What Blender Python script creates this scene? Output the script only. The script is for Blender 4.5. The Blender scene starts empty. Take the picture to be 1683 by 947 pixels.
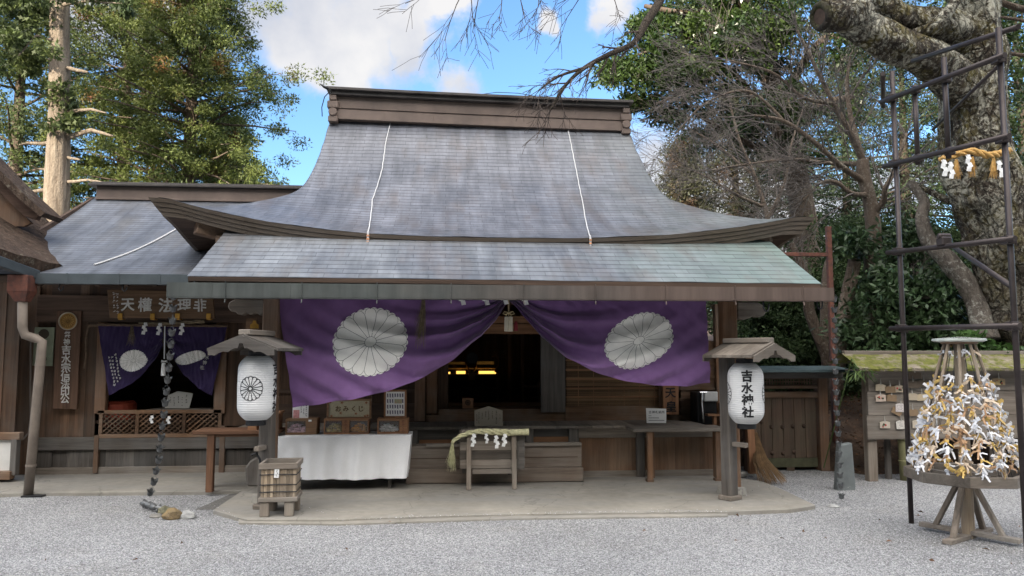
import bpy, bmesh, math, random
import numpy as np
from mathutils import Vector, Matrix, noise

random.seed(7)
PI = math.pi
rad = math.radians
SC = bpy.context.scene
COL = SC.collection

# ------------------------------------------------------------------ camera model (building axes: x along the facade, y into depth)
EYE, FOC, IW, IH = 1.65, 1260.0, 1683.0, 947.0
YAW, PITCH = rad(5.0), math.atan((580 - 473.5) / 1260.0)
FW = Vector((math.sin(YAW) * math.cos(PITCH), math.cos(YAW) * math.cos(PITCH), math.sin(PITCH)))
RT = Vector((math.cos(YAW), -math.sin(YAW), 0))
UP = RT.cross(FW)
EYEP = Vector((0, 0, EYE))


def ray(px, py):
    return FW + RT * ((px - 841.5) / FOC) + UP * ((473.5 - py) / FOC)


def at(px, py, Y):
    r = ray(px, py)
    return EYEP + r * (Y / r.y)


def gr(px, py, z=0.0):
    r = ray(px, py)
    return EYEP + r * ((z - EYE) / r.z)


def atd(px, py, d):
    return EYEP + ray(px, py) * d


# ------------------------------------------------------------------ object helpers
ORG = {}


def tag(o, label=None, cat=None, group=None, kind=None):
    if label: o['label'] = label
    if cat: o['category'] = cat
    if group: o['group'] = group
    if kind: o['kind'] = kind
    return o


def thing(name, loc, label, cat, group=None, rz=0.0):
    o = bpy.data.objects.new(name, None)
    o.empty_display_size = 0.1
    COL.objects.link(o)
    o.location = loc
    o.rotation_euler = (0, 0, rz)
    ORG[o.name] = Vector(loc)
    return tag(o, label, cat, group)


class MB:
    def __init__(s):
        s.v, s.f, s.uv, s.mi = [], [], {}, None

    def add(s, vs, fs):
        n = len(s.v)
        s.v.extend([tuple(p) for p in vs])
        s.f.extend([tuple(i + n for i in f) for f in fs])
        return n

    def box(s, a, b, M=None):
        x0, y0, z0 = a; x1, y1, z1 = b
        if x1 < x0: x0, x1 = x1, x0
        if y1 < y0: y0, y1 = y1, y0
        if z1 < z0: z0, z1 = z1, z0
        vs = [(x0, y0, z0), (x1, y0, z0), (x1, y1, z0), (x0, y1, z0), (x0, y0, z1), (x1, y0, z1), (x1, y1, z1), (x0, y1, z1)]
        if M is not None: vs = [M @ Vector(p) for p in vs]
        s.add(vs, [(0, 3, 2, 1), (4, 5, 6, 7), (0, 1, 5, 4), (1, 2, 6, 5), (2, 3, 7, 6), (3, 0, 4, 7)])
        return s

    def pbox(s, x0, y0, x1, y1, Y, dep=0.05):
        """box whose front face fills the pixel rectangle at plane y = Y"""
        xm, ym = (x0 + x1) / 2, (y0 + y1) / 2
        s.box((at(x0, ym, Y).x, Y, at(xm, y1, Y).z), (at(x1, ym, Y).x, Y + dep, at(xm, y0, Y).z))
        return s

    def beam(s, p, q, w, h, up=(0, 0, 1)):
        """rectangular bar from p to q, w across, h along up"""
        p, q = Vector(p), Vector(q)
        d = (q - p).normalized()
        u = Vector(up)
        if abs(d.dot(u)) > 0.98: u = Vector((0, 1, 0))
        r = d.cross(u).normalized(); u = r.cross(d)
        vs = []
        for c in (p, q):
            for a, b in ((-1, -1), (1, -1), (1, 1), (-1, 1)):
                vs.append(c + r * (a * w / 2) + u * (b * h / 2))
        s.add(vs, [(3, 2, 1, 0), (4, 5, 6, 7), (0, 1, 5, 4), (1, 2, 6, 5), (2, 3, 7, 6), (3, 0, 4, 7)])
        return s

    def tube(s, pts, rr, n=8, cap=True):
        pts = [Vector(p) for p in pts]
        if not hasattr(rr, '__len__'): rr = [rr] * len(pts)
        vs = []; prev = None
        for i, p in enumerate(pts):
            d = (pts[min(i + 1, len(pts) - 1)] - pts[max(i - 1, 0)])
            if d.length < 1e-9: d = Vector((0, 0, 1))
            d.normalize()
            if prev is None:
                a = Vector((0, 0, 1)) if abs(d.z) < 0.9 else Vector((1, 0, 0))
                r = d.cross(a).normalized()
            else:
                r = (prev - d * prev.dot(d))
                r = r.normalized() if r.length > 1e-6 else d.orthogonal().normalized()
            prev = r
            b = d.cross(r)
            for k in range(n):
                t = 2 * PI * k / n
                vs.append(p + (r * math.cos(t) + b * math.sin(t)) * rr[i])
        fs = []
        for i in range(len(pts) - 1):
            for k in range(n):
                k2 = (k + 1) % n
                fs.append((i * n + k, i * n + k2, (i + 1) * n + k2, (i + 1) * n + k))
        if cap:
            fs.append(tuple(range(n - 1, -1, -1)))
            fs.append(tuple(range((len(pts) - 1) * n, len(pts) * n)))
        s.add(vs, fs)
        return s

    def lathe(s, prof, c, n=24, M=None):
        """prof: (r, z) list, around vertical axis at c"""
        vs = []
        for r, z in prof:
            for k in range(n):
                t = 2 * PI * k / n
                vs.append(Vector((c[0] + r * math.cos(t), c[1] + r * math.sin(t), c[2] + z)))
        if M is not None: vs = [M @ p for p in vs]
        fs = []
        for i in range(len(prof) - 1):
            for k in range(n):
                k2 = (k + 1) % n
                fs.append((i * n + k, i * n + k2, (i + 1) * n + k2, (i + 1) * n + k))
        fs.append(tuple(range(n - 1, -1, -1)))
        fs.append(tuple(range((len(prof) - 1) * n, len(prof) * n)))
        s.add(vs, fs)
        return s

    def prism(s, poly, fn0, fn1):
        """polygon (a,b) list; fn0/fn1 map (a,b) to the front / back points"""
        n = len(poly)
        vs = [fn0(a, b) for a, b in poly] + [fn1(a, b) for a, b in poly]
        fs = [tuple(range(n)), tuple(range(2 * n - 1, n - 1, -1))]
        for i in range(n):
            j = (i + 1) % n
            fs.append((i, i + n, j + n, j))
        s.add(vs, fs)
        return s

    def slab(s, poly, Y, dep):
        """polygon in (x, z) standing at y=Y, dep thick"""
        return s.prism(poly, lambda a, b: (a, Y, b), lambda a, b: (a, Y + dep, b))

    def pslab(s, pix, Y, dep):
        return s.slab([(at(a, b, Y).x, at(a, b, Y).z) for a, b in pix], Y, dep)

    def grid(s, nu, nv, fn, uvfn=None):
        n0 = len(s.v)
        for i in range(nu + 1):
            for j in range(nv + 1):
                s.v.append(tuple(fn(i / nu, j / nv)))
                if uvfn: s.uv[len(s.v) - 1] = uvfn(i / nu, j / nv)
        for i in range(nu):
            for j in range(nv):
                a = n0 + i * (nv + 1) + j
                s.f.append((a, a + nv + 1, a + nv + 2, a + 1))
        return s

    def build(s, name, mat, parent=None, smooth=False, bevel=0.0, origin=None, weld=False, auto=None):
        me = bpy.data.meshes.new(name)
        if parent is not None:
            org = ORG[parent.name]
        elif origin is not None:
            org = Vector(origin)
        else:
            A = np.array(s.v)
            lo, hi = A.min(0), A.max(0)
            org = Vector(((lo[0] + hi[0]) / 2, (lo[1] + hi[1]) / 2, lo[2]))
        V = np.array(s.v, dtype=np.float64) - np.array(org)[None, :]
        me.from_pydata(V.tolist(), [], s.f)
        if s.uv:
            ul = me.uv_layers.new(name='UVMap')
            for lp in me.loops:
                ul.data[lp.index].uv = s.uv.get(lp.vertex_index, (0, 0))
        me.update()
        o = bpy.data.objects.new(name, me)
        COL.objects.link(o)
        ms = mat if isinstance(mat, (list, tuple)) else [mat]
        for m in ms: me.materials.append(m)
        if s.mi: me.polygons.foreach_set('material_index', s.mi)
        if smooth: me.polygons.foreach_set('use_smooth', [True] * len(me.polygons))
        if parent is not None:
            o.parent = parent
        else:
            o.location = org
        ORG[o.name] = org
        if bevel:
            b = o.modifiers.new('bevel', 'BEVEL')
            b.width = bevel; b.segments = 1; b.limit_method = 'ANGLE'; b.angle_limit = rad(40)
        return o


def np_mesh(name, V, F, mat, parent=None, origin=None, smooth=False):
    """V (n,3) float array, F (m,k) int array"""
    me = bpy.data.meshes.new(name)
    org = ORG[parent.name] if parent is not None else Vector(origin)
    V = V - np.array(org)[None, :]
    me.vertices.add(len(V)); me.vertices.foreach_set('co', V.astype(np.float32).ravel())
    m, k = F.shape
    me.loops.add(m * k); me.loops.foreach_set('vertex_index', F.astype(np.int32).ravel())
    me.polygons.add(m)
    me.polygons.foreach_set('loop_start', np.arange(0, m * k, k, dtype=np.int32))
    me.polygons.foreach_set('loop_total', np.full(m, k, dtype=np.int32))
    if smooth: me.polygons.foreach_set('use_smooth', np.ones(m, dtype=bool))
    me.update(); me.validate()
    me.materials.append(mat)
    o = bpy.data.objects.new(name, me); COL.objects.link(o)
    if parent is not None: o.parent = parent
    else: o.location = org
    ORG[o.name] = org
    return o


def copy_tree(o, parent=None):
    c = o.copy(); COL.objects.link(c)
    if parent is not None: c.parent = parent
    ORG[c.name] = ORG[o.name]
    for ch in list(o.children): copy_tree(ch, c)
    return c


# ------------------------------------------------------------------ lettering: font outlines turned into mesh data
def text_geo(txt, bold=0.0):
    cu = bpy.data.curves.new('letters', 'FONT')
    cu.body = txt; cu.size = 1.0; cu.offset = bold; cu.align_x = 'CENTER'; cu.resolution_u = 3
    ob = bpy.data.objects.new('letters', cu); COL.objects.link(ob)
    dg = bpy.context.evaluated_depsgraph_get()
    me = bpy.data.meshes.new_from_object(ob.evaluated_get(dg))
    vs = [(v.co.x, v.co.y) for v in me.vertices]; fs = [tuple(p.vertices) for p in me.polygons]
    bpy.data.objects.remove(ob); bpy.data.curves.remove(cu); bpy.data.meshes.remove(me)
    return vs, fs


_glyph = {}


def glyph(ch, bold=0.012):
    """one character centred on (0,0), about 1 unit square"""
    k = (ch, bold)
    if k not in _glyph:
        vs, fs = text_geo(ch, bold)
        if vs:
            xs = [a for a, b in vs]; ys = [b for a, b in vs]
            cx, cy = (min(xs) + max(xs)) / 2, (min(ys) + max(ys)) / 2
            m = max(max(xs) - min(xs), max(ys) - min(ys), 0.35)
            vs = [((a - cx) / m, (b - cy) / m) for a, b in vs]
            bm = bmesh.new()      # slice into narrow strips so that the strokes can follow a round surface
            bv = [bm.verts.new((a, b, 0)) for a, b in vs]
            for f in fs:
                try: bm.faces.new([bv[i] for i in f])
                except ValueError: pass
            bmesh.ops.triangulate(bm, faces=bm.faces[:])
            for q in range(-6, 7):
                bmesh.ops.bisect_plane(bm, geom=bm.verts[:] + bm.edges[:] + bm.faces[:], plane_co=(q * 0.08, 0, 0), plane_no=(1, 0, 0))
            for q in range(-3, 4):
                bmesh.ops.bisect_plane(bm, geom=bm.verts[:] + bm.edges[:] + bm.faces[:], plane_co=(0, q * 0.15, 0), plane_no=(0, 1, 0))
            bm.verts.index_update(); vs = [(v.co.x, v.co.y) for v in bm.verts]; fs = [tuple(v.index for v in f.verts) for f in bm.faces]; bm.free()
        _glyph[k] = (vs, fs)
    return _glyph[k]


def write(mb, chars, place, bold=0.012, brush=0.0, seed=0):
    """chars: [(ch, a, b, size[, width factor])] in sheet coordinates; place(a, b) -> 3D point"""
    for i, it in enumerate(chars):
        ch, a, b, sz = it[:4]
        wf = it[4] if len(it) > 4 else 1.0
        vs, fs = glyph(ch, bold)
        out = []
        for (x, y) in vs:
            if brush:
                x += brush * noise.noise((x * 2.3 + i * 3.1, y * 2.3, seed)) + 0.10 * brush * y
                y += brush * noise.noise((x * 2.1 + 9, y * 2.1 + i * 2.7, seed)) + 0.35 * brush * x
            out.append(place(a + x * sz * wf, b + y * sz))
        mb.add(out, fs)
    return mb


# ------------------------------------------------------------------ materials
def new_mat(name):
    m = bpy.data.materials.new(name); m.use_nodes = True
    nt = m.node_tree
    return m, nt, nt.nodes['Principled BSDF']


class NT:
    """small node-tree builder"""
    def __init__(s, nt): s.nt = nt; s.N = nt.nodes; s.L = nt.links

    def n(s, typ, **kw):
        nd = s.N.new(typ)
        for k, v in kw.items():
            if k in nd.inputs: nd.inputs[k].default_value = v
            else: setattr(nd, k, v)
        return nd

    def l(s, a, b): s.L.new(a, b)

    def coord(s, kind='Object', scale=(1, 1, 1), loc=(0, 0, 0), rot=(0, 0, 0)):
        tc = s.n('ShaderNodeTexCoord'); mp = s.n('ShaderNodeMapping')
        mp.inputs['Scale'].default_value = scale; mp.inputs['Location'].default_value = loc; mp.inputs['Rotation'].default_value = rot
        s.l(tc.outputs[kind], mp.inputs['Vector'])
        return mp.outputs['Vector']

    def noise(s, vec, scale=5.0, detail=4.0, rough=0.55, dist=0.0):
        nd = s.n('ShaderNodeTexNoise')
        nd.inputs['Scale'].default_value = scale; nd.inputs['Detail'].default_value = detail
        nd.inputs['Roughness'].default_value = rough; nd.inputs['Distortion'].default_value = dist
        if vec is not None: s.l(vec, nd.inputs['Vector'])
        return nd.outputs['Fac']

    def ramp(s, fac, stops):
        r = s.n('ShaderNodeValToRGB'); e = r.color_ramp.elements
        while len(e) < len(stops): e.new(0.5)
        for i, (p, c) in enumerate(stops):
            e[i].position = p
            e[i].color = (c, c, c, 1) if not hasattr(c, '__len__') else (c[0], c[1], c[2], 1)
        s.l(fac, r.inputs['Fac'])
        return r.outputs['Color']

    def mix(s, fac, a, b, mode='MIX'):
        m = s.n('ShaderNodeMix', data_type='RGBA', blend_type=mode)
        for sock, v in ((m.inputs[0], fac), (m.inputs[6], a), (m.inputs[7], b)):
            if hasattr(v, 'links') or hasattr(v, 'is_linked'): s.l(v, sock)
            elif hasattr(v, '__len__'): sock.default_value = (v[0], v[1], v[2], 1)
            else: sock.default_value = v
        return m.outputs[2]

    def math(s, op, a, b=0.0):
        m = s.n('ShaderNodeMath', operation=op)
        for sock, v in ((m.inputs[0], a), (m.inputs[1], b)):
            if hasattr(v, 'is_linked'): s.l(v, sock)
            else: sock.default_value = v
        return m.outputs[0]

    def bump(s, h, strength=0.3, dist=0.01, bsdf=None):
        b = s.n('ShaderNodeBump'); b.inputs['Strength'].default_value = strength; b.inputs['Distance'].default_value = dist
        s.l(h, b.inputs['Height'])
        if bsdf: s.l(b.outputs['Normal'], bsdf.inputs['Normal'])
        return b.outputs['Normal']

    def island(s):
        return s.n('ShaderNodeNewGeometry').outputs['Random Per Island']


def wood(name, c1, c2, axis='x', sc=1.0, rough=0.75, grey=None, grain=0.5, isl=0.45):
    m, nt, P = new_mat(name); T = NT(nt)
    st = {'x': (0.7, 14, 14), 'y': (14, 0.7, 14), 'z': (14, 14, 0.7)}[axis]
    isd = T.island()
    vec = T.coord('Object', tuple(k * sc for k in st))
    off = T.n('ShaderNodeVectorMath', operation='ADD'); T.l(vec, off.inputs[0])
    cmb = T.n('ShaderNodeCombineXYZ')
    ofm = T.math('MULTIPLY', isd, 37.0)
    T.l(ofm, cmb.inputs[0]); T.l(ofm, cmb.inputs[1]); T.l(ofm, cmb.inputs[2])
    T.l(cmb.outputs[0], off.inputs[1])
    v = off.outputs[0]
    g = T.noise(v, 1.0, 6, 0.62, 0.6)
    g2 = T.noise(v, 4.5, 3, 0.7, 0.2)
    col = T.ramp(g, [(0.28, c1), (0.72, c2)])
    if grey is not None:
        w = T.noise(T.coord('Object'), 1.7, 3, 0.6)
        col = T.mix(T.ramp(w, [(0.4, 0.0), (0.68, 0.75)]), col, grey)
    streak = T.ramp(g2, [(0.3, 0.55), (0.6, 1.0)])
    col = T.mix(grain, col, streak, 'MULTIPLY')
    iv = T.ramp(isd, [(0.0, 1.0 - isl), (1.0, 1.0 + isl * 0.6)])
    col = T.mix(1.0, col, iv, 'MULTIPLY')
    blot = T.ramp(T.noise(T.coord('Object'), 0.9, 4, 0.6), [(0.3, 0.7), (0.7, 1.1)])
    col = T.mix(0.8, col, blot, 'MULTIPLY')
    T.l(col, P.inputs['Base Color'])
    P.inputs['Roughness'].default_value = rough
    P.inputs['Specular IOR Level'].default_value = 0.3
    T.bump(T.math('ADD', g, T.math('MULTIPLY', g2, 0.6)), 0.45, 0.006, P)
    return m


def plain(name, c, rough=0.7, metal=0.0, var=0.25, sc=6.0, bump=0.15, bd=0.004, c2=None, isl=0.0, spec=0.35, trans=0.0):
    m, nt, P = new_mat(name); T = NT(nt)
    v = T.coord('Object')
    n1 = T.noise(v, sc, 5, 0.6)
    if c2 is None: c2 = tuple(k * (1 - var) for k in c); hi = tuple(k * (1 + var * 0.5) for k in c)
    else: hi = c
    col = T.ramp(n1, [(0.3, c2), (0.7, hi)])
    if isl:
        col = T.mix(1.0, col, T.ramp(T.island(), [(0, 1 - isl), (1, 1 + isl * 0.5)]), 'MULTIPLY')
    T.l(col, P.inputs['Base Color'])
    P.inputs['Roughness'].default_value = rough; P.inputs['Metallic'].default_value = metal
    P.inputs['Specular IOR Level'].default_value = spec
    if bump: T.bump(T.noise(v, sc * 5, 4, 0.6), bump, bd, P)
    return m


def leafmat(name, dark, light, tint=None, tw=0.0, sc=0.8, trans=0.25, rough=0.5, spec=0.4):
    m, nt, P = new_mat(name); T = NT(nt)
    v = T.coord('Object')
    n1 = T.noise(v, sc, 3, 0.6)
    col = T.ramp(n1, [(0.34, dark), (0.66, light)])
    isd = T.island()
    col = T.mix(1.0, col, T.ramp(isd, [(0, 0.55), (1, 1.35)]), 'MULTIPLY')
    if tint is not None:
        n2 = T.noise(T.coord('Object', loc=(11, 5, 3)), sc * 0.9, 2, 0.5)
        col = T.mix(T.ramp(n2, [(0.60 - tw, 0.0), (0.72 - tw, 0.9)]), col, tint)
    T.l(col, P.inputs['Base Color'])
    P.inputs['Roughness'].default_value = rough
    P.inputs['Specular IOR Level'].default_value = spec
    out = nt.nodes['Material Output']
    tr = T.n('ShaderNodeBsdfTranslucent'); T.l(col, tr.inputs['Color'])
    mx = T.n('ShaderNodeMixShader'); mx.inputs[0].default_value = trans
    T.l(P.outputs[0], mx.inputs[1]); T.l(tr.outputs[0], mx.inputs[2]); T.l(mx.outputs[0], out.inputs['Surface'])
    return m


def bark(name, c1, c2, lichen=None, la=0.5, moss=None, sc=1.0, vert=True, hi=None):
    m, nt, P = new_mat(name); T = NT(nt)
    v = T.coord('Object', (9 * sc, 9 * sc, (1.3 if vert else 6) * sc))
    g = T.noise(v, 1.0, 6, 0.65, 0.5)
    col = T.ramp(g, [(0.3, c1), (0.7, c2)])
    w = T.coord('Object')
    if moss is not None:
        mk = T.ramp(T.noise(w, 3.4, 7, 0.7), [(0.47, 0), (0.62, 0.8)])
        if hi is not None:  # moss masked low down too, painting in the trunk's shade
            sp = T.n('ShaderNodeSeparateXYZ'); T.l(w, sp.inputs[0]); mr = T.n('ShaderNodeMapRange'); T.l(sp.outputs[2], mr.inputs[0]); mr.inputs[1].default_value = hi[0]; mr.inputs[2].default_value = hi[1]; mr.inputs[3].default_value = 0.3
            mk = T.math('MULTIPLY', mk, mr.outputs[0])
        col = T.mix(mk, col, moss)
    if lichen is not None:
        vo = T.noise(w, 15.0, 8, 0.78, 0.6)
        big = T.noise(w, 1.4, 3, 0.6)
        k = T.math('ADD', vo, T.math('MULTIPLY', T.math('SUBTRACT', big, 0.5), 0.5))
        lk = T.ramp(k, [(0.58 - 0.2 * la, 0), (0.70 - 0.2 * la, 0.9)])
        if hi is not None:      # lichen, densest up high; the mask also paints the lower trunk's shade
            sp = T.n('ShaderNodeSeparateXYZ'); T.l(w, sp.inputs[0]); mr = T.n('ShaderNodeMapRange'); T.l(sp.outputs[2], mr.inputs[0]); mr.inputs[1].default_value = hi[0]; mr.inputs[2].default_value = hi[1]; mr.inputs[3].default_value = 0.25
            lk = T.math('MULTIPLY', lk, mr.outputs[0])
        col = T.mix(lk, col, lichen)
    fis = None
    if hi is not None:          # deep fissures between bark plates
        wv = T.n('ShaderNodeTexNoise'); wv.inputs['Scale'].default_value = 3.0; wv.inputs['Detail'].default_value = 5; T.l(w, wv.inputs['Vector'])
        wa = T.n('ShaderNodeVectorMath', operation='MULTIPLY_ADD'); T.l(wv.outputs['Color'], wa.inputs[0]); wa.inputs[1].default_value = (0.25, 0.25, 0.25); T.l(w, wa.inputs[2])
        ms = T.n('ShaderNodeMapping'); ms.inputs['Scale'].default_value = (9, 9, 3.2); T.l(wa.outputs[0], ms.inputs['Vector'])
        vf = T.n('ShaderNodeTexVoronoi', feature='DISTANCE_TO_EDGE'); vf.inputs['Scale'].default_value = 1.0; T.l(ms.outputs[0], vf.inputs['Vector'])
        fis = T.ramp(vf.outputs['Distance'], [(0.0, 0.0), (0.14, 1.0)])
        col = T.mix(T.ramp(T.noise(w, 2.0, 4, 0.6), [(0.35, 0.1), (0.65, 0.75)]), col, T.ramp(vf.outputs['Distance'], [(0.0, 0.3), (0.14, 1.0)]), 'MULTIPLY')
    T.l(col, P.inputs['Base Color'])
    P.inputs['Roughness'].default_value = 0.85; P.inputs['Specular IOR Level'].default_value = 0.2
    if fis is not None: g = T.math('ADD', g, T.math('MULTIPLY', fis, 0.6))
    T.bump(T.math('ADD', T.math('MULTIPLY', g, 1.6), T.math('MULTIPLY', T.noise(w, 22, 5, 0.65), 0.7)), 1.0, 0.045, P)
    return m


def shingle(name, c1, c2, green=None, gx=(0, 1), row=0.11, wid=0.32, rough=0.42, brown=None, spec=0.6):
    """copper shingle courses, laid by the UV map (u along the eave in metres, v down the slope in metres)"""
    m, nt, P = new_mat(name); T = NT(nt)
    uv = T.coord('UV')
    br = T.n('ShaderNodeTexBrick'); T.l(uv, br.inputs['Vector'])
    br.inputs['Scale'].default_value = 1.0
    br.inputs['Brick Width'].default_value = wid; br.inputs['Row Height'].default_value = row
    br.inputs['Mortar Size'].default_value = 0.0045; br.inputs['Mortar Smooth'].default_value = 0.3
    br.inputs['Bias'].default_value = 0.0
    br.inputs['Color1'].default_value = (0.0, 0.0, 0.0, 1); br.inputs['Color2'].default_value = (1, 1, 1, 1)
    br.inputs['Mortar'].default_value = (0.5, 0.5, 0.5, 1)
    br.offset = 0.5
    sep = T.n('ShaderNodeSeparateXYZ'); T.l(uv, sep.inputs[0])
    obj = T.coord('Object')
    n1 = T.noise(obj, 1.1, 5, 0.65)
    n2 = T.noise(T.coord('Object', (7, 0.9, 0.9)), 1.0, 4, 0.6)
    col = T.ramp(n1, [(0.3, c1), (0.7, c2)])
    col = T.mix(1.0, col, T.ramp(n2, [(0.3, 0.68), (0.7, 1.28)]), 'MULTIPLY')
    so = T.n('ShaderNodeSeparateXYZ'); T.l(obj, so.inputs[0])
    if green is not None:
        gsum = T.math('ADD', so.outputs[0], T.math('MULTIPLY', T.math('SUBTRACT', T.noise(T.coord('Object', (1.2, 1.2, 1.2)), 1.5, 5, 0.7), 0.5), 3.0))
        mr = T.n('ShaderNodeMapRange'); T.l(gsum, mr.inputs[0])
        mr.inputs[1].default_value = gx[0]; mr.inputs[2].default_value = gx[1]
        col = T.mix(mr.outputs[0], col, green)
    if brown is not None:
        bb = T.ramp(T.noise(T.coord('Object', (3, 1, 1), loc=(4, 4, 4)), 0.9, 4, 0.6), [(0.5, 0), (0.72, 0.65)])
        col = T.mix(bb, col, brown)
    vary = T.ramp(br.outputs['Color'], [(0, 0.88), (1, 1.10)])
    col = T.mix(1.0, col, vary, 'MULTIPLY')
    # each course laps over the one below: a real step in the bump, a dark joint at the lap
    fr = T.math('FRACT', T.math('DIVIDE', sep.outputs[1], row))
    lap = T.ramp(fr, [(0.0, 0.18), (0.13, 0.55), (0.24, 1.0), (1.0, 1.0)])
    lapk = T.ramp(T.noise(T.coord('Object', (1.2, 3, 3)), 2.0, 4, 0.6), [(0.35, 0.45), (0.62, 1.0)])
    col = T.mix(lapk, col, lap, 'MULTIPLY')
    joint = T.ramp(br.outputs['Fac'], [(0.0, 1.0), (1.0, 0.55)])
    col = T.mix(0.8, col, joint, 'MULTIPLY')
    T.l(col, P.inputs['Base Color'])
    P.inputs['Metallic'].default_value = 0.15
    P.inputs['Specular IOR Level'].default_value = spec
    T.l(T.ramp(n1, [(0.3, rough - 0.06), (0.7, rough + 0.12)]), P.inputs['Roughness'])
    hh = T.math('SUBTRACT', T.math('MULTIPLY', fr, 1.0), T.math('MULTIPLY', br.outputs['Fac'], 0.5))
    T.bump(hh, 0.5, 0.012, P)
    return m


W = {}
W['dark_x'] = wood('dark_wood_x', (0.049, 0.032, 0.023), (0.131, 0.084, 0.060), 'x')
W['dark_z'] = wood('dark_wood_z', (0.052, 0.032, 0.021), (0.149, 0.088, 0.056), 'z')
W['brown_x'] = wood('brown_wood_x', (0.098, 0.054, 0.030), (0.240, 0.138, 0.078), 'x', grey=(0.195, 0.158, 0.128))
W['brown_z'] = wood('brown_wood_z', (0.098, 0.051, 0.027), (0.255, 0.138, 0.075), 'z', grey=(0.195, 0.150, 0.120))
W['wall_z'] = wood('wall_boards_z', (0.068, 0.039, 0.024), (0.210, 0.120, 0.072), 'z', grey=(0.150, 0.123, 0.102))
W['grey_x'] = wood('weathered_wood_x', (0.112, 0.092, 0.074), (0.258, 0.218, 0.179), 'x', grey=(0.224, 0.207, 0.185))
W['grey_y'] = wood('weathered_wood_y', (0.112, 0.092, 0.074), (0.258, 0.218, 0.179), 'y', grey=(0.224, 0.207, 0.185))
W['grey_z'] = wood('weathered_wood_z', (0.112, 0.090, 0.069), (0.269, 0.218, 0.174), 'z', grey=(0.224, 0.202, 0.174))
W['greyd_x'] = wood('dark_weathered_x', (0.056, 0.048, 0.043), (0.157, 0.137, 0.118), 'x', grey=(0.134, 0.129, 0.123))
W['greyd_z'] = wood('dark_weathered_z', (0.056, 0.048, 0.043), (0.157, 0.137, 0.118), 'z', grey=(0.134, 0.129, 0.123))
W['red_x'] = wood('orange_pine_x', (0.195, 0.094, 0.047), (0.403, 0.215, 0.114), 'x', isl=0.2)
W['red_z'] = wood('orange_pine_z', (0.189, 0.088, 0.044), (0.390, 0.202, 0.107), 'z', isl=0.2)
W['panel_z'] = wood('cedar_panel_z', (0.123, 0.062, 0.034), (0.302, 0.174, 0.103), 'z', grey=(0.224, 0.168, 0.123), isl=0.3)
W['pale_z'] = wood('pale_bamboo_z', (0.269, 0.196, 0.129), (0.515, 0.409, 0.291), 'z', grey=(0.302, 0.269, 0.230), isl=0.5)
W['sign_x'] = wood('sign_board_x', (0.10, 0.058, 0.032), (0.24, 0.145, 0.085), 'x', isl=0.1)
W['sign_z'] = wood('sign_board_z', (0.075, 0.042, 0.028), (0.19, 0.11, 0.072), 'z', isl=0.1)
W['step_x'] = wood('step_timber_x', (0.106, 0.078, 0.060), (0.258, 0.202, 0.159), 'x', sc=0.6, grey=(0.224, 0.196, 0.168), isl=0.25)
M = {}
M['black'] = plain('black_metal', (0.018, 0.018, 0.02), 0.5, 0.3)
M['gutter'] = None
M['white'] = plain('white_paper', (0.78, 0.78, 0.77), 0.75, var=0.06, bump=0.05)
M['ink'] = plain('black_ink', (0.012, 0.012, 0.014), 0.6, var=0.1, bump=0)
M['whitepaint'] = plain('white_lettering', (0.62, 0.61, 0.58), 0.7, var=0.25, sc=20, bump=0)
M['gold'] = plain('aged_gold', (0.42, 0.24, 0.07), 0.45, 0.5, var=0.4, sc=15)
M['brass'] = plain('brass_fitting', (0.50, 0.27, 0.06), 0.35, 0.8, var=0.3)
M['straw'] = plain('straw_rope', (0.50, 0.40, 0.22), 0.85, var=0.4, sc=30, bump=0.4)
M['straw_green'] = plain('green_straw_rope', (0.56, 0.54, 0.33), 0.85, var=0.35, sc=30, bump=0.4)
M['straw_old'] = plain('dry_straw', (0.27, 0.215, 0.14), 0.9, var=0.4, sc=20, isl=0.4, bump=0.1)
M['straw_gold'] = plain('golden_straw_rope', (0.60, 0.36, 0.12), 0.85, var=0.4, sc=30, bump=0.4)
M['plaster'] = plain('white_plaster', (0.66, 0.65, 0.62), 0.9, var=0.12)
M['concrete'] = None
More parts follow.
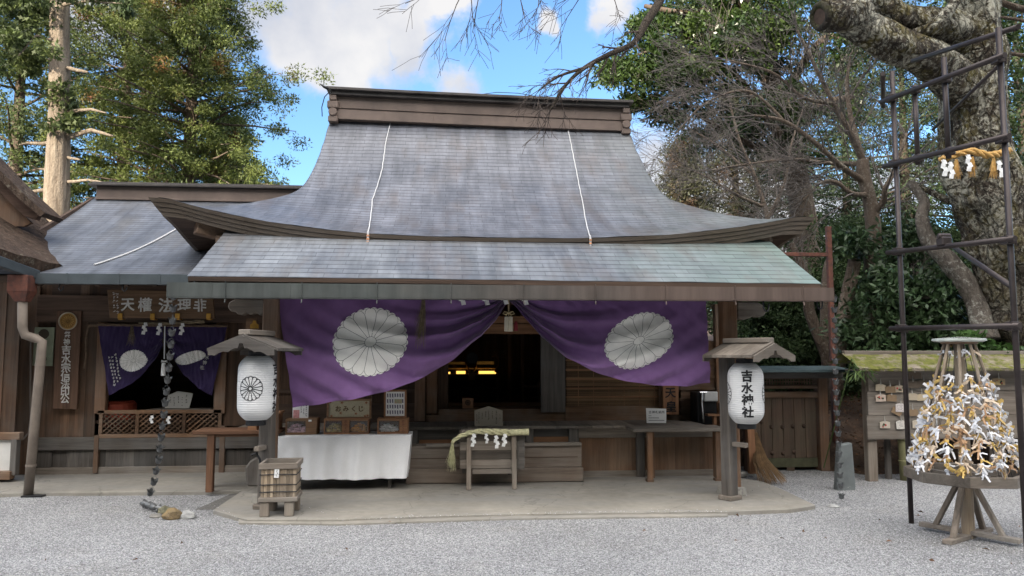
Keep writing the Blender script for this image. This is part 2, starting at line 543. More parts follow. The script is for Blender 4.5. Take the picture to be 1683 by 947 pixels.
# ------------------------------------------------------------------ setting materials
def mat_gravel():
    m, nt, P = new_mat('pale_gravel'); T = NT(nt)
    w = T.coord('Object')
    wob = T.n('ShaderNodeTexNoise'); wob.inputs['Scale'].default_value = 30; T.l(w, wob.inputs['Vector'])
    vv = T.n('ShaderNodeVectorMath', operation='MULTIPLY_ADD'); T.l(wob.outputs['Color'], vv.inputs[0])
    vv.inputs[1].default_value = (0.02, 0.02, 0.02); T.l(w, vv.inputs[2])
    vo = T.n('ShaderNodeTexVoronoi'); vo.inputs['Scale'].default_value = 80; T.l(vv.outputs[0], vo.inputs['Vector'])
    vo2 = T.n('ShaderNodeTexVoronoi'); vo2.inputs['Scale'].default_value = 130; T.l(vv.outputs[0], vo2.inputs['Vector'])
    s = T.n('ShaderNodeSeparateColor'); T.l(vo.outputs['Color'], s.inputs[0])
    s2 = T.n('ShaderNodeSeparateColor'); T.l(vo2.outputs['Color'], s2.inputs[0])
    val = T.math('ADD', T.math('MULTIPLY', s.outputs[0], 0.6), T.math('MULTIPLY', s2.outputs[1], 0.4))
    col = T.ramp(val, [(0.08, (0.17, 0.172, 0.178)), (0.35, (0.35, 0.352, 0.36)), (0.6, (0.49, 0.492, 0.50)), (0.92, (0.72, 0.72, 0.725))])
    gap = T.ramp(vo.outputs['Distance'], [(0.35, 1.0), (0.75, 0.45)])
    col = T.mix(0.85, col, gap, 'MULTIPLY')
    big = T.ramp(T.noise(w, 0.55, 4, 0.6), [(0.3, 0.76), (0.7, 1.12)])
    col = T.mix(1.0, col, big, 'MULTIPLY')
    warm = T.ramp(T.noise(T.coord('Object', loc=(7, 3, 0)), 0.8, 4, 0.6), [(0.55, (1, 1, 1)), (0.75, (0.95, 0.92, 0.86))])
    col = T.mix(1.0, col, warm, 'MULTIPLY')
    T.l(col, P.inputs['Base Color'])
    P.inputs['Roughness'].default_value = 0.9; P.inputs['Specular IOR Level'].default_value = 0.2
    h = T.math('SUBTRACT', T.math('MULTIPLY', T.math('SUBTRACT', 1.0, vo.outputs['Distance']), 1.0), T.math('MULTIPLY', vo2.outputs['Distance'], 0.5))
    T.bump(h, 1.0, 0.014, P)
    return m


def mat_concrete():
    m, nt, P = new_mat('worn_concrete'); T = NT(nt)
    w = T.coord('Object')
    n1 = T.noise(w, 0.9, 6, 0.65); n2 = T.noise(w, 9, 5, 0.65)
    col = T.ramp(n1, [(0.3, (0.205, 0.190, 0.163)), (0.7, (0.320, 0.297, 0.255))])
    col = T.mix(0.5, col, T.ramp(n2, [(0.35, 0.72), (0.65, 1.1)]), 'MULTIPLY')
    st = T.ramp(T.noise(T.coord('Object', (0.8, 3.0, 1), loc=(3, 8, 0)), 1.0, 5, 0.6), [(0.42, 0.0), (0.7, 0.6)])
    col = T.mix(st, col, (0.225, 0.222, 0.215))
    dk = T.ramp(T.noise(T.coord('Object', loc=(31, 8, 0)), 2.3, 5, 0.7), [(0.56, 0.0), (0.75, 0.55)])
    col = T.mix(dk, col, (0.17, 0.155, 0.125))
    vo = T.n('ShaderNodeTexVoronoi', feature='DISTANCE_TO_EDGE'); vo.inputs['Scale'].default_value = 0.75
    wv = T.n('ShaderNodeVectorMath', operation='MULTIPLY_ADD'); ww = T.n('ShaderNodeTexNoise'); ww.inputs['Scale'].default_value = 2.5; ww.inputs['Detail'].default_value = 6
    T.l(w, ww.inputs['Vector']); T.l(ww.outputs['Color'], wv.inputs[0]); wv.inputs[1].default_value = (0.5, 0.5, 0.5); T.l(w, wv.inputs[2]); T.l(wv.outputs[0], vo.inputs['Vector'])
    cr = T.ramp(vo.outputs['Distance'], [(0.0, 0.55), (0.006, 1.0)])
    col = T.mix(0.8, col, cr, 'MULTIPLY')
    T.l(col, P.inputs['Base Color'])
    P.inputs['Roughness'].default_value = 0.8
    T.bump(n2, 0.3, 0.004, P)
    return m


def mat_copper_strip(name, c1, c2, x0, x1, c3):
    """sheet copper, dull grey-green at one end of the run and browner at the other, as the metal has weathered"""
    m, nt, P = new_mat(name); T = NT(nt)
    w = T.coord('Object')
    n1 = T.noise(w, 2.0, 5, 0.65)
    col = T.ramp(n1, [(0.3, c1), (0.7, c2)])
    s = T.n('ShaderNodeSeparateXYZ'); T.l(w, s.inputs[0])
    mr = T.n('ShaderNodeMapRange'); mr.inputs[1].default_value = x0; mr.inputs[2].default_value = x1
    T.l(T.math('ADD', s.outputs[0], T.math('MULTIPLY', T.math('SUBTRACT', n1, 0.5), 2.0)), mr.inputs[0])
    col = T.mix(mr.outputs[0], col, c3)
    st = T.ramp(T.noise(T.coord('Object', (9, 1, 0.8)), 1.0, 5, 0.6), [(0.35, 0.7), (0.65, 1.12)])
    col = T.mix(0.8, col, st, 'MULTIPLY')
    T.l(col, P.inputs['Base Color'])
    P.inputs['Metallic'].default_value = 0.3; P.inputs['Roughness'].default_value = 0.5
    T.bump(T.noise(w, 8, 3, 0.6), 0.15, 0.004, P)
    return m


M['gravel'] = mat_gravel()
M['concrete'] = mat_concrete()
M['soil'] = plain('leaf_mould_soil', (0.10, 0.062, 0.040), 0.95, var=0.5, sc=3.0, bump=0.8, bd=0.03, c2=(0.035, 0.024, 0.018))
M['hill'] = plain('shade_hill', (0.055, 0.065, 0.035), 0.95, var=0.5, sc=0.6, bump=0.6, bd=0.3)  # surface of the added shading hill
M['farwood'] = plain('far_woodland', (0.060, 0.085, 0.040), 0.95, sc=0.8, c2=(0.015, 0.028, 0.014), bump=0.8, bd=0.5)

# ------------------------------------------------------------------ ground
g = MB(); g.box((-450, -450, -0.5), (450, 450, 0.0))
tag(g.build('ground', M['gravel'], origin=(0, 0, 0)), kind='structure')

ZS = 0.045      # top of the concrete apron
e0 = [gr(405, 853, ZS), gr(560, 853, ZS), gr(640, 849.5, ZS), gr(842, 844, ZS), gr(1000, 842, ZS), gr(1196, 840, ZS), gr(1300, 836, ZS), gr(1340, 830, ZS), gr(1290, 806, ZS), gr(1250, 790, ZS)]
poly = [(p.x, p.y) for p in e0] + [(3.3, 10.2), (2.0, 10.6), (-2.6, 10.9), (-8.5, 11.2)]
back = [gr(-90, 815, ZS), gr(50, 809, ZS), gr(250, 808, ZS), gr(398, 806, ZS)]
poly += [(p.x, p.y) for p in back] + [(gr(350, 838, ZS).x, gr(350, 838, ZS).y)]
s = MB(); s.prism(poly, lambda a, b: (a, b, ZS), lambda a, b: (a, b, -0.05))
tag(s.build('pavement', M['concrete'], bevel=0.008), kind='structure')
s = MB()
pp = [gr(a, b, 0.03) for a, b in ((392, 857), (560, 859), (842, 850), (1196, 845.5), (1196, 838), (842, 842), (560, 850), (392, 850))]
s.prism([(p.x, p.y) for p in pp], lambda a, b: (a, b, 0.022), lambda a, b: (a, b, -0.05))
tag(s.build('kerb_strip', M['concrete'], bevel=0.006), kind='structure')
# damp bare soil pocket beside the slab
s = MB(); pp = [gr(a, b) for a, b in ((322, 838), (388, 809), (398, 810), (352, 838))]
s.prism([(p.x, p.y) for p in pp], lambda a, b: (a, b, 0.006), lambda a, b: (a, b, -0.05))
M['damp'] = plain('damp_gravel', (0.16, 0.155, 0.145), 0.9, var=0.5, sc=40, bump=0.8, bd=0.01)
tag(s.build('soil_patch', M['damp']), kind='structure')


def hterr(x0, x1, y0, y1, nx, ny, fn, name, mat):
    mb = MB(); mb.grid(nx, ny, lambda u, v: (x0 + (x1 - x0) * u, y0 + (y1 - y0) * v, fn(x0 + (x1 - x0) * u, y0 + (y1 - y0) * v)))
    return tag(mb.build(name, mat, smooth=True, origin=(0, 0, 0)), kind='structure')


def slope_z(x, y):
    x0 = 5.2 - 1.3 * min(1.0, max(0.0, (y - 10.75) / 0.4))
    k = max(0.0, y - 9.7 - 0.25 * math.sin(x * 1.3)) * min(1.0, max(0.0, (x - x0) / 0.6))
    return -0.06 + min(0.10 * k + 0.32 * min(k, 1.6), 2.2 + 0.03 * k) * min(1.0, k / 0.5) + 0.05 * noise.noise((x * 1.5, y * 1.5, 0)) * min(1, k)


hterr(3.9, 26, 9.2, 34, 70, 70, slope_z, 'slope', M['soil'])
# wooded rise far behind on the right, and an added unseen hillside behind the viewer, shaped to shade the court
hterr(-60, 70, 34, 75, 90, 40, lambda x, y: min(1.0, (y - 34) / 14) * (3.4 + 0.06 * max(0, x)) + 0.9 * noise.noise((x * 0.35, y * 0.35, 3)) - 0.2, 'hill', M['farwood'])


def shade_hill_z(x, y):
    d = max(0.0, -y - 11.0)
    return min(d * 1.25, CREST(x)) - 0.3 + (0.5 * noise.noise((x * 0.25, y * 0.25, 1)) if d > 2 else 0)


def CREST(x):
    k = min(1.0, max(0.0, (x + 44.0) / 8.0))
    return 26.3 + 4.5 * k * k * (3 - 2 * k) + 1.0 * noise.noise((x * 0.11, 2.2, 0)) + 1.1 * noise.noise((x * 0.45, 7.7, 0))  # crest shaped by where shade should fall, higher towards the right


hterr(-75, 55, -48, -11, 120, 46, shade_hill_z, 'added_shade_hill', M['hill'])

# loose stones lying on the near gravel, real little pebbles
rng = np.random.default_rng(17); n = 110000
yy = 5.0 + rng.random(n) ** 1.25 * 4.2; xx = rng.uniform(-0.78, 0.92, n) * (yy + 0.6)
OCT = np.array([[1, 0, 0], [0, 1, 0], [-1, 0, 0], [0, -1, 0], [0, 0, 1], [0, 0, -0.6]], float)
OF = np.array([[0, 1, 4], [1, 2, 4], [2, 3, 4], [3, 0, 4], [1, 0, 5], [2, 1, 5], [3, 2, 5], [0, 3, 5]])
slab_front = np.array([(p.x, p.y) for p in (gr(-200, 815), gr(50, 812), gr(250, 811), gr(398, 809), gr(352, 840), gr(392, 861), gr(560, 863), gr(842, 854), gr(1196, 849), gr(1300, 845), gr(1345, 836), gr(1300, 812), gr(1260, 797), gr(1420, 795), gr(1900, 800))])
a_, b_ = slab_front[:-1], slab_front[1:]
inside = np.zeros(n, bool)      # keep the stones off the slab: in front of its outline only
ang = np.arctan2(xx, yy); aw = np.arctan2(slab_front[:, 0], slab_front[:, 1]); dw = np.hypot(slab_front[:, 0], slab_front[:, 1])
o_ = np.argsort(aw); lim = np.interp(ang, aw[o_], dw[o_])
rr_ = np.hypot(xx, yy); keep = rr_ < lim - 0.01 + 0.07 * np.abs(rng.normal(size=n)) * (rng.random(n) < 0.5)
zz = np.where(rr_ > lim - 0.02, ZS, 0.0)
xx, yy, zz = xx[keep], yy[keep], zz[keep]; n = len(xx)
S = rng.uniform(0.003, 0.0075, n)
th = rng.uniform(0, 6.28, n); ct, st = np.cos(th), np.sin(th)
V = OCT[None] * rng.uniform(0.7, 1.3, (n, 6, 1)) * (S[:, None, None] * np.stack([rng.uniform(0.8, 1.4, n), rng.uniform(0.7, 1.1, n), rng.uniform(0.45, 0.9, n)], 1)[:, None, :])
X = V[..., 0] * ct[:, None] - V[..., 1] * st[:, None] + xx[:, None]; Y = V[..., 0] * st[:, None] + V[..., 1] * ct[:, None] + yy[:, None]; Z = V[..., 2] + (S * 0.25 + zz)[:, None]
F = (OF[None] + (np.arange(n) * 6)[:, None, None]).reshape(-1, 3)
M['pebble'] = plain('pebbles', (0.50, 0.50, 0.508), 0.9, var=0.3, sc=30, bump=0, isl=0.55, spec=0.2)
pb_ = np_mesh('gravel', np.stack([X, Y, Z], -1).reshape(-1, 3), F, M['pebble'], None, (0, 0, 0)); tag(pb_, 'loose pale pebbles lying over the gravel court', 'gravel', None, 'stuff')
# ------------------------------------------------------------------ the main hall
CX = 0.58
hall = thing('shrine_hall', (CX, 10.7, 0), 'wooden shrine hall with a big sweeping grey copper shingle roof', 'shrine hall')
YR, YE = 12.5, 9.1
HW, HE = 2.45, 4.02


def Fp(y):
    s = min(1.0, max(0.0, (abs(y - YR) - 0.0) / 3.4)); s = 1 - s
    return 3.03 + 2.47 * (0.42 * s + 0.58 * s * s)


def Gp(e):
    if e < -0.35: return 50.0
    q = max(0.0, 1 - max(e, 0.0) / 1.5)
    return 3.03 + 0.98 * q ** 0.8 + 2.6 * math.exp(-e / 0.055)


def upturn(x, y):
    t = min(1.0, abs(x - CX) / HE); w = min(1.0, abs(y - YR) / 3.4)
    return (0.48 if x < CX else 0.37) * t ** 2.7 * w ** 2.2


def smin(a, b, k):
    h = max(0.0, k - abs(a - b)) / k
    return min(a, b) - h * h * k * 0.25


def roof_z0(x, y):
    return smin(Fp(y), Gp(abs(x - CX) - HW), 0.22)


def roof_z(x, y):
    return roof_z0(x, y) + upturn(x, y)


_tab = []
acc = 0.0; pz = Fp(YE); py_ = YE
for i in range(201):
    y = YE + (YR - YE) * i / 200; z = Fp(y)
    acc += math.hypot(z - pz, y - py_); _tab.append((z, acc)); pz, py_ = z, y


def course(z):
    lo, hi = 0, 200
    while hi - lo > 1:
        m = (lo + hi) // 2
        if _tab[m][0] < z: lo = m
        else: hi = m
    a, b = _tab[lo], _tab[hi]
    t = (z - a[0]) / max(1e-6, b[0] - a[0])
    return a[1] + (b[1] - a[1]) * max(-2.0, min(t, 3.0))


M['roof'] = shingle('main_roof_copper', (0.118, 0.126, 0.148), (0.185, 0.192, 0.22), green=(0.17, 0.19, 0.175), gx=(1.2, 5.0), brown=(0.13, 0.108, 0.10), row=0.105)
xs = []
for k in range(91): xs.append(-HW + 0.10 + (2 * HW - 0.2) * k / 90)
for k in range(1, 60):
    e = -0.10 + 1.6 * (k / 59) ** 1.8
    xs.append(HW + e); xs.insert(0, -HW - e)
ys = [YE + (YR - YE) * (k / 70) for k in range(71)]
ys = ys + [2 * YR - y for y in reversed(ys[:-1])]
mb = MB()
for x in xs:
    for y in ys:
        z0 = roof_z0(CX + x, y)
        mb.v.append((CX + x, y, z0 + upturn(CX + x, y) + 0.010 * noise.noise((x * 1.6, y * 2.2, 3)) + 0.004 * noise.noise((x * 7, y * 9, 1))))
        side = Gp(abs(x) - HW) < Fp(y)
        mb.uv[len(mb.v) - 1] = ((CX + x) if not side else (y + 3.0), course(z0))
ny = len(ys)
for i in range(len(xs) - 1):
    for j in range(ny - 1):
        a = i * ny + j
        mb.f.append((a, a + ny, a + ny + 1, a + 1))
mb.build('main_roof', M['roof'], hall, smooth=True)

# layered eave boards under the edge, swept round all four sides
M['fascia'] = wood('eave_board', (0.13, 0.100, 0.075), (0.22, 0.175, 0.135), 'x', grey=(0.19, 0.16, 0.135), isl=0.12)


def edge_loop(inset):
    p = []
    n = 60
    for k in range(n + 1):
        x = CX - HE + 2 * HE * k / n; p.append((x, YE))
    for k in range(1, n + 1):
        p.append((CX + HE, YE + 2 * (YR - YE) * k / n))
    for k in range(1, n + 1):
        p.append((CX + HE - 2 * HE * k / n, 2 * YR - YE))
    for k in range(1, n):
        p.append((CX - HE, 2 * YR - YE - 2 * (YR - YE) * k / n))
    out = []
    for x, y in p:
        sx = (HE - inset) / HE; sy = (YR - YE - inset) / (YR - YE)
        out.append((CX + (x - CX) * sx, YR + (y - YR) * sy, roof_z0(x, y) + upturn(x, y)))
    return out


mb = MB()
layers = [(0.0, 0.024, -0.005, -0.050), (0.036, 0.058, -0.056, -0.102), (0.070, 0.094, -0.108, -0.154), (0.106, 0.130, -0.160, -0.206)]
for ins, in2, za, zb in layers:
    L = edge_loop(ins); n = len(L); Lb = edge_loop(in2)
    Li = edge_loop(ins + 0.10)
    vs = [(x, y, z + za) for x, y, z in L] + [(Lb[i][0], Lb[i][1], L[i][2] + zb) for i in range(n)] + [(Li[i][0], Li[i][1], L[i][2] + zb) for i in range(n)]
    fs = []
    for i in range(n):
        j = (i + 1) % n
        fs += [(i, n + i, n + j, j), (n + i, 2 * n + i, 2 * n + j, n + j)]
    mb.add(vs, fs)
mb.build('eave_fascia', M['fascia'], hall)
# soffit: dark boards from the eave back to the walls
mb = MB()
L = edge_loop(0.16); n = len(L); Li = edge_loop(1.6)
vs = [(x, y, z - 0.205) for x, y, z in L] + [(x, y, 2.95) for x, y, z in Li]
mb.add(vs, [(i, n + i, n + (i + 1) % n, (i + 1) % n) for i in range(n)])
mb.build('soffit', W['dark_x'], hall)
# stepped brackets under the two eave tips
for sx in (-1, 1):
    mb = MB()
    tx = CX + sx * 2.9
    mb.box((tx - 0.42, 9.35, 2.93), (tx + 0.42, 9.6, 3.05))
    mb.box((tx - 0.30, 9.40, 2.80), (tx + 0.26, 9.6, 2.925))
    mb.beam((CX + sx * 2.2, 10.2, 2.86), (CX + sx * 3.55, 9.35, 3.14), 0.16, 0.15)
    mb.build('eave_bracket', W['brown_x'], hall, bevel=0.01)

# ridge
M['ridge'] = plain('ridge_copper', (0.215, 0.162, 0.135), 0.5, 0.15, var=0.3, sc=2.5, c2=(0.135, 0.104, 0.088))
M['ridgecap'] = plain('ridge_cap_copper', (0.095, 0.085, 0.08), 0.45, 0.3, var=0.35, sc=3)


def rz(x): return -0.017 * (x - CX) + 0.012 * (abs(x - CX) / 2.5) ** 2


def run(mb, x0, x1, y0, y1, z0, z1, n=16):
    vs = []; fs = []
    for k in range(n + 1):
        x = x0 + (x1 - x0) * k / n; d = rz(x)
        vs += [(x, y0, z0 + d), (x, y1, z0 + d), (x, y1, z1 + d), (x, y0, z1 + d)]
    for k in range(n):
        a = 4 * k
        for q in range(4): fs.append((a + q, a + (q + 1) % 4, a + 4 + (q + 1) % 4, a + 4 + q))
    fs += [(0, 3, 2, 1), (4 * n, 4 * n + 1, 4 * n + 2, 4 * n + 3)]
    mb.add(vs, fs)


mb = MB(); run(mb, CX - 2.37, CX + 2.37, 12.28, 12.72, 5.36, 5.53); run(mb, CX - 2.37, CX + 2.37, 12.262, 12.738, 5.533, 5.55); run(mb, CX - 2.36, CX + 2.36, 12.29, 12.71, 5.552, 5.735)
for k in range(1, 6):
    x = CX - 2.37 + 4.74 * k / 6
    mb.box((x - 0.008, 12.277, 5.39 + rz(x)), (x + 0.008, 12.3, 5.53 + rz(x)))
mb.build('ridge_box', M['ridge'], hall, bevel=0.006)
mb = MB(); run(mb, CX - 2.50, CX + 2.50, 12.14, 12.86, 5.80, 5.845); run(mb, CX - 2.44, CX + 2.44, 12.20, 12.80, 5.738, 5.798); run(mb, CX - 2.49, CX + 2.49, 12.30, 12.70, 5.847, 5.885)
mb.build('ridge_cap', M['ridgecap'], hall, bevel=0.006)
for sx in (-1, 1):
    mb = MB(); x = CX + sx * 2.40; d = rz(x)
    for q, (w, za, zb) in enumerate(((0.075, 5.30, 5.40), (0.06, 5.402, 5.52), (0.09, 5.522, 5.64), (0.06, 5.642, 5.735))):
        mb.box((x - w, 12.24 - 0.01 * q, za + d), (x + w, 12.76, zb + d))
    mb.tube([(x, 12.22, 5.46 + d), (x, 12.30, 5.46 + d)], [0.07, 0.07], 14)
    mb.build('ridge_end', M['ridge'], hall, bevel=0.012)
mb = MB()
mb.tube([(CX - 2.46, 12.16, 5.86), (CX - 2.53, 12.14, 5.88), (CX - 2.60, 12.13, 5.93)], [0.03, 0.02, 0.004], 6)
mb.tube([(CX - 2.42, 12.16, 5.84), (CX - 2.52, 12.15, 5.72), (CX - 2.56, 12.15, 5.55), (CX - 2.55, 12.15, 5.40)], 0.008, 5)
mb.tube([(CX + 0.0, 12.3, 5.89), (CX + 0.25, 12.3, 5.93), (CX + 0.6, 12.3, 5.925), (CX + 0.9, 12.3, 5.88)], 0.006, 5)
mb.build('ridge_wire', M['black'], hall)

# twisted white conductor cables running down the roof
M['cable'] = plain('pale_cable', (0.62, 0.62, 0.62), 0.6, var=0.2, sc=40)
M['cableo'] = plain('cable_marker', (0.62, 0.30, 0.16), 0.6)
for pts in (((645, 190), (634, 235), (628, 280), (612, 330), (605, 386)), ((930, 200), (939, 240), (948, 285), (958, 335), (970, 392))):
    path = []
    for a, b in pts:
        lo, hi = 8.0, 12.6       # walk the sight line of that roof spot down to the shingles, then keep the roof point
        for _ in range(40):
            mid = (lo + hi) / 2; p = at(a, b, mid)
            if p.z > roof_z(p.x, max(mid, YE)) or mid < YE: lo = mid
            else: hi = mid
        p = at(a, b, hi); path.append((p.x, p.y))
    full = []
    for k in range(len(path) - 1):
        for q in range(12):
            t = q / 12; full.append((path[k][0] + (path[k + 1][0] - path[k][0]) * t, path[k][1] + (path[k + 1][1] - path[k][1]) * t))
    full.append(path[-1])
    P3 = [(x + 0.002 * math.sin(i * 1.7), y, roof_z(x, y) + 0.016) for i, (x, y) in enumerate(full)]
    mb = MB(); mb.tube(P3, 0.0075, 6)
    x, y, z = P3[-1]
    mb.tube([(x, y, z), (x, YE - 0.012, z - 0.005), (x, YE - 0.02, z - 0.17)], 0.0125, 6)
    mb.lathe([(0.022, 0), (0.022, 0.05)], (P3[0][0], P3[0][1] - 0.01, P3[0][2]), 8)
    c = mb.build('conductor_cable', M['cable'], hall)
    for q in range(3):
        k = MB(); k.lathe([(0.016, 0), (0.016, 0.02)], (x, YE - 0.02, z - 0.06 - 0.04 * q), 8); k.build('cable_clip', M['cableo'], c)

# lower awning roof
AX0, AX1, AY0, AY1 = -2.62, 4.10, 8.02, 9.45


def awn_z(x, y): return 2.415 + (y - AY0) * 0.49 + 0.03 * ((y - AY0) / 1.4) ** 2 - 0.004 * (x - CX)


M['awning'] = shingle('awning_copper', (0.14, 0.148, 0.165), (0.215, 0.23, 0.245), green=(0.185, 0.245, 0.225), gx=(0.9, 3.6), brown=(0.16, 0.135, 0.12), row=0.13, wid=0.36)
mb = MB(); mb.grid(40, 10, lambda u, v: (AX0 + (AX1 - AX0) * u, AY0 + (AY1 - AY0) * v, awn_z(AX0 + (AX1 - AX0) * u, AY0 + (AY1 - AY0) * v) + 0.006 * noise.noise((u * 11, v * 3, 2))),
                   lambda u, v: (AX0 + (AX1 - AX0) * u, 1.58 * v))
mb.build('awning_roof', M['awning'], hall)
mb = MB()
mb.beam((AX0 + 0.02, AY0 + 0.012, awn_z(AX0, AY0) - 0.028), (AX1 - 0.02, AY0 + 0.012, awn_z(AX1, AY0) - 0.028), 0.05, 0.045)
mb.beam((AX0 + 0.10, AY0 + 0.05, awn_z(AX0, AY0) - 0.075), (AX1 - 0.10, AY0 + 0.05, awn_z(AX1, AY0) - 0.075), 0.05, 0.05)
for x in (AX0 + 0.03, AX1 - 0.03): mb.beam((x, AY0 + 0.02, awn_z(x, AY0) - 0.04), (x, AY1, awn_z(x, AY1) - 0.04), 0.045, 0.06)
mb.build('awning_fascia', W['dark_x'], hall)
mb = MB()
for k in range(24):
    x = AX0 + 0.2 + (AX1 - AX0 - 0.4) * k / 23
    mb.beam((x, AY0 + 0.06, awn_z(x, AY0) - 0.13), (x, 10.2, awn_z(x, 10.2) - 0.16), 0.05, 0.07)
mb.build('rafters', W['dark_x'], hall)
mb = MB(); mb.grid(4, 4, lambda u, v: (AX0 + 0.05 + (AX1 - AX0 - 0.1) * u, AY0 + 0.05 + 2.4 * v, awn_z(CX, AY0 + 0.05 + 2.4 * v) - 0.09))
mb.build('awning_soffit', W['dark_x'], hall)

# box gutter along the awning
M['gutter'] = mat_copper_strip('gutter_copper', (0.062, 0.070, 0.068), (0.095, 0.105, 0.10), -1.2, 1.8, (0.135, 0.098, 0.082))
GY = 7.93
gl0, gl1 = at(275, 464, GY), at(1370, 473, GY); gb0, gb1 = at(275, 488, GY), at(1370, 494, GY)
mb = MB()
for (ya, yb, fz0, fz1) in ((GY, GY + 0.012, 0, 1), (GY + 0.10, GY + 0.112, 0, 1), (GY, GY + 0.11, -0.06, 0.02)):
    vs = []
    for (t, bt) in ((gl0, gb0), (gl1, gb1)):
        h = t.z - bt.z
        za, zb = bt.z + h * fz0, bt.z + h * fz1
        vs += [(t.x, ya, za), (t.x, yb, za), (t.x, yb, zb), (t.x, ya, zb)]
    mb.add(vs, [(0, 3, 2, 1), (4, 5, 6, 7), (0, 1, 5, 4), (1, 2, 6, 5), (2, 3, 7, 6), (3, 0, 4, 7)])
for p, q in ((gl0, gb0), (gl1, gb1)): mb.box((p.x - 0.004, GY - 0.003, q.z - 0.003), (p.x + 0.004, GY + 0.114, p.z + 0.002))
for k in range(9):
    t = (k + 0.55) / 9; p = gl0.lerp(gl1, t); q = gb0.lerp(gb1, t)
    mb.box((p.x - 0.012, GY - 0.004, q.z - 0.004), (p.x + 0.012, GY - 0.0005, p.z + 0.002))
gut = mb.build('gutter', M['gutter'], hall)
for k in range(9):
    t = (k + 0.75) / 9.2; p = gl0.lerp(gl1, t); q = gb0.lerp(gb1, t)
    h = MB(); h.tube([(p.x, GY + 0.06, q.z - 0.01), (p.x, GY - 0.005, q.z - 0.02), (p.x, GY - 0.012, q.z - 0.055)], 0.006, 5)
    h.tube([(p.x, GY - 0.008, q.z), (p.x, GY - 0.008, p.z + 0.015)], 0.005, 5)
    h.build('gutter_hook', M['gutter'], gut)
for a in ((1259, 499), (1347, 495)):
    p = at(a[0], a[1], GY + 0.06); h = MB()
    h.tube([(p.x - 0.03, p.y, p.z + 0.03), (p.x - 0.03, p.y, p.z - 0.05), (p.x - 0.012, p.y, p.z - 0.085), (p.x + 0.015, p.y, p.z - 0.085), (p.x + 0.03, p.y, p.z - 0.05), (p.x + 0.03, p.y, p.z)], 0.008, 6)
    h.build('gutter_hook', M['black'], gut)

# pillars, beams, carved brackets
YP = 8.62
for a in (441, 1203):
    p = at(a, 640, YP); mb = MB()
    mb.box((p.x - 0.085, YP, 0.10), (p.x + 0.085, YP + 0.17, 2.62))
    mb.build('pillar', W['brown_z'], hall, bevel=0.012)
    b = MB(); b.lathe([(0.16, 0), (0.17, 0.02), (0.15, 0.09), (0.12, 0.10)], (p.x, YP + 0.085, 0.03), 14); b.build('pillar_base', M['concrete'], hall)
mb = MB(); mb.box((-2.45, YP + 0.01, 2.41), (3.75, YP + 0.15, 2.58)); mb.build('front_beam', W['dark_x'], hall, bevel=0.01)


def cloud_end(pix, Y, name):
    mb = MB(); mb.pslab(pix, Y, 0.13)
    return mb.build(name, W['grey_x'], hall, bevel=0.012)


cloud_end([(436, 492), (385, 492), (376, 497), (374, 505), (379, 512), (387, 513), (390, 517), (400, 518), (404, 514), (412, 518), (420, 514), (428, 519), (436, 514)], YP + 0.02, 'carved_beam_end')
cloud_end([(1212, 496), (1246, 497), (1256, 503), (1260, 512), (1256, 519), (1247, 522), (1240, 519), (1232, 523), (1222, 526), (1212, 523)], YP + 0.02, 'carved_beam_end')
mb = MB(); mb.pbox(404, 523, 423, 545, YP + 0.05, 0.02); mb.build('beam_plate', W['brown_x'], hall)
mb = MB(); mb.pslab([(411, 540), (411, 534), (415, 531), (416, 527), (420, 527), (421, 531), (425, 534), (425, 540)], YP + 0.03, 0.018); mb.build('gilt_crest', M['brass'], hall)

# deck, steps and the front below the floor
YD = 9.95
ZD = at(800, 701, YD).z
mb = MB()
x = -2.62
rr = random.Random(3)
while x < 3.42:
    w = rr.uniform(0.45, 0.8); x2 = min(x + w, 3.42)
    mb.box((x + 0.002, YD - 0.03 + rr.uniform(-0.006, 0.006), ZD - 0.035), (x2 - 0.002, 10.72, ZD + rr.uniform(-0.002, 0.002))); x = x2
mb.build('deck', W['grey_y'], hall, bevel=0.004)
mb = MB()
mb.pbox(672, 705, 765, 731, YD + 0.06, 0.03)
mb.pbox(850, 705, 958, 731, YD + 0.06, 0.03)
mb.build('deck_skirt', W['greyd_x'], hall)
mb = MB()
for r in ((670, 703, 687, 733), (865, 703, 877, 732), (935, 703, 951, 732)): mb.pbox(*r, YD + 0.005, 0.05)
mb.build('deck_post', W['greyd_z'], hall, bevel=0.004)
for r in ((689, 723, 745, 732), (876.5, 718, 934, 729)):
    mb = MB(); mb.pbox(*r, YD + 0.045, 0.012); mb.build('vent_slot', W['red_x'], hall)
# two stacked step timbers, rough under the lower one
for (y0, y1, x0, x1, Y, nm) in ((732, 769, 673, 956, 9.72, 'step_timber'), (770, 797, 667, 959, 9.62, 'step_timber')):
    a, b = at(x0, (y0 + y1) / 2, Y).x, at(x1, (y0 + y1) / 2, Y).x
    zt, zb = at(812, y0, Y).z, max(0.05, at(812, y1, Y).z)
    mb = MB()
    n = 24
    vs = []; fs = []
    for k in range(n + 1):
        x = a + (b - a) * k / n; dn = 0.012 * noise.noise((x * 2.2, Y, 0)); up = 0.008 * noise.noise((x * 1.7, Y, 4))
        vs += [(x, Y + dn, zb + 0.01 * noise.noise((x * 3, 1, Y))), (x, 10.3, zb), (x, 10.3, zt + up), (x, Y + dn * 0.5, zt + up)]
    for k in range(n):
        q = 4 * k
        for c in range(4): fs.append((q + c, q + (c + 1) % 4, q + 4 + (c + 1) % 4, q + 4 + c))
    fs += [(0, 3, 2, 1), (4 * n, 4 * n + 1, 4 * n + 2, 4 * n + 3)]
    mb.add(vs, fs); mb.build(nm, W['step_x'], hall, bevel=0.008)
mb = MB(); mb.pbox(672, 752, 956, 753.2, 9.716, 0.01); mb.build('step_crack', W['dark_x'], hall)
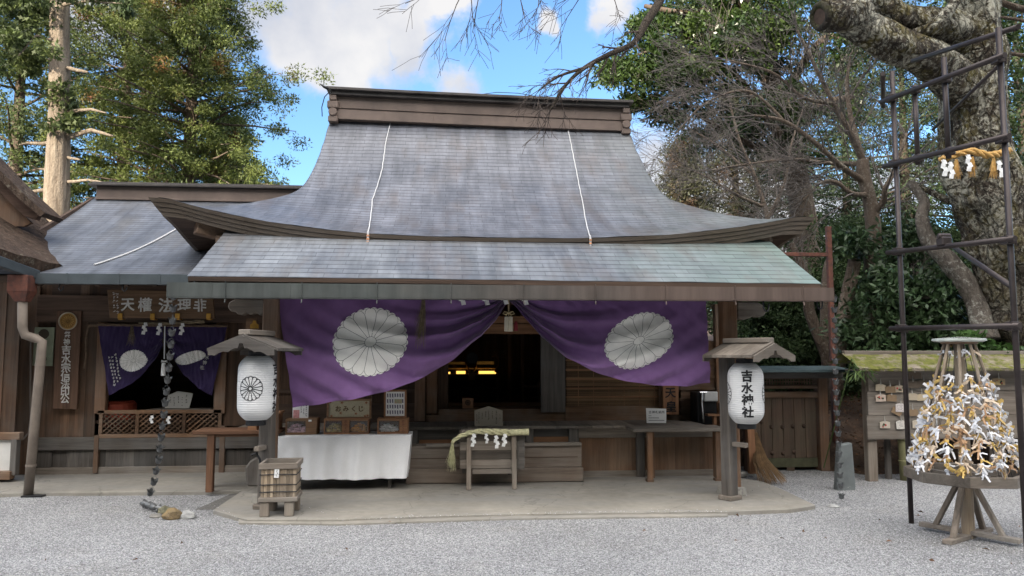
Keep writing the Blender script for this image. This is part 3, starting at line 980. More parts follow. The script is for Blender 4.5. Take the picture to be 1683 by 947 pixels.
mb = MB(); mb.pbox(700, 729, 956, 734, 9.68, 0.1); mb.build('step_ledge', W['grey_x'], hall, bevel=0.004)
# right front: rail, boards, sill, post, stones under the sill
mb = MB(); mb.pbox(951, 703, 1215, 719, YD + 0.02, 0.05); mb.pbox(958, 773, 1215, 785, YD + 0.02, 0.06); mb.build('front_rail', W['grey_x'], hall, bevel=0.005)
mb = MB(); xx = 952.0
while xx < 1214:
    w = rr.choice((17, 21, 23, 24)); mb.pbox(xx + 0.3, 718, min(xx + w, 1215), 774, YD + 0.05 + rr.uniform(0, 0.004), 0.02); xx += w
mb.build('front_boards', W['panel_z'], hall)
mb = MB(); mb.pbox(1047, 703, 1060, 788, YD - 0.02, 0.1); mb.build('front_post', W['greyd_z'], hall, bevel=0.006)
mb = MB()
rs = random.Random(9); xx = 962.0
M['stone'] = plain('grey_stone', (0.22, 0.21, 0.19), 0.85, var=0.45, sc=6, bump=0.6, bd=0.02)
xw = at(962, 790, YD).x
while xw < at(1215, 790, YD).x:
    w = rs.uniform(0.12, 0.3); mb.box((xw, YD + 0.04, 0.0), (xw + w * 0.92, YD + 0.25, rs.uniform(0.055, 0.085))); xw += w
mb.build('sill_stones', M['stone'], hall, bevel=0.02)
# left front behind the cloth table
mb = MB(); mb.pbox(440, 704, 672, 718, YD + 0.02, 0.05); mb.pbox(440, 772, 672, 786, YD + 0.02, 0.06); mb.build('front_rail', W['greyd_x'], hall, bevel=0.005)
mb = MB(); xx = 440
while xx < 668: mb.pbox(xx, 717, xx + 22, 773, YD + 0.06, 0.02); xx += 22.5
mb.build('front_boards', W['dark_z'], hall)

# hall body: front wall pieces, door jambs, blind, room inside
YW = 10.7
mb = MB(); xx = 440.0
while xx < 694: mb.pbox(xx, 495, xx + 24, 690, YW, 0.03); xx += 24.6
mb.build('wall_boards', W['dark_z'], hall)
mb = MB(); mb.pbox(440, 664, 700, 700, YW - 0.03, 0.05); mb.pbox(440, 640, 700, 646, YW - 0.04, 0.05); mb.build('wall_rail', W['dark_x'], hall)
mb = MB(); mb.pbox(682, 545, 699, 692, YW - 0.06, 0.08); mb.pbox(701, 545, 719, 680, YW - 0.03, 0.05); mb.build('door_jamb', W['brown_z'], hall, bevel=0.004)
mb = MB(); mb.pbox(889, 530, 929, 678, YW - 0.05, 0.05); mb.build('door_jamb', W['greyd_z'], hall, bevel=0.004)
mb = MB(); mb.pbox(720, 560, 737, 678, YW + 0.10, 0.05); mb.build('sliding_door', W['dark_z'], hall)
mb = MB(); mb.pbox(720, 672, 1090, 681, YW + 0.0, 0.6); mb.pbox(640, 681, 1090, 701, YW - 0.02, 0.05); mb.build('threshold', W['brown_x'], hall, bevel=0.004)
mb = MB(); mb.pbox(737, 662, 888, 673, YW + 0.62, 0.05); mb.build('floor_step', W['red_x'], hall)
mb = MB(); mb.pbox(700, 520, 960, 531, YW - 0.04, 0.1); mb.pbox(700, 533, 930, 549, YW + 0.02, 0.1); mb.build('lintel', W['red_x'], hall)
# bamboo blind: thin horizontal slats in front of a dark board
mb = MB(); yy = 563.0
while yy < 668: mb.pbox(931, yy, 1084, yy + 2.3, YW - 0.02, 0.012); yy += 3.0
W['blind'] = wood('blind_slats', (0.12, 0.07, 0.035), (0.30, 0.19, 0.10), 'x', isl=0.5)
bl = mb.build('bamboo_blind', W['blind'], hall)
mb = MB()
for y in (575, 591, 607, 622, 637, 651): mb.pbox(930, y, 1085, y + 2.2, YW - 0.035, 0.012)
for x in (950, 975, 1000, 1025, 1050, 1075): mb.pbox(x, 563, x + 0.8, 668, YW - 0.026, 0.004)
mb.build('blind_bar', W['red_x'], bl)
mb = MB(); mb.pbox(929, 500, 1092, 668, YW + 0.02, 0.03); mb.build('wall_boards', W['dark_z'], hall)
mb = MB(); mb.pbox(929, 668, 1092, 694, YW - 0.03, 0.05); mb.build('wall_sill', W['brown_x'], hall, bevel=0.004)
mb = MB(); mb.pbox(1083, 500, 1094, 700, YW - 0.06, 0.1); mb.pbox(1177, 500, 1190, 700, YW - 0.06, 0.1); mb.build('wall_post', W['brown_z'], hall, bevel=0.006)
mb = MB(); mb.pbox(1094, 560, 1240, 700, YW, 0.03); mb.build('wall_boards', W['brown_x'], hall)
mb = MB()
for y in (598, 618, 637, 655, 672): mb.pbox(1094, y, 1215, y + 4, YW - 0.025, 0.03)
mb.build('wall_slats', W['brown_x'], hall)
mb = MB(); mb.pbox(1094, 683, 1215, 699, YW - 0.03, 0.05); mb.build('wall_sill', W['brown_x'], hall)
# outer walls and dark room
zt = 3.0
mb = MB()
xl, xr = at(440, 600, YW).x, 3.30
for (x0, y0, x1, y1) in ((xl - 0.04, YW, xl, 15.0), (xr, YW, xr + 0.04, 15.0), (xl, 15.0, xr, 15.04)): mb.box((x0, y0, 0.02), (x1, y1, zt))
mb.box((xl, YW + 0.001, 2.33), (xr, YW + 0.06, zt))
mb.build('outer_wall', W['dark_z'], hall)
mb = MB(); mb.box((xl, YW + 0.65, ZD), (xr, 15.0, ZD + 0.12)); mb.build('room_floor', W['red_x'], hall)
mb = MB(); mb.box((xl, YW, 2.9), (xr, 15.0, 2.94)); mb.build('room_ceiling', W['dark_x'], hall)
mb = MB()
for a in (700, 745, 835, 856): mb.pbox(a, 480, a + 5, 668, 13.6, 0.06)
mb.pbox(690, 540, 900, 546, 13.58, 0.05); mb.pbox(690, 566, 760, 568, 13.58, 0.05)
mb.build('inner_post', W['brown_z'], hall)
# ------------------------------------------------------------------ left wing
YL = 10.84
wing = thing('side_hall', (-5.0, YL, 0), 'lower wooden wing with a lattice-railed window left of the big roof', 'side hall')
WX0, WX1, WY0, WY1 = -5.62, -2.55, 9.45, 12.6
M['wroof'] = shingle('wing_roof_copper', (0.105, 0.115, 0.14), (0.165, 0.178, 0.205), row=0.10, wid=0.30, brown=(0.13, 0.125, 0.12))
zA = at(180, 452, WY0).z; zB = at(300, 327, WY1).z


def wing_z(y):
    t = (y - WY0) / (WY1 - WY0)
    return zA + (zB - zA) * (0.82 * t + 0.18 * t * t)


mb = MB(); mb.grid(24, 24, lambda u, v: (WX0 + (WX1 - WX0) * u, WY0 + (WY1 - WY0) * v, wing_z(WY0 + (WY1 - WY0) * v)), lambda u, v: (WX0 + (WX1 - WX0) * u, 3.7 * v))
mb.grid(2, 6, lambda u, v: (WX0 + (WX1 - WX0) * u, WY1 + 3.1 * v, wing_z(WY1) - 1.6 * v), lambda u, v: (WX0 + (WX1 - WX0) * u, 3.7 * v))
mb.build('roof', M['wroof'], wing)
mb = MB(); mb.box((WX0, WY0 + 0.03, zA - 0.09), (WX1 + 0.3, WY0 + 0.08, zA - 0.012)); mb.beam((WX0 + 0.02, WY0, zA - 0.04), (WX0 + 0.02, WY1, zB - 0.04), 0.05, 0.08); mb.build('roof_edge', W['dark_x'], wing)
mb = MB(); mb.grid(2, 4, lambda u, v: (WX0 + 0.05 + (WX1 - WX0) * u, WY0 + 0.05 + 1.6 * v, wing_z(WY0 + 0.05 + 1.6 * v) - 0.10)); mb.build('soffit', W['dark_x'], wing)
mb = MB()
for k in range(10): x = WX0 + 0.15 + k * 0.33; mb.beam((x, WY0 + 0.08, zA - 0.10), (x, YL + 0.1, wing_z(YL + 0.1) - 0.14), 0.05, 0.07)
mb.build('rafters', W['dark_x'], wing)
zr = zB
mb = MB(); mb.box((WX0 + 0.12, WY1 - 0.14, zr - 0.05), (-2.35, WY1 + 0.14, zr + 0.15)); mb.box((WX0 + 0.11, WY1 - 0.15, zr - 0.06), (-2.35, WY1 + 0.15, zr - 0.02)); mb.build('ridge_box', M['ridge'], wing, bevel=0.006)
mb = MB(); mb.box((WX0 + 0.02, WY1 - 0.22, zr + 0.152), (-2.3, WY1 + 0.22, zr + 0.19)); mb.box((WX0 + 0.07, WY1 - 0.18, zr + 0.192), (-2.3, WY1 + 0.18, zr + 0.22)); mb.build('ridge_cap', M['ridgecap'], wing, bevel=0.006)
# gutter
mb = MB()
GLY = 9.36
p, q = at(52, 449, GLY), at(330, 450, GLY); zq = at(180, 467, GLY).z
mb.box((p.x, GLY, zq), (q.x, GLY + 0.012, p.z)); mb.box((p.x, GLY + 0.10, zq), (q.x, GLY + 0.112, p.z)); mb.box((p.x, GLY + 0.0125, zq), (q.x, GLY + 0.0995, zq + 0.01)); mb.box((p.x - 0.006, GLY - 0.003, zq - 0.003), (p.x - 0.0005, GLY + 0.115, p.z + 0.003))
for a in (110, 195, 262): x = at(a, 455, GLY).x; mb.box((x - 0.012, GLY - 0.004, zq - 0.003), (x + 0.012, GLY - 0.0005, p.z + 0.003))
M['gutter2'] = plain('blue_grey_gutter', (0.075, 0.09, 0.10), 0.5, 0.3, var=0.3, sc=3)
wg = mb.build('gutter', M['gutter2'], wing)
for a in (95, 200):
    x = at(a, 470, GLY).x; h = MB(); h.tube([(x, GLY + 0.05, zq), (x - 0.005, GLY + 0.03, zq - 0.06), (x + 0.02, GLY + 0.03, zq - 0.085), (x + 0.045, GLY + 0.03, zq - 0.06), (x + 0.045, GLY + 0.03, zq - 0.03)], 0.008, 6); h.build('gutter_hook', M['black'], wg)
# a length of white cable slung down the wing roof
mb = MB(); pts = []
for k in range(16):
    t = k / 15; a, b = 155 + (300 - 155) * t, 437 + (372 - 437) * t - 10 * math.sin(PI * t) * -0.6
    lo, hi = WY0, WY1
    for _ in range(30):
        m = (lo + hi) / 2; pp = at(a, b, m)
        if pp.z > wing_z(m): lo = m
        else: hi = m
    pp = at(a, b, hi); pts.append((pp.x, pp.y, wing_z(pp.y) + 0.015))
mb.tube(pts, 0.012, 5); mb.build('conductor_cable', M['cable'], wing)

# wall: vertical planks, posts, sill beam, plinth boards, window opening
mb = MB(); xx = 58.0; rw = random.Random(5)
while xx < 160:
    w = rw.uniform(15, 26); mb.pbox(xx + 0.3, 466, min(xx + w, 160), 719, YL + rw.uniform(0, 0.012), 0.03); xx += w
mb.build('wall_boards', W['wall_z'], wing)
mb = MB(); mb.pbox(158, 500, 176, 680, YL - 0.05, 0.1); mb.pbox(353, 500, 372, 680, YL - 0.05, 0.1); mb.build('window_post', W['brown_z'], wing, bevel=0.006)
mb = MB(); mb.pbox(28, 470, 58, 780, YL - 0.04, 0.1); mb.pbox(153, 716, 161, 778, YL - 0.06, 0.1); mb.pbox(360, 700, 369, 778, YL - 0.06, 0.1); mb.build('wall_post', W['wall_z'], wing, bevel=0.006)
mb = MB(); mb.pbox(52, 466, 440, 540, YL + 0.01, 0.05); mb.build('lintel_board', W['dark_x'], wing)
mb = MB(); mb.pbox(60, 486, 440, 530, YL - 0.07, 0.07); mb.build('lintel', W['dark_x'], wing, bevel=0.006)
mb = MB(); mb.pbox(370, 500, 440, 700, YL, 0.03); mb.build('wall_boards', W['dark_z'], wing)
mb = MB(); mb.pbox(58, 718, 440, 739, YL - 0.05, 0.06); mb.build('sill_beam', W['greyd_x'], wing, bevel=0.008)
mb = MB(); xx = 58.0
while xx < 440:
    w = rw.uniform(18, 28)
    if not 84 < xx < 96: mb.pbox(xx + 0.3, 739, xx + w, 768, YL + rw.uniform(0, 0.006), 0.03)
    else: w = 24; mb.pbox(xx, 739, xx + w, 768, YL + 0.03, 0.02)
    xx += w
mb.build('plinth_boards', W['greyd_z'], wing)
mb = MB(); mb.pbox(58, 767, 440, 780, YL - 0.03, 0.06); mb.build('ground_sill', W['grey_x'], wing, bevel=0.008)
# lattice rail under the window
lat = MB()
YT = YL - 0.03
lat.pbox(160, 674, 364, 680, YT - 0.02, 0.05); lat.pbox(162, 713, 364, 720, YT - 0.02, 0.05)
for a in (162, 222, 299, 358): lat.pbox(a, 679, a + 6, 714, YT - 0.015, 0.04)
lo = lat.build('window_rail', W['brown_x'], wing, bevel=0.003)
lat = MB()
for (a0, a1) in ((168, 222), (228, 299), (305, 358)):
    for sgn in (1, -1):
        k = -40
        while k < a1 - a0 + 40:
            # slanted strip clipped to the panel
            pts = []
            for t in np.linspace(0, 1, 30):
                a = a0 + k + sgn * 40 * (t - 0.5) * 1.0; b = 680 + 33 * t
                if a0 <= a <= a1: pts.append((a, b))
            if len(pts) > 2:
                p, q = at(pts[0][0], pts[0][1], YT + 0.012 * (1 + sgn)), at(pts[-1][0], pts[-1][1], YT + 0.012 * (1 + sgn))
                lat.beam(p, q, 0.016, 0.008, (0, 1, 0))
            k += 9.5
lat.build('lattice', W['brown_x'], lo)
# dark room behind the window
mb = MB(); xa, xb = at(60, 600, YL).x, at(440, 600, YL).x
mb.box((xa, YL + 2.2, 0.02), (xb, YL + 2.24, 2.9)); mb.box((xa - 0.04, YL + 0.06, 0.02), (xa, YL + 2.2, 2.9)); mb.box((xb, YL + 0.06, 0.02), (xb + 0.04, YL + 2.2, 2.9)); mb.box((xa, YL + 0.06, 2.72), (xb, YL + 2.2, 2.76)); mb.box((xa, YL + 0.06, 0.70), (xb, YL + 2.2, 0.74))
mb.build('room_shell', W['dark_x'], wing)
# downpipe with its rusty copper hopper
M['pipe'] = plain('grey_brown_pipe', (0.20, 0.165, 0.135), 0.6, 0.1, var=0.25, sc=5)
M['rust'] = plain('rusty_copper', (0.20, 0.075, 0.05), 0.6, 0.2, var=0.5, sc=14, c2=(0.075, 0.04, 0.034))
mb = MB()
Yp = 9.30
c0 = at(37, 492, Yp); c1 = at(37, 538, Yp); c2 = at(41, 551, Yp + 0.02); c3 = at(58, 556, Yp + 0.04); c4 = at(69, 562, Yp + 0.05); c5 = at(67, 590, Yp + 0.05)
bt = gr(46, 816)
mb.tube([c0, c1, c2, c3, c4, c5, c5.lerp(bt, 0.5), bt], 0.052, 14)
dp = mb.build('downpipe', M['pipe'], wing, smooth=True)
mb = MB(); a, b = at(20, 453, Yp), at(52, 480, Yp); mb.box((a.x, Yp - 0.10, b.z), (b.x, Yp + 0.12, a.z))
c = at(37, 496, Yp)
vs = [(a.x, Yp - 0.10, b.z), (b.x, Yp - 0.10, b.z), (b.x, Yp + 0.12, b.z), (a.x, Yp + 0.12, b.z), (c.x - 0.06, Yp - 0.06, c.z), (c.x + 0.06, Yp - 0.06, c.z), (c.x + 0.06, Yp + 0.06, c.z), (c.x - 0.06, Yp + 0.06, c.z)]
mb.add(vs, [(0, 1, 5, 4), (1, 2, 6, 5), (2, 3, 7, 6), (3, 0, 4, 7), (4, 5, 6, 7)])
mb.build('hopper', M['rust'], dp, bevel=0.004)
mb = MB()
for (a_, b_) in ((36, 500), (67, 600), (52, 765)):
    pc = c0 if b_ == 500 else (c5.lerp(bt, (b_ - 590) / 226.0)); mb = MB(); mb.lathe([(0.057, -0.012), (0.057, 0.012)], pc, 14); mb.build('pipe_band', M['pipe'], dp)
# electric conduit with junction box
mb = MB(); mb.tube([at(51, 560, 10.72), at(50, 690, 10.72), at(47, 712, 10.72), at(38, 722, 10.72), at(26, 725, 10.72)], 0.012, 6); cd = mb.build('conduit', M['pipe'], wing)
mb = MB(); mb.pbox(18, 715, 29, 724, 10.68, 0.05); mb.build('junction_box', M['white'], cd, bevel=0.006)
dr = MB(); d0, d1 = gr(20, 818), gr(78, 812); dr.box((d0.x + 0.1, d0.y - 0.02, 0.0), (d1.x + 0.05, d1.y + 0.18, 0.02))
tag(dr.build('drain_cover', M['black'], bevel=0.004), 'flat black drain cover in the gravel at the foot of the downpipe', 'drain cover')

# ------------------------------------------------------------------ building at the far left with the bark roof
lb = thing('side_building', (-7.2, 10.0, 0), 'partly seen building with a mossy brown bark roof at the left edge', 'building')
M['barkroof'] = bark('bark_thatch', (0.030, 0.020, 0.015), (0.12, 0.082, 0.060), lichen=(0.19, 0.17, 0.13), la=0.0, sc=1.6)
N = 20


def bz(u, v):
    """bark roof sheet: u runs left to right, v from eave to top"""
    e = Vector(at(-140, 372, 8.2)).lerp(at(100, 436, 9.75), u)
    t = Vector(at(-140, 270, 10.6)).lerp(at(66, 352, 11.6), u)
    p = e.lerp(t, v); p.z += -0.10 * math.sin(PI * v) + 0.03 * noise.noise((p.x * 4, p.y * 4, 0))
    return p


mb = MB(); mb.grid(40, 24, bz)
# thick trimmed edge below the eave
vs = [bz(k / 40, 0) for k in range(41)]; n0 = len(mb.v); mb.v.extend([tuple(p) for p in vs] + [(p.x + 0.01, p.y + 0.12, p.z - 0.16) for p in vs])
mb.f.extend([(n0 + k, n0 + 41 + k, n0 + 42 + k, n0 + k + 1) for k in range(40)])
vs = [bz(1, k / 24) for k in range(25)]; n0 = len(mb.v); mb.v.extend([tuple(p) for p in vs] + [(p.x + 0.12, p.y + 0.06, p.z - 0.14) for p in vs])
mb.f.extend([(n0 + k, n0 + 25 + k, n0 + 26 + k, n0 + k + 1) for k in range(24)])
mb.build('roof', M['barkroof'], lb, smooth=True)
# gable bargeboard and thick verge above
W['barge'] = wood('bargeboard', (0.055, 0.030, 0.020), (0.14, 0.085, 0.06), 'x')
mb = MB(); mb.pslab([(-90, 205), (-40, 252), (0, 292), (30, 322), (66, 350), (60, 362), (40, 356), (20, 338), (0, 318), (-30, 290), (-90, 238)], 10.5, 0.08); mb.build('bargeboard', W['barge'], lb, bevel=0.006)
mb = MB(); mb.pslab([(-90, 188), (-40, 238), (0, 280), (34, 314), (74, 350), (66, 356), (30, 326), (0, 296), (-40, 256), (-90, 210)], 10.3, 0.5); mb.build('gable_verge', M['barkroof'], lb)
mb = MB(); mb.pslab([(-90, 240), (0, 318), (36, 352), (52, 366), (40, 372), (-90, 372)], 10.62, 0.05); mb.build('gable_wall', W['brown_z'], lb)
mb = MB()
p, q = at(-60, 400, 8.55), at(60, 446, 9.42)
mb.beam((p.x, p.y, p.z - 0.06), (q.x, q.y, q.z - 0.05), 0.10, 0.11); mb.build('gutter', M['gutter2'], lb, bevel=0.006)
mb = MB(); rw = random.Random(11); xx = -150.0
while xx < 30:
    w = rw.uniform(16, 24); mb.pbox(xx + 0.3, 440, min(xx + w, 31), 716, 10.3 + rw.uniform(0, 0.01), 0.03); xx += w
mb.build('wall_boards', W['wall_z'], lb)
mb = MB(); mb.pbox(-150, 712, 32, 724, 10.24, 0.1); mb.pbox(-150, 776, 16, 790, 10.2, 0.12); mb.build('wall_rail', W['brown_x'], lb, bevel=0.006)
mb = MB(); mb.pbox(16, 722, 26, 782, 10.24, 0.1); mb.build('corner_post', W['greyd_z'], lb, bevel=0.006)
mb = MB(); mb.pbox(-150, 723, 17, 777, 10.29, 0.04); mb.build('plaster_panel', M['plaster'], lb)
mb = MB(); mb.box((-10.0, 10.42, 0.02), (at(28, 600, 10.4).x, 10.46, 2.6)); mb.build('inner_wall', W['dark_z'], lb)
# ------------------------------------------------------------------ cloth, crests, signs
def cloth_mat(name, c1, c2):
    m, nt, P = new_mat(name); T = NT(nt)
    w = T.coord('Object')
    col = T.ramp(T.noise(w, 1.5, 4, 0.6), [(0.3, c1), (0.7, c2)])
    wv = T.noise(T.coord('Object', (260, 260, 260)), 1.0, 2, 0.5)
    col = T.mix(0.35, col, T.ramp(wv, [(0.3, 0.7), (0.7, 1.15)]), 'MULTIPLY')
    T.l(col, P.inputs['Base Color']); P.inputs['Roughness'].default_value = 0.8
    P.inputs['Sheen Weight'].default_value = 0.25; P.inputs['Sheen Roughness'].default_value = 0.5
    P.inputs['Specular IOR Level'].default_value = 0.15
    T.bump(T.math('ADD', wv, T.math('MULTIPLY', T.noise(w, 14, 4, 0.6), 2.0)), 0.25, 0.004, P)
    return m


M['purple'] = cloth_mat('purple_cloth', (0.15, 0.075, 0.20), (0.235, 0.130, 0.305))
M['navy'] = cloth_mat('navy_purple_cloth', (0.023, 0.014, 0.055), (0.042, 0.026, 0.088))
M['crest'] = cloth_mat('crest_white_cloth', (0.86, 0.84, 0.80), (0.92, 0.91, 0.88))
M['linen'] = cloth_mat('white_tablecloth', (0.70, 0.71, 0.73), (0.80, 0.80, 0.81))


def crest_geo(place, white, lines, lw=0.0095, disc=True):
    n = 192; R = 14
    if disc:
        def rm(t):
            k = abs(math.sin(t * 16)) ** 0.6
            return 0.955 + 0.045 * k
        def fn(u, v):
            t = 2 * PI * u; r = rm(t) * v
            return place(r * math.cos(t), r * math.sin(t), 0)
        white.grid(n, R, fn)

    def stroke(pts, w=lw):
        vs = []
        for i, (a, b) in enumerate(pts):
            a0, b0 = pts[max(i - 1, 0)]; a1, b1 = pts[min(i + 1, len(pts) - 1)]
            dx, dy = a1 - a0, b1 - b0; L = math.hypot(dx, dy) or 1
            nx, ny = -dy / L * w / 2, dx / L * w / 2
            vs += [place(a + nx, b + ny, 1), place(a - nx, b - ny, 1)]
        lines.add(vs, [(2 * i, 2 * i + 1, 2 * i + 3, 2 * i + 2) for i in range(len(pts) - 1)])
    rc = 0.84; h = PI / 16
    for k in range(16):
        t = 2 * PI * k / 16
        stroke([((0.15 + (rc - 0.15) * q / 8) * math.cos(t + h), (0.15 + (rc - 0.15) * q / 8) * math.sin(t + h)) for q in range(9)])
        cx, cy = rc * math.cos(h) * math.cos(t), rc * math.cos(h) * math.sin(t); rr = rc * math.sin(h)
        stroke([(cx + rr * math.cos(t + g) * 0.92, cy + rr * math.sin(t + g)) for g in [(-PI / 2 + PI * q / 12) for q in range(13)]])
        t2 = t + h
        stroke([(0.965 * math.cos(t2 + g), 0.965 * math.sin(t2 + g)) for g in (-0.085, -0.04, 0, 0.04, 0.085)], lw * 0.7)
    stroke([(0.15 * math.cos(2 * PI * q / 32), 0.15 * math.sin(2 * PI * q / 32)) for q in range(33)])


class Drape:
    """half of a gathered curtain: u from the free outer edge to the gather, v from the rail down"""
    def __init__(s, Y, top_o, bot_o, top_g, bottom, amp=0.05, nf=4.2, kf=0.8, seed=0, bell=0.0):
        s.Y, s.amp, s.nf, s.kf, s.seed, s.bell = Y, amp, nf, kf, seed, bell
        A = lambda p: at(p[0], p[1], Y)
        s.to, s.bo, s.tg = A(top_o), A(bot_o), A(top_g)
        s.B = [A(p) for p in bottom]     # from outer bottom corner to the gather

    def xo(s, v): return s.to.x + (s.bo.x - s.to.x) * v

    def ztop(s, u): return s.to.z + (s.tg.z - s.to.z) * u

    def zbot(s, x):
        B = s.B; sg = 1 if B[-1].x > B[0].x else -1
        if (x - B[0].x) * sg <= 0: return B[0].z
        for i in range(len(B) - 1):
            if (x - B[i].x) * sg >= 0 and (B[i + 1].x - x) * sg >= 0:
                t = (x - B[i].x) / (B[i + 1].x - B[i].x)
                p0, p1, p2, p3 = (B[max(i - 1, 0)].z, B[i].z, B[i + 1].z, B[min(i + 2, len(B) - 1)].z)
                return p1 + 0.5 * t * (p2 - p0 + t * (2 * p0 - 5 * p1 + 4 * p2 - p3 + t * (3 * (p1 - p2) + p3 - p0)))
        return B[-1].z

    def depth(s, u, v):
        ph = s.nf * (v + s.kf * (1 - u) ** 2) + 0.35 * noise.noise((u * 2.5, v * 2.5, s.seed))
        a = 1.15 * s.amp * (0.35 + 0.65 * v) * (0.28 + 0.72 * min(1, u * 1.25)) * min(1, v * 3)
        k = math.sin(2 * PI * ph)
        k = k * 0.75 + 0.25 * math.sin(2 * PI * (2.3 * ph + 0.3)) * u
        w = 0.5 * s.amp * noise.noise((u * 5, v * 4, s.seed + 7)) + 0.012 * noise.noise((u * 22 + v * 9, v * 6, s.seed)) + 0.006 * noise.noise((u * 50, v * 14 - u * 20, s.seed)) * min(1, v * 3)
        g = 0.03 * max(0, u - 0.75) * math.sin(2 * PI * v * 9)
        return a * k + w + g - s.bell * v * v

    def pt(s, u, v, off=0.0):
        x = s.xo(v) + (s.tg.x - s.xo(v)) * u
        zt, zb = s.ztop(u), s.zbot(x)
        zb += 0.004 * math.sin(u * 40)
        return Vector((x, s.Y + s.depth(u, v) - off, zt + (zb - zt) * v))

    def inv(s, x, z):
        v = 0.5; u = 0.5
        for _ in range(8):
            u = (x - s.xo(v)) / (s.tg.x - s.xo(v)); zt, zb = s.ztop(u), s.zbot(x)
            v = (z - zt) / (zb - zt)
        return u, v

    def lift(s, x, z, off):
        u, v = s.inv(x, z)
        return Vector((x, s.Y + s.depth(u, v) - off, z))


def crest_on(dr, c, ax, ay, shear=0.0, rot=0.0, warp=0.0):
    cw = at(c[0], c[1], dr.Y); sc = (at(c[0] + 100, c[1], dr.Y).x - cw.x) / 100
    white, lines = MB(), MB()

    def place(a, b, layer):
        a2 = a * math.cos(rot) - b * math.sin(rot); b2 = a * math.sin(rot) + b * math.cos(rot)
        x = cw.x + (a2 * ax + shear * b2 * ax + warp * ax * math.sin(b2 * 3.0 + a2)) * sc; z = cw.z + (b2 * ay + warp * ay * math.sin(a2 * 2.6)) * sc
        return dr.lift(x, z, 0.005 if layer == 0 else 0.008)
    crest_geo(place, white, lines)
    return white, lines


YC = 8.70
cur = thing('shrine_curtain', (at(822, 490, YC).x, YC, 1.2), 'wide purple curtain with two white chrysanthemum crests, gathered up at the middle', 'curtain')
DL = Drape(YC, (454, 478), (483, 668), (833, 480), [(483, 669), (540, 661), (610, 649), (680, 627), (740, 594), (790, 553), (815, 526), (833, 500)], amp=0.085, nf=4.0, kf=0.85, seed=1, bell=0.05)
DR = Drape(YC, (1160, 482), (1166, 629), (838, 480), [(1166, 629), (1125, 634), (1060, 631), (990, 616), (930, 588), (890, 556), (860, 522), (838, 498)], amp=0.08, nf=3.6, kf=0.75, seed=5, bell=0.03)
for D in (DL, DR):
    mb = MB(); mb.grid(120, 60, lambda u, v: D.pt(u, v)); o = mb.build('drape', M['purple'], cur, smooth=True)
    mb = MB(); mb.grid(120, 1, lambda u, v: D.pt(u, 0.972 + 0.03 * v, 0.004)); mb.build('hem', M['purple'], o, smooth=True)
    if D is DL: wmb, lmb = crest_on(D, (609, 562), 61, 57, shear=0.05, rot=rad(4), warp=0.012)
    else: wmb, lmb = crest_on(D, (1050, 560), 54, 46, shear=0.22, rot=rad(14), warp=0.03)
    c = wmb.build('crest', M['crest'], o, smooth=True)
    lmb.build('crest_line', M['ink'], o)
# cream hanging tassel with its cord at the gather
ct = at(836, 505, YC - 0.06)
tas = thing('tassel', (ct.x, ct.y, ct.z - 0.3), 'cream cord tassel hanging where the purple curtain is gathered', 'tassel')
mb = MB(); mb.tube([at(836, 486, YC - 0.06), at(836, 512, YC - 0.07), at(836, 520, YC - 0.08)], 0.008, 6)
for sg in (-1, 1):
    c0 = at(836, 514, YC - 0.09)
    mb.tube([c0, c0 + Vector((sg * 0.05, -0.01, 0.012)), c0 + Vector((sg * 0.065, -0.01, -0.012)), c0 + Vector((sg * 0.035, -0.01, -0.022)), c0], 0.006, 6)
    mb.tube([c0, c0 + Vector((sg * 0.03, 0, -0.03)), c0 + Vector((sg * 0.02, 0, -0.05))], 0.006, 6)
mb.build('cord', M['straw'], tas)
for a in (832.5, 839):
    b0 = at(a, 520, YC - 0.09); mb = MB(); mb.lathe([(0.012, 0), (0.023, -0.008), (0.025, -0.03), (0.023, -0.036), (0.025, -0.045), (0.027, -0.165), (0.024, -0.170)][::-1], b0, 14); mb.build('tuft', plain('cream_cord', (0.66, 0.60, 0.48), 0.85, var=0.15), tas, smooth=False)
mb = MB(); rb = at(848, 536, YC + 0.05); mb.lathe([(0.006, 0.06), (0.02, 0.03), (0.024, -0.05), (0.02, -0.055)][::-1], rb, 10); mb.build('red_tuft', plain('dark_red_cord', (0.22, 0.03, 0.035), 0.8), tas)


def shide_geo(mb, top, sz, tilt=0.0, n=4, rot=0.0, seed=0, dep=0.012):
    """zigzag folded paper streamer hanging from point top; sz = width of one fold (m)"""
    r = random.Random(seed)
    ca, sa = math.cos(rot), math.sin(rot)
    x, z = 0.0, 0.0
    mb.box((top[0] - 0.006, top[1] - 0.002, top[2] - 0.3 * sz), (top[0] + 0.006, top[1] + 0.002, top[2]))
    z = -0.12 * sz
    for k in range(n):
        s = 1 if k % 2 == 0 else -1
        q = [(-0.45, 0.0), (0.25, 0.12), (0.45, -0.62), (-0.28, -0.74)] if s > 0 else [(-0.25, 0.12), (0.45, 0.0), (0.28, -0.74), (-0.45, -0.62)]
        ox = 0.16 * s
        vs = []
        for dy in (0.0, 0.0016):
            for (a, b) in q:
                X, Z = (a + ox) * sz, z + b * sz
                Yy = -0.10 * sz * k * 0.4 + dep * s * (0.5 - abs(b)) + dy + 0.006 * r.uniform(-1, 1)
                X2 = X * math.cos(tilt) - Z * math.sin(tilt); Z2 = X * math.sin(tilt) + Z * math.cos(tilt)
                vs.append((top[0] + X2 * ca - Yy * sa, top[1] + X2 * sa + Yy * ca, top[2] + Z2))
        mb.add(vs, [(3, 2, 1, 0), (4, 5, 6, 7), (0, 1, 5, 4), (1, 2, 6, 5), (2, 3, 7, 6), (3, 0, 4, 7)])
        z -= 0.62 * sz
    return mb


def shide(top, sz, label, group=None, **k):
    mb = MB(); shide_geo(mb, top, sz, **k)
    return tag(mb.build('paper_streamer', M['white']), label, 'paper streamer', group)


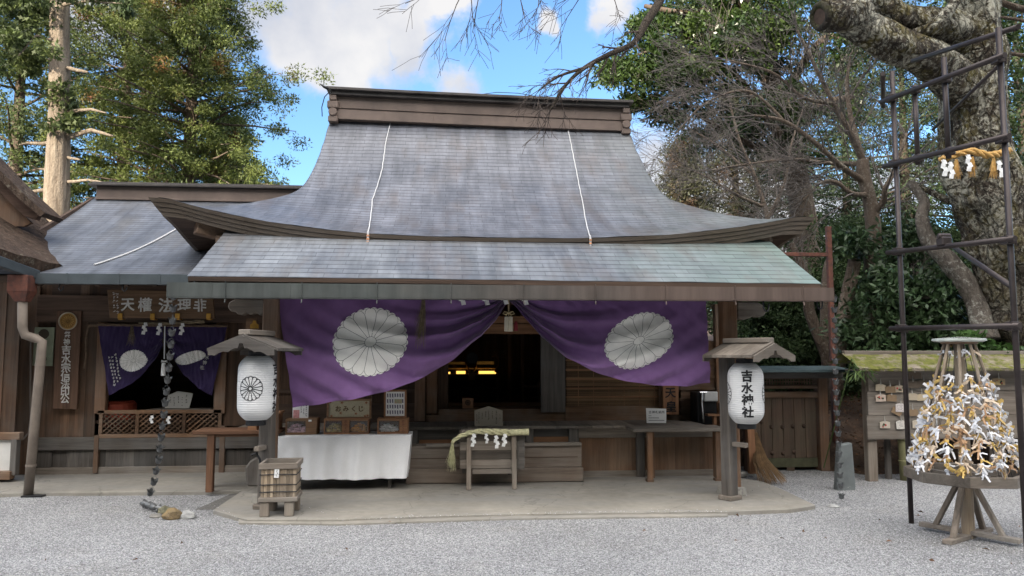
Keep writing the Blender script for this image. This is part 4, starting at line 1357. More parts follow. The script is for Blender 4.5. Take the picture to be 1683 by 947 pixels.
# straw rope over the curtain, mostly behind the gutter: its tail hangs at the left, streamers along it
YS = YC - 0.13


def rope_geo(mb, pts, r, tw=14.0, strands=3, n=8, taper=None):
    pts = [Vector(p) for p in pts]
    L = [0.0]
    for i in range(1, len(pts)): L.append(L[-1] + (pts[i] - pts[i - 1]).length)
    # resample
    N = max(24, int(L[-1] / (r * 0.55)))
    P = []
    for k in range(N + 1):
        d = L[-1] * k / N; i = 0
        while i < len(L) - 2 and L[i + 1] < d: i += 1
        t = (d - L[i]) / max(1e-9, L[i + 1] - L[i]); P.append(pts[i].lerp(pts[i + 1], t))
    for s_ in range(strands):
        Q = []; R = []
        for k, p in enumerate(P):
            d = (P[min(k + 1, N)] - P[max(k - 1, 0)]).normalized()
            a = d.cross(Vector((0.0, 1.0, 0.12))).normalized(); b = d.cross(a)
            f = taper(k / N) if taper else 1.0
            th = tw * L[-1] * k / N + 2 * PI * s_ / strands
            Q.append(p + (a * math.cos(th) + b * math.sin(th)) * r * 0.60 * f); R.append(r * 0.54 * f)
        mb.tube(Q, R, n)


def straw_tuft(mb, top, length, spread, n, rr, r0=0.002, bend=(0, 0)):
    for k in range(n):
        a = rr.uniform(0, 2 * PI); s_ = spread * rr.random() ** 0.6; l = length * rr.uniform(0.55, 1.05)
        p0 = Vector(top) + Vector((rr.uniform(-1, 1) * 0.012, rr.uniform(-1, 1) * 0.01, 0))
        m = p0 + Vector((math.cos(a) * s_ * 0.45 + bend[0] * 0.4, math.sin(a) * s_ * 0.4, -l * 0.5)); e = p0 + Vector((math.cos(a) * s_ + bend[0] + rr.uniform(-.02, .02), math.sin(a) * s_ * 0.6, -l))
        mb.tube([p0, m, e], [r0, r0 * 0.9, r0 * 0.4], 3, cap=False)


rp = thing('straw_rope', (at(760, 480, YS).x, YS, 2.1), 'twisted straw rope under the awning gutter with a dry fringe hanging on the purple curtain', 'straw rope')
mb = MB(); rope_geo(mb, [at(694, 482, YS), at(760, 479, YS), at(830, 478, YS), at(900, 479, YS)], 0.032); mb.build('rope', M['straw_old'], rp)
mb = MB(); rr = random.Random(4); straw_tuft(mb, at(697, 484, YS), 0.58, 0.07, 90, rr, 0.0026, bend=(-0.05, 0)); mb.build('fringe', M['straw_old'], rp)
for i, (a, b, lb_) in enumerate(((760, 484, 'first white zigzag streamer above the purple curtain, nearest the straw fringe'), (799, 484, 'white zigzag streamer above the purple curtain, second from the straw fringe'),
                              (830, 483, 'white zigzag streamer above the purple curtain, close to the cream tassel on its left'), (863, 484, 'white zigzag streamer above the purple curtain, alone on the far side of the tassel'))):
    p = at(a, b, YS - 0.03)
    shide((p.x, p.y, p.z + 0.02), 0.068, lb_, 'streamers over the purple curtain', n=3, seed=i)

# small navy curtain in the wing window
YN = YL - 0.10
nav = thing('window_curtain', (at(262, 540, YN).x, YN, 1.2), 'dark navy curtain with two white crests and white lettering in the wing window', 'curtain')
NL = Drape(YN, (160, 532), (179, 650), (268, 533), [(179, 650), (196, 641), (216, 630), (238, 612), (255, 592), (268, 570)], amp=0.03, nf=2.6, kf=0.7, seed=11)
NR = Drape(YN, (374, 534), (348, 650), (273, 533), [(348, 650), (338, 645), (322, 634), (302, 615), (286, 592), (273, 566)], amp=0.035, nf=2.6, kf=0.7, seed=15)
for D in (NL, NR):
    mb = MB(); mb.grid(70, 36, lambda u, v: D.pt(u, v)); o = mb.build('drape', M['navy'], nav, smooth=True)
    if D is NL: wmb, lmb = crest_on(D, (219, 593), 22.5, 18.5, rot=rad(6), warp=0.03)
    else: wmb, lmb = crest_on(D, (313, 588), 22, 12, shear=0.35, rot=rad(10), warp=0.09)
    wmb.build('crest', M['crest'], o, smooth=True); lmb.build('crest_line', M['ink'], o)
    mb = MB()

    def onc(a, b):
        p = at(a, -b, YN); return D.lift(p.x, p.z, 0.006)
    if D is NL:
        rs = random.Random(2)
        for (a0, b0, n, da) in ((189, 583, 8, 1.15), (184.5, 588, 8, 1.1), (180, 588, 9, 1.0)):
            for k in range(n):     # columns of lettering too small to read in the photograph
                a, b = a0 + da * k, b0 + 5.6 * k
                for q in range(5):
                    if rs.random() < 0.6: x0, y0 = a + rs.uniform(-1.6, 0.2), -(b + rs.uniform(-2, 1.5)); mb.add([onc(x0, y0), onc(x0 + 1.8, y0 + 0.3), onc(x0 + 1.8, y0 - 0.5), onc(x0, y0 - 0.8)], [(0, 1, 2, 3)])
                    else: x0, y0 = a + rs.uniform(-1.4, 1.4), -(b - 2.2); mb.add([onc(x0, y0), onc(x0 + 0.7, y0), onc(x0 + 0.6, y0 - 3.6), onc(x0 - 0.1, y0 - 3.4)], [(0, 1, 2, 3)])
    else:
        write(mb, [('吉', 352, -577, 7), ('水', 340, -588, 7), ('神', 337, -596, 7), ('社', 333, -604, 7)], onc, 0.02, 0.03)
    mb.build('lettering', M['whitepaint'], o)
mb = MB(); rope_geo(mb, [at(145, 536, YN - 0.05), at(165, 534, YN - 0.05), at(265, 535, YN - 0.05), at(376, 536, YN - 0.05)], 0.016)
rope_geo(mb, [at(146, 536, YN - 0.05), at(141, 560, YN - 0.05), at(142, 585, YN - 0.05), at(138, 606, YN - 0.05)], 0.012)
tag(mb.build('twisted_cord', plain('brown_cord', (0.16, 0.11, 0.075), 0.9, var=0.4, sc=40), smooth=True), 'brown twisted cord strung along the top of the navy window curtain', 'cord')
wr = thing('straw_rope', (at(285, 530, YN - 0.12).x, YN - 0.12, 2.0), 'thin straw rope with a small dry fringe above the navy window curtain', 'straw rope')
mb = MB(); rope_geo(mb, [at(228, 531, YN - 0.12), at(270, 532, YN - 0.12), at(336, 528, YN - 0.12)], 0.022, taper=lambda t: 0.5 + 0.6 * t); mb.build('rope', M['straw_old'], wr)
mb = MB(); straw_tuft(mb, at(217, 536, YN - 0.12), 0.26, 0.05, 40, random.Random(8), 0.0022); mb.build('fringe', M['straw_old'], wr)
for i, (a, b, n, l) in enumerate(((238, 530, 4, 'white zigzag streamer above the white crest on the navy curtain'), (262, 531, 4, 'thin white zigzag streamer above the middle of the navy curtain'), (299, 531, 4, 'white zigzag streamer over the right half of the navy curtain'))):
    p = at(a, b, YN - 0.16); shide((p.x, p.y, p.z), 0.06, l, 'streamers over the navy curtain', n=n, seed=20 + i)
for i, (a, b, l) in enumerate(((249, 683, 'crumpled white streamer on the lattice rail, beside the rain chain'), (277, 684, 'crumpled white streamer on the lattice rail, behind the rain chain'))):
    p = at(a, b, YL - 0.13); shide((p.x, p.y, p.z), 0.05, l, 'streamers on the lattice rail', n=3, seed=30 + i)
tw = thing('tassel', (at(271, 560, YN - 0.1).x, YN - 0.1, 1.4), 'small white tassel on a long cord in the middle of the navy curtain', 'tassel')
mb = MB(); mb.tube([at(271, 536, YN - 0.1), at(270, 590, YN - 0.1)], 0.008, 6); c0 = at(270, 594, YN - 0.1)
for sg in (-1, 1): mb.tube([c0, c0 + Vector((sg * 0.035, 0, 0.012)), c0 + Vector((sg * 0.04, 0, -0.01)), c0], 0.006, 6)
mb.build('cord', M['white'], tw)
mb = MB(); mb.lathe([(0.012, 0), (0.024, -0.01), (0.026, -0.03), (0.03, -0.17), (0.026, -0.175)][::-1], at(269, 596, YN - 0.1), 10); mb.build('tuft', M['white'], tw)

# ------------------------------------------------------------------ plaque, vertical name board, pale notice panel
YQ = 9.86
pq = thing('hanging_plaque', (at(265, 500, YQ).x, YQ, at(265, 524, YQ).z), 'brown wooden plaque with five large white characters under the wing eave', 'plaque')
mb = MB(); mb.pslab([(176, 476), (180, 522), (353, 524), (349, 480)], YQ, 0.04); mb.build('board', W['sign_x'], pq, bevel=0.004)
mb = MB(); PX = lambda a, b: at(a, -b, YQ - 0.003)
write(mb, [('天', 210, -501, 23), ('權', 238, -501, 23), ('法', 272, -502, 24), ('理', 303, -502, 23), ('非', 329, -502, 21)], PX, 0.022, 0.06, 3)
rs = random.Random(6)
for a0 in (186, 191.5):
    for k in range(6):
        for q in range(4):
            x0, y0 = a0 + rs.uniform(-2, 1) + k * 0.3, -(483 + k * 6 + rs.uniform(-2, 2)); w = rs.uniform(1.2, 3)
            mb.add([PX(x0, y0), PX(x0 + w, y0 + 0.7), PX(x0 + w, y0 - 0.1), PX(x0, y0 - 0.8)], [(0, 1, 2, 3)])
mb.build('lettering', M['whitepaint'], pq)
for a in (199, 252, 293, 344):
    mb = MB(); p = at(a, 520, YQ - 0.01); mb.box((p.x - 0.028, p.y - 0.035, p.z - 0.03), (p.x + 0.028, p.y - 0.022, p.z + 0.035)); mb.box((p.x - 0.028, p.y - 0.021, p.z - 0.045), (p.x + 0.028, p.y + 0.07, p.z - 0.031)); mb.build('gilt_hook', M['brass'], pq, bevel=0.004)
for a in (202, 311):
    mb = MB(); p = at(a, 474, YQ); mb.tube([p + Vector((0, 0.02, 0.10)), p + Vector((0.02, 0, 0.03)), p + Vector((0, -0.01, 0)), p + Vector((-0.02, 0, 0.03)), p + Vector((0, 0.02, 0.10))], 0.006, 6); mb.build('hanging_ring', M['black'], pq)

YV = YL - 0.10
vb = thing('name_board', (at(110, 600, YV).x, YV, at(110, 672, YV).z), 'tall brown name board with a gold crest and white characters on the wing wall', 'name board')
mb = MB(); mb.pslab([(93, 511), (86, 672), (126, 673), (134, 511)], YV, 0.045); mb.build('board', W['sign_z'], vb, bevel=0.005)
mb = MB(); PV = lambda a, b: at(a, -b, YV - 0.004)
write(mb, [('祭', 111, -550, 11), ('神', 109.5, -562, 11), ('吉', 109, -575, 16), ('水', 108.5, -590, 16), ('宗', 108, -604, 16), ('信', 107.5, -618, 16), ('法', 107, -631.5, 15), ('印', 106.5, -644, 15), ('公', 106.5, -656, 15)], PV, 0.02, 0.04, 5)
mb.build('lettering', M['whitepaint'], vb)
mb = MB(); c = at(112, 528, YV - 0.012); cc = [(c.x + 0.115 * math.cos(2 * PI * k / 40), c.z + 0.115 * math.sin(2 * PI * k / 40)) for k in range(40)]; mb.slab(cc, YV - 0.016, 0.016); dk = mb.build('crest_disc', M['gold'], vb, bevel=0.003)
mb = MB(); crest_geo(lambda a, b, l: Vector((c.x + a * 0.088, YV - 0.019, c.z + b * 0.088)), MB(), mb, 0.05, disc=False); mb.build('crest_line', plain('dark_gold', (0.12, 0.06, 0.02), 0.6), dk)
mb = MB(); mb.tube([Vector((c.x + 0.113 * math.cos(2 * PI * k / 40), YV - 0.018, c.z + 0.113 * math.sin(2 * PI * k / 40))) for k in range(41)], 0.009, 6); mb.build('crest_rim', plain('pale_rim', (0.45, 0.38, 0.28), 0.6), dk)
YG = YL - 0.055
pg = thing('faded_notice', (at(70, 560, YG).x, YG, at(70, 602, YG).z), 'faded pale green panel with dark blotches on the wall behind the downpipe', 'panel')
mb = MB(); mb.pslab([(57, 538), (53, 601), (86, 602), (90, 538)], YG, 0.02); mb.build('board', plain('faded_green_board', (0.30, 0.335, 0.24), 0.8, var=0.3, sc=5), pg, bevel=0.003)
mb = MB()
for (a, b, r) in ((72, 549, 8), (69, 590, 7)):
    c = at(a, b, YG - 0.002); mb.slab([(c.x + r * 0.0083 * math.cos(2 * PI * k / 20) * (1 + 0.1 * math.sin(3 * k)), c.z + r * 0.0083 * math.sin(2 * PI * k / 20)) for k in range(20)], YG - 0.003, 0.003)
mb.build('faded_mark', plain('dark_mark', (0.07, 0.055, 0.04), 0.8), pg)
# things inside the wing window
YI = YL + 0.25
wn = thing('notice_board', (at(295, 655, YI).x, YI, at(295, 670, YI).z), 'slanted white notice board standing behind the lattice rail', 'notice board')


def marks(mb, place, cols, b0, b1, step, w=0.5, rs=None, skip=0.1):
    """columns of small vertical lettering, too fine to read in the photograph"""
    for (a, w_, t, e) in cols:
        b = b0 + (b1 - b0) * t
        while b < b0 + (b1 - b0) * e:
            if rs.random() > skip:
                for q in range(3):
                    x0 = a + rs.uniform(-0.6, 0.1) * w_; y0 = -(b + rs.uniform(0, step * 0.5)); ww = w_ * rs.uniform(0.5, 1.0); h = step * rs.uniform(0.14, 0.3)
                    mb.add([place(x0, y0), place(x0 + ww, y0 + 0.1 * h), place(x0 + ww, y0 - h), place(x0, y0 - h)], [(0, 1, 2, 3)])
            b += step


mb = MB(); mb.pslab([(271, 671), (276, 650), (292, 643), (317, 647), (311, 671)], YI, 0.015); mb.build('board', plain('grey_white_board', (0.50, 0.49, 0.46), 0.7, var=0.1), wn)
mb = MB(); marks(mb, lambda a, b: at(a, -b, YI - 0.002), [(306, 2, 0.0, 0.8), (299, 1.6, 0.1, 0.9), (293, 1.6, 0.1, 0.7), (286, 1.6, 0.2, 0.9), (280, 1.4, 0.2, 0.7)], 649, 668, 2.4, rs=random.Random(5)); mb.build('lettering', M['ink'], wn)
mb = MB(); mb.pbox(240, 673, 345, 677, YL + 0.12, 0.35); tag(mb.build('counter_board', W['grey_x'], bevel=0.004), 'narrow grey counter board just behind the lattice rail', 'counter')
mb = MB(); c = at(193, 690, YL + 0.35); mb.lathe([(0.20, 0), (0.24, 0.04), (0.24, 0.30), (0.20, 0.34)], (c.x, c.y, c.z - 0.08), 20); tag(mb.build('red_drum', plain('red_lacquer', (0.30, 0.055, 0.03), 0.5, var=0.2)), 'dim red lacquered drum behind the lattice rail', 'drum')

# ------------------------------------------------------------------ rain chains
M['chain'] = plain('dark_bronze', (0.15, 0.155, 0.158), 0.42, 0.5, var=0.4, sc=20)


def cup_mesh():
    mb = MB(); n = 16
    prof = [(0.010, 0.0), (0.026, 0.004), (0.034, 0.018), (0.036, 0.048), (0.047, 0.070)]
    vs = []
    for i, (r, z) in enumerate(prof):
        for k in range(n):
            t = 2 * PI * k / n; q = 0.014 * math.cos(t * 4) if i == 4 else 0.0; s_ = 1 + (0.14 * math.cos(t * 4) if i == 4 else 0)
            vs.append((r * s_ * math.cos(t), r * s_ * math.sin(t), z + q))
    fs = []
    for i in range(4):
        for k in range(n): fs.append((i * n + k, i * n + (k + 1) % n, (i + 1) * n + (k + 1) % n, (i + 1) * n + k))
    fs.append(tuple(range(n - 1, -1, -1)))
    mb.add(vs, fs)
    n0 = [(r * 0.93 * (1 + (0.14 * math.cos(2 * PI * k / n * 4) if i == 4 else 0)) * math.cos(2 * PI * k / n), r * 0.93 * (1 + (0.14 * math.cos(2 * PI * k / n * 4) if i == 4 else 0)) * math.sin(2 * PI * k / n), z + 0.002 + (0.014 * math.cos(2 * PI * k / n * 4) if i == 4 else 0)) for i, (r, z) in enumerate(prof) for k in range(n)]
    mb.add(n0, [tuple(reversed(f)) for f in fs[:-1]])
    for k in range(2): s_ = 1 if k else -1; mb.tube([(s_ * 0.04, 0, 0.07), (s_ * 0.025, 0, 0.105), (0, 0, 0.125)], 0.0022, 4)
    mb.tube([(0, 0, 0.004), (0, 0, -0.012)], 0.004, 4)
    return mb


def rain_chain(path, step, label, scale=1.0, tilts=None):
    root = thing('rain_chain', path[-1], label, 'rain chain', 'rain chains')
    L = [0.0]
    for i in range(1, len(path)): L.append(L[-1] + (path[i] - path[i - 1]).length)
    n = int(L[-1] / step); proto = None
    for k in range(n + 1):
        d = k * step; i = 0
        while i < len(L) - 2 and L[i + 1] < d: i += 1
        p = path[i].lerp(path[i + 1], min(1, (d - L[i]) / (L[i + 1] - L[i]))); dr_ = (path[i] - path[i + 1]).normalized()
        if proto is None:
            c = cup_mesh().build('cup', M['chain'], None, origin=(0, 0, 0), smooth=True); c.parent = root; proto = c
        else:
            c = proto.copy(); COL.objects.link(c); c.parent = root
        c.location = p - path[-1]; c.scale = (scale,) * 3
        c.rotation_euler = dr_.to_track_quat('Z', 'Y').to_euler(); c.rotation_euler.rotate_axis('Z', k * 0.7)
    return root


foot = gr(240, 836)
pth = []
for a, b in ((285, 493), (283, 540), (279, 590), (273, 650), (266, 710), (260, 760), (252, 795), (243, 822)):
    t = (b - 493) / (822 - 493.0); pth.append(at(a, b, 7.99 + (foot.y - 7.99) * t))
pth.append(foot + Vector((-0.01, 0, 0.05))); pth.append(gr(256, 843) + Vector((0, 0, 0.05))); pth.append(gr(272, 845) + Vector((0, 0, 0.045)))
rain_chain(pth, 0.128, 'chain of bronze tulip cups before the wing window, its end trailing on gravel', 0.86)
foot = gr(1383, 832)
pth = []
for a, b in ((1371, 497), (1372, 560), (1374, 640), (1378, 720), (1381, 790), (1383, 815)):
    t = (b - 497) / 318.0; pth.append(at(a, b, 7.99 + (foot.y - 7.99) * t))
pth.append(foot + Vector((0, 0, 0.06))); pth.append(foot + Vector((0.03, -0.03, 0.03)))
rain_chain(pth, 0.112, 'chain of dark bronze cups hanging from the gutter beside the plank gate', 0.76)


def rock(name, c, s, mat, label, seed, cat='rock'):
    bm = MB(); n = 14; m = 10; vs = []
    bm.grid(n, m, lambda u, v: (0, 0, 0))
    bm = MB(); vs = []
    for i in range(m + 1):
        ph = PI * i / m
        for k in range(n):
            t = 2 * PI * k / n; d = Vector((math.sin(ph) * math.cos(t), math.sin(ph) * math.sin(t), math.cos(ph)))
            q = 1 + 0.35 * noise.noise(d * 1.4 + Vector((seed, 0, 0))) + 0.15 * noise.noise(d * 3.7 + Vector((0, seed, 0)))
            vs.append((c[0] + d.x * q * s[0], c[1] + d.y * q * s[1], c[2] + s[2] * 0.55 + d.z * q * s[2]))
    fs = []
    for i in range(m):
        for k in range(n): fs.append((i * n + k, (i + 1) * n + k, (i + 1) * n + (k + 1) % n, i * n + (k + 1) % n))
    bm.add(vs, fs)
    return tag(bm.build(name, mat), label, cat)


M['ochre'] = plain('ochre_stone', (0.30, 0.215, 0.10), 0.8, var=0.5, sc=14, bump=0.7, bd=0.02, c2=(0.12, 0.09, 0.06))
M['ochre2'] = plain('greenish_stone', (0.22, 0.20, 0.12), 0.8, var=0.5, sc=14, bump=0.7, bd=0.02, c2=(0.10, 0.10, 0.07))
M['pale_stone'] = plain('pale_stone', (0.40, 0.40, 0.39), 0.85, var=0.35, sc=12, bump=0.6, bd=0.02)
rock('rock', gr(270, 846), (0.07, 0.06, 0.055), M['ochre2'], 'greenish rock at the foot of the rain chain, touching its last cup', 1)
rock('rock', gr(283, 853), (0.085, 0.07, 0.065), M['ochre'], 'ochre brown rock at the foot of the rain chain', 4)
rock('rock', gr(308, 852), (0.075, 0.06, 0.05), M['pale_stone'], 'pale grey pointed rock beside the ochre rock', 9)
rock('rock', gr(256, 850), (0.07, 0.06, 0.022), M['stone'], 'flat grey stone under the fallen rain chain cups', 12)
rock('rock', gr(1370, 834), (0.06, 0.05, 0.02), M['pale_stone'], 'small white stone at the foot of the chain by the gate', 15)

# ------------------------------------------------------------------ paper lanterns on posts


def lantern_mesh(txt_rot):
    pass


M['lampaper'] = None


def mat_lantern():
    m, nt, P = new_mat('lantern_paper'); T = NT(nt)
    w = T.coord('Object')
    wv = T.n('ShaderNodeTexWave', bands_direction='Z'); wv.inputs['Scale'].default_value = 14.0; wv.inputs['Distortion'].default_value = 0.2; T.l(w, wv.inputs['Vector'])
    col = T.ramp(T.noise(w, 4, 4, 0.6), [(0.3, (0.56, 0.57, 0.58)), (0.7, (0.68, 0.68, 0.68))])
    col = T.mix(0.35, col, T.ramp(wv.outputs['Fac'], [(0.0, 0.7), (0.35, 1.0)]), 'MULTIPLY')
    T.l(col, P.inputs['Base Color']); P.inputs['Roughness'].default_value = 0.6
    T.bump(wv.outputs['Fac'], 0.35, 0.006, P)
    return m


M['lampaper'] = mat_lantern()
LR, LH = 0.190, 0.64


def lan_r(z):
    """radius of the lantern at height z (0..LH)"""
    t = abs(z / LH - 0.5) * 2
    return LR * (1 - max(0.0, (t - 0.55) / 0.45) ** 2.4 * 0.42) * (1 - 0.03 * t)


def paper_lantern(c, rot, label):
    """c: bottom centre of the paper body; rot: direction the lettering faces (0 = -y)"""
    root = thing('paper_lantern', c, label, 'lantern', 'paper lanterns under little roofs')
    prof = [(lan_r(LH * k / 48), LH * k / 48) for k in range(49)]
    mb = MB(); mb.lathe(prof, c, 40); mb.build('shade', M['lampaper'], root, smooth=True)

    def wrap(a, b, off=0.003, t0=0.0):
        z = b + LH / 2
        r = lan_r(min(max(z, 0), LH)) + off; th = rot + t0 - PI / 2 + a / LR
        return Vector((c[0] + r * math.cos(th), c[1] + r * math.sin(th), c[2] + z))
    for t0 in (0.0, PI):
        mb = MB(); write(mb, [('吉', 0, 0.19, 0.125), ('水', 0, 0.065, 0.125), ('神', 0, -0.06, 0.125), ('社', 0, -0.185, 0.125)], lambda a, b: wrap(a, b, 0.004, t0), 0.034, 0.045, 4)
        mb.build('lettering', M['ink'], root)
    for t0 in (PI / 2, -PI / 2):
        mb = MB(); crest_geo(lambda a, b, l: wrap(a * 0.122, b * 0.122 + 0.0, 0.003, t0), MB(), mb, 0.055, disc=False)
        mb.build('crest', M['ink'], root)
    mb = MB(); mb.lathe([(0.09, -0.055), (0.10, -0.05), (0.10, -0.004), (0.085, 0.0)], c, 24); mb.build('base_ring', M['black'], root, smooth=False)
    mb = MB(); mb.lathe([(0.085, LH), (0.095, LH + 0.004), (0.095, LH + 0.045), (0.08, LH + 0.05)], c, 24); mb.tube([(c[0], c[1], c[2] + LH + 0.05), (c[0], c[1], c[2] + LH + 0.11)], 0.008, 6); mb.build('cap_ring', M['black'], root)
    return root


def lantern_post(base, ph, rot, label, lit):
    """ph: post height; rot turns the gable face (0 = towards -y)"""
    root = thing('lantern_post', base, label, 'lantern post', 'wooden lantern posts', rz=rot)
    R = Matrix.Rotation(rot, 4, 'Z')
    B = Vector(base)

    def local(mb, name, mat, **k):
        mb.v = [tuple(Vector(p) + B) for p in mb.v]
        return mb.build(name, mat, root, **k)
    mb = MB(); mb.box((-0.065, 0.02, 0.0), (0.065, 0.15, ph)); local(mb, 'post', W['greyd_z'], bevel=0.008)
    mb = MB(); mb.box((-0.10, -0.005, 0.0), (0.10, 0.17, 0.05)); local(mb, 'foot_block', W['grey_x'], bevel=0.008)
    mb = MB(); mb.box((-0.03, -0.16, ph * 0.36), (0.03, 0.019, ph * 0.36 + 0.05)); local(mb, 'cross_peg', W['grey_y'], bevel=0.006)
    # small gable roof
    hw, y0, y1, zr, ze = 0.365, -0.53, 0.11, ph + 0.075, ph - 0.065
    for sg in (-1, 1):
        mb = MB()
        for k in range(5):
            ya, yb = y0 + (y1 - y0) * k / 5 + 0.002, y0 + (y1 - y0) * (k + 1) / 5 - 0.002
            vs = [(0, ya, zr), (0, yb, zr), (sg * hw, yb, ze), (sg * hw, ya, ze), (0, ya, zr + 0.028), (0, yb, zr + 0.028), (sg * hw, yb, ze + 0.028), (sg * hw, ya, ze + 0.028)]
            mb.add(vs, [(0, 1, 2, 3), (7, 6, 5, 4), (0, 4, 5, 1), (1, 5, 6, 2), (2, 6, 7, 3), (3, 7, 4, 0)])
        local(mb, 'roof_slope', W['grey_x' if lit else 'greyd_x'])  # sun on one roof is put into its paler wood
    for yy in (y0 - 0.026, y1 + 0.002):
        top, bot = [], []
        for k in range(-20, 21):
            x = hw * 0.93 * k / 20; a = abs(k) / 20
            top.append((x, zr + 0.012 - (zr - ze) * a * 0.93)); bot.append((x, zr - 0.012 - (zr - ze) * a * 0.86 - 0.105 + 0.02 * abs(math.sin(a * PI * 2.5)) + (0.05 if a < 0.10 else 0) + 0.035 * a))
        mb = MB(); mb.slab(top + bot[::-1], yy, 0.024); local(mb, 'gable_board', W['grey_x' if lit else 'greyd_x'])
    mb = MB(); mb.box((-0.06, y0 + 0.03, zr + 0.018), (0.06, y1 - 0.02, zr + 0.072)); local(mb, 'ridge_beam', W['grey_y'], bevel=0.006)
    mb = MB(); mb.box((-0.03, -0.32, ph - 0.03), (0.03, 0.15, ph + 0.02)); local(mb, 'arm', W['grey_y'])
    return root


pl = gr(430, 838, ZS); pr = gr(1210, 823, ZS)
YLn = pl.y - 0.30
cl = at(421, 690, pl.y - 0.22); cr = at(1227, 696, pr.y - 0.22)
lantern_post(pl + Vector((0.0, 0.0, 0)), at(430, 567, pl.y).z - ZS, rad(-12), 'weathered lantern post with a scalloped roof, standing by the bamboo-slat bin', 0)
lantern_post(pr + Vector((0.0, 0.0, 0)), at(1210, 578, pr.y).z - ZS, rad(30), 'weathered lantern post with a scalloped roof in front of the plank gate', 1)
paper_lantern(cl, rad(84), 'white paper lantern showing its round black crest, beside the wing window')
paper_lantern(cr, rad(-17), 'white paper lantern showing four black characters, in front of the plank gate')
# bent black hook on the near post
mb = MB(); mb.tube([at(414, 748, pl.y - 0.05), at(421, 745, pl.y - 0.06), at(427, 755, pl.y - 0.06), at(431, 770, pl.y - 0.06), at(434, 790, pl.y - 0.05)], 0.012, 6); tag(mb.build('iron_hook', M['black']), 'bent black iron hook on the lantern post above the bamboo-slat bin', 'hook')
# ------------------------------------------------------------------ tables, boxes and notices in front of the hall
# long plank table at the left
W['tab_x'] = wood('brown_table_x', (0.105, 0.052, 0.030), (0.225, 0.118, 0.068), 'x', isl=0.15)
W['tab_z'] = wood('brown_table_z', (0.105, 0.052, 0.030), (0.225, 0.118, 0.068), 'z', isl=0.15)
tb = thing('plank_table', gr(378, 796, ZS), 'long narrow brown table standing under the wing window', 'table')
YTb = 9.25
mb = MB(); mb.pbox(316, 708, 458, 714, YTb, 0.42); mb.build('table_top', W['tab_x'], tb, bevel=0.005)
for (a, b, Y, nm) in ((340, 350, YTb + 0.02, 0), (341, 349, YTb + 0.34, 0), (446, 454, YTb + 0.02, 0)):
    mb = MB(); x0, x1 = at(a - 1, 750, Y).x, at(b + 1, 750, Y).x; mb.box((x0, Y, ZS), (x1, Y + 0.07, at(345, 714, YTb).z)); mb.build('leg', W['tab_z'], tb, bevel=0.005)
mb = MB(); mb.pbox(342, 712, 450, 718, YTb + 0.03, 0.03); mb.build('apron', W['tab_x'], tb)
mb = MB(); mb.pbox(407, 698, 422, 708, YTb + 0.06, 0.16); o = tag(mb.build('small_box', W['red_x'], bevel=0.005), 'small pale wooden box on the brown table, below the crest lantern', 'box')
bx = thing('donation_box', Vector(at(453, 707, YTb + 0.1)), 'orange pine box on the end of the brown table, left of the white-clothed table', 'box')
mb = MB(); mb.pbox(447, 679, 458, 708, YTb + 0.08, 0.22); mb.build('body', W['red_z'], bx, bevel=0.004)
mb = MB(); mb.pbox(445, 677, 461, 680, YTb + 0.07, 0.25); mb.build('lid', W['red_x'], bx, bevel=0.003)
mb = MB(); mb.pslab([(405, 800), (402, 770), (410, 758), (420, 752), (430, 758), (432, 800)], 9.1, 0.12); tag(mb.build('old_stump', W['greyd_z'], bevel=0.02), 'dark weathered stump of wood on the slab behind the left lantern post', 'wood stump')

# white-clothed table
YTc = 9.30
zt_ = at(565, 716, YTc).z
xl_, xr_ = at(456, 720, YTc).x, at(676, 720, YTc).x
tt = thing('trestle_table', ((xl_ + xr_) / 2, YTc + 0.2, ZS), 'low table hidden under the white cloth, only its foot showing', 'table')
mb = MB(); mb.box((xl_ + 0.02, YTc + 0.03, zt_ - 0.03), (xr_ - 0.02, YTc + 0.44, zt_ - 0.004)); mb.build('table_top', W['brown_x'], tt)
for x in (xl_ + 0.15, at(640, 790, YTc).x):
    for y in (YTc + 0.05, YTc + 0.38): mb = MB(); mb.box((x - 0.018, y, ZS), (x + 0.018, y + 0.03, zt_ - 0.03)); mb.build('leg', W['greyd_z'], tt)


def cloth_pt(u, v):
    """u along the table, v: 0..0.35 over the top, then down the front"""
    if v < 0.3:
        x = xl_ + (xr_ - xl_) * u; t = v / 0.3
        return Vector((x, YTc + 0.45 - 0.455 * t, zt_ + 0.002 + 0.0015 * math.sin(u * 30)))
    t = (v - 0.3) / 0.7
    # the cloth hangs wider at the left bottom and narrower at the right bottom
    x0, x1 = xl_ - 0.0 * t, xr_ - 0.045 * t
    x = x0 + (x1 - x0) * u
    zb = at(565, 787.5, YTc).z + 0.006 * math.sin(u * 7) + 0.01 * u
    fold = 0.032 * t * (math.sin(u * 23 + 1.2 * math.sin(u * 5)) * (0.3 + 0.7 * u) + 0.5 * math.sin(u * 51 + 2)) + 0.012 * noise.noise((u * 9, t * 2, 3))
    return Vector((x, YTc - 0.03 - 0.03 * t - fold * 1.2, zt_ - (zt_ - zb) * t))


mb = MB(); mb.grid(110, 40, cloth_pt)
for (u0, sx) in ((0.0, -1), (1.0, 1)):      # end drops of the cloth
    mb.grid(10, 16, lambda u, v: (cloth_pt(u0, 0.3 * (1 - u)).x * 1 + (-0.045 * v * (1 if sx > 0 else 0)) + sx * 0.012 * math.sin(u * 9) * v, YTc - 0.005 + 0.455 * (1 - u) - 0.03 * v * u, zt_ + 0.001 - (zt_ - at(565, 787.5, YTc).z) * v * (0.96 if sx > 0 else 0.99)))
tag(mb.build('tablecloth', M['linen'], smooth=True), 'white cloth hanging down the front of the low table', 'tablecloth')

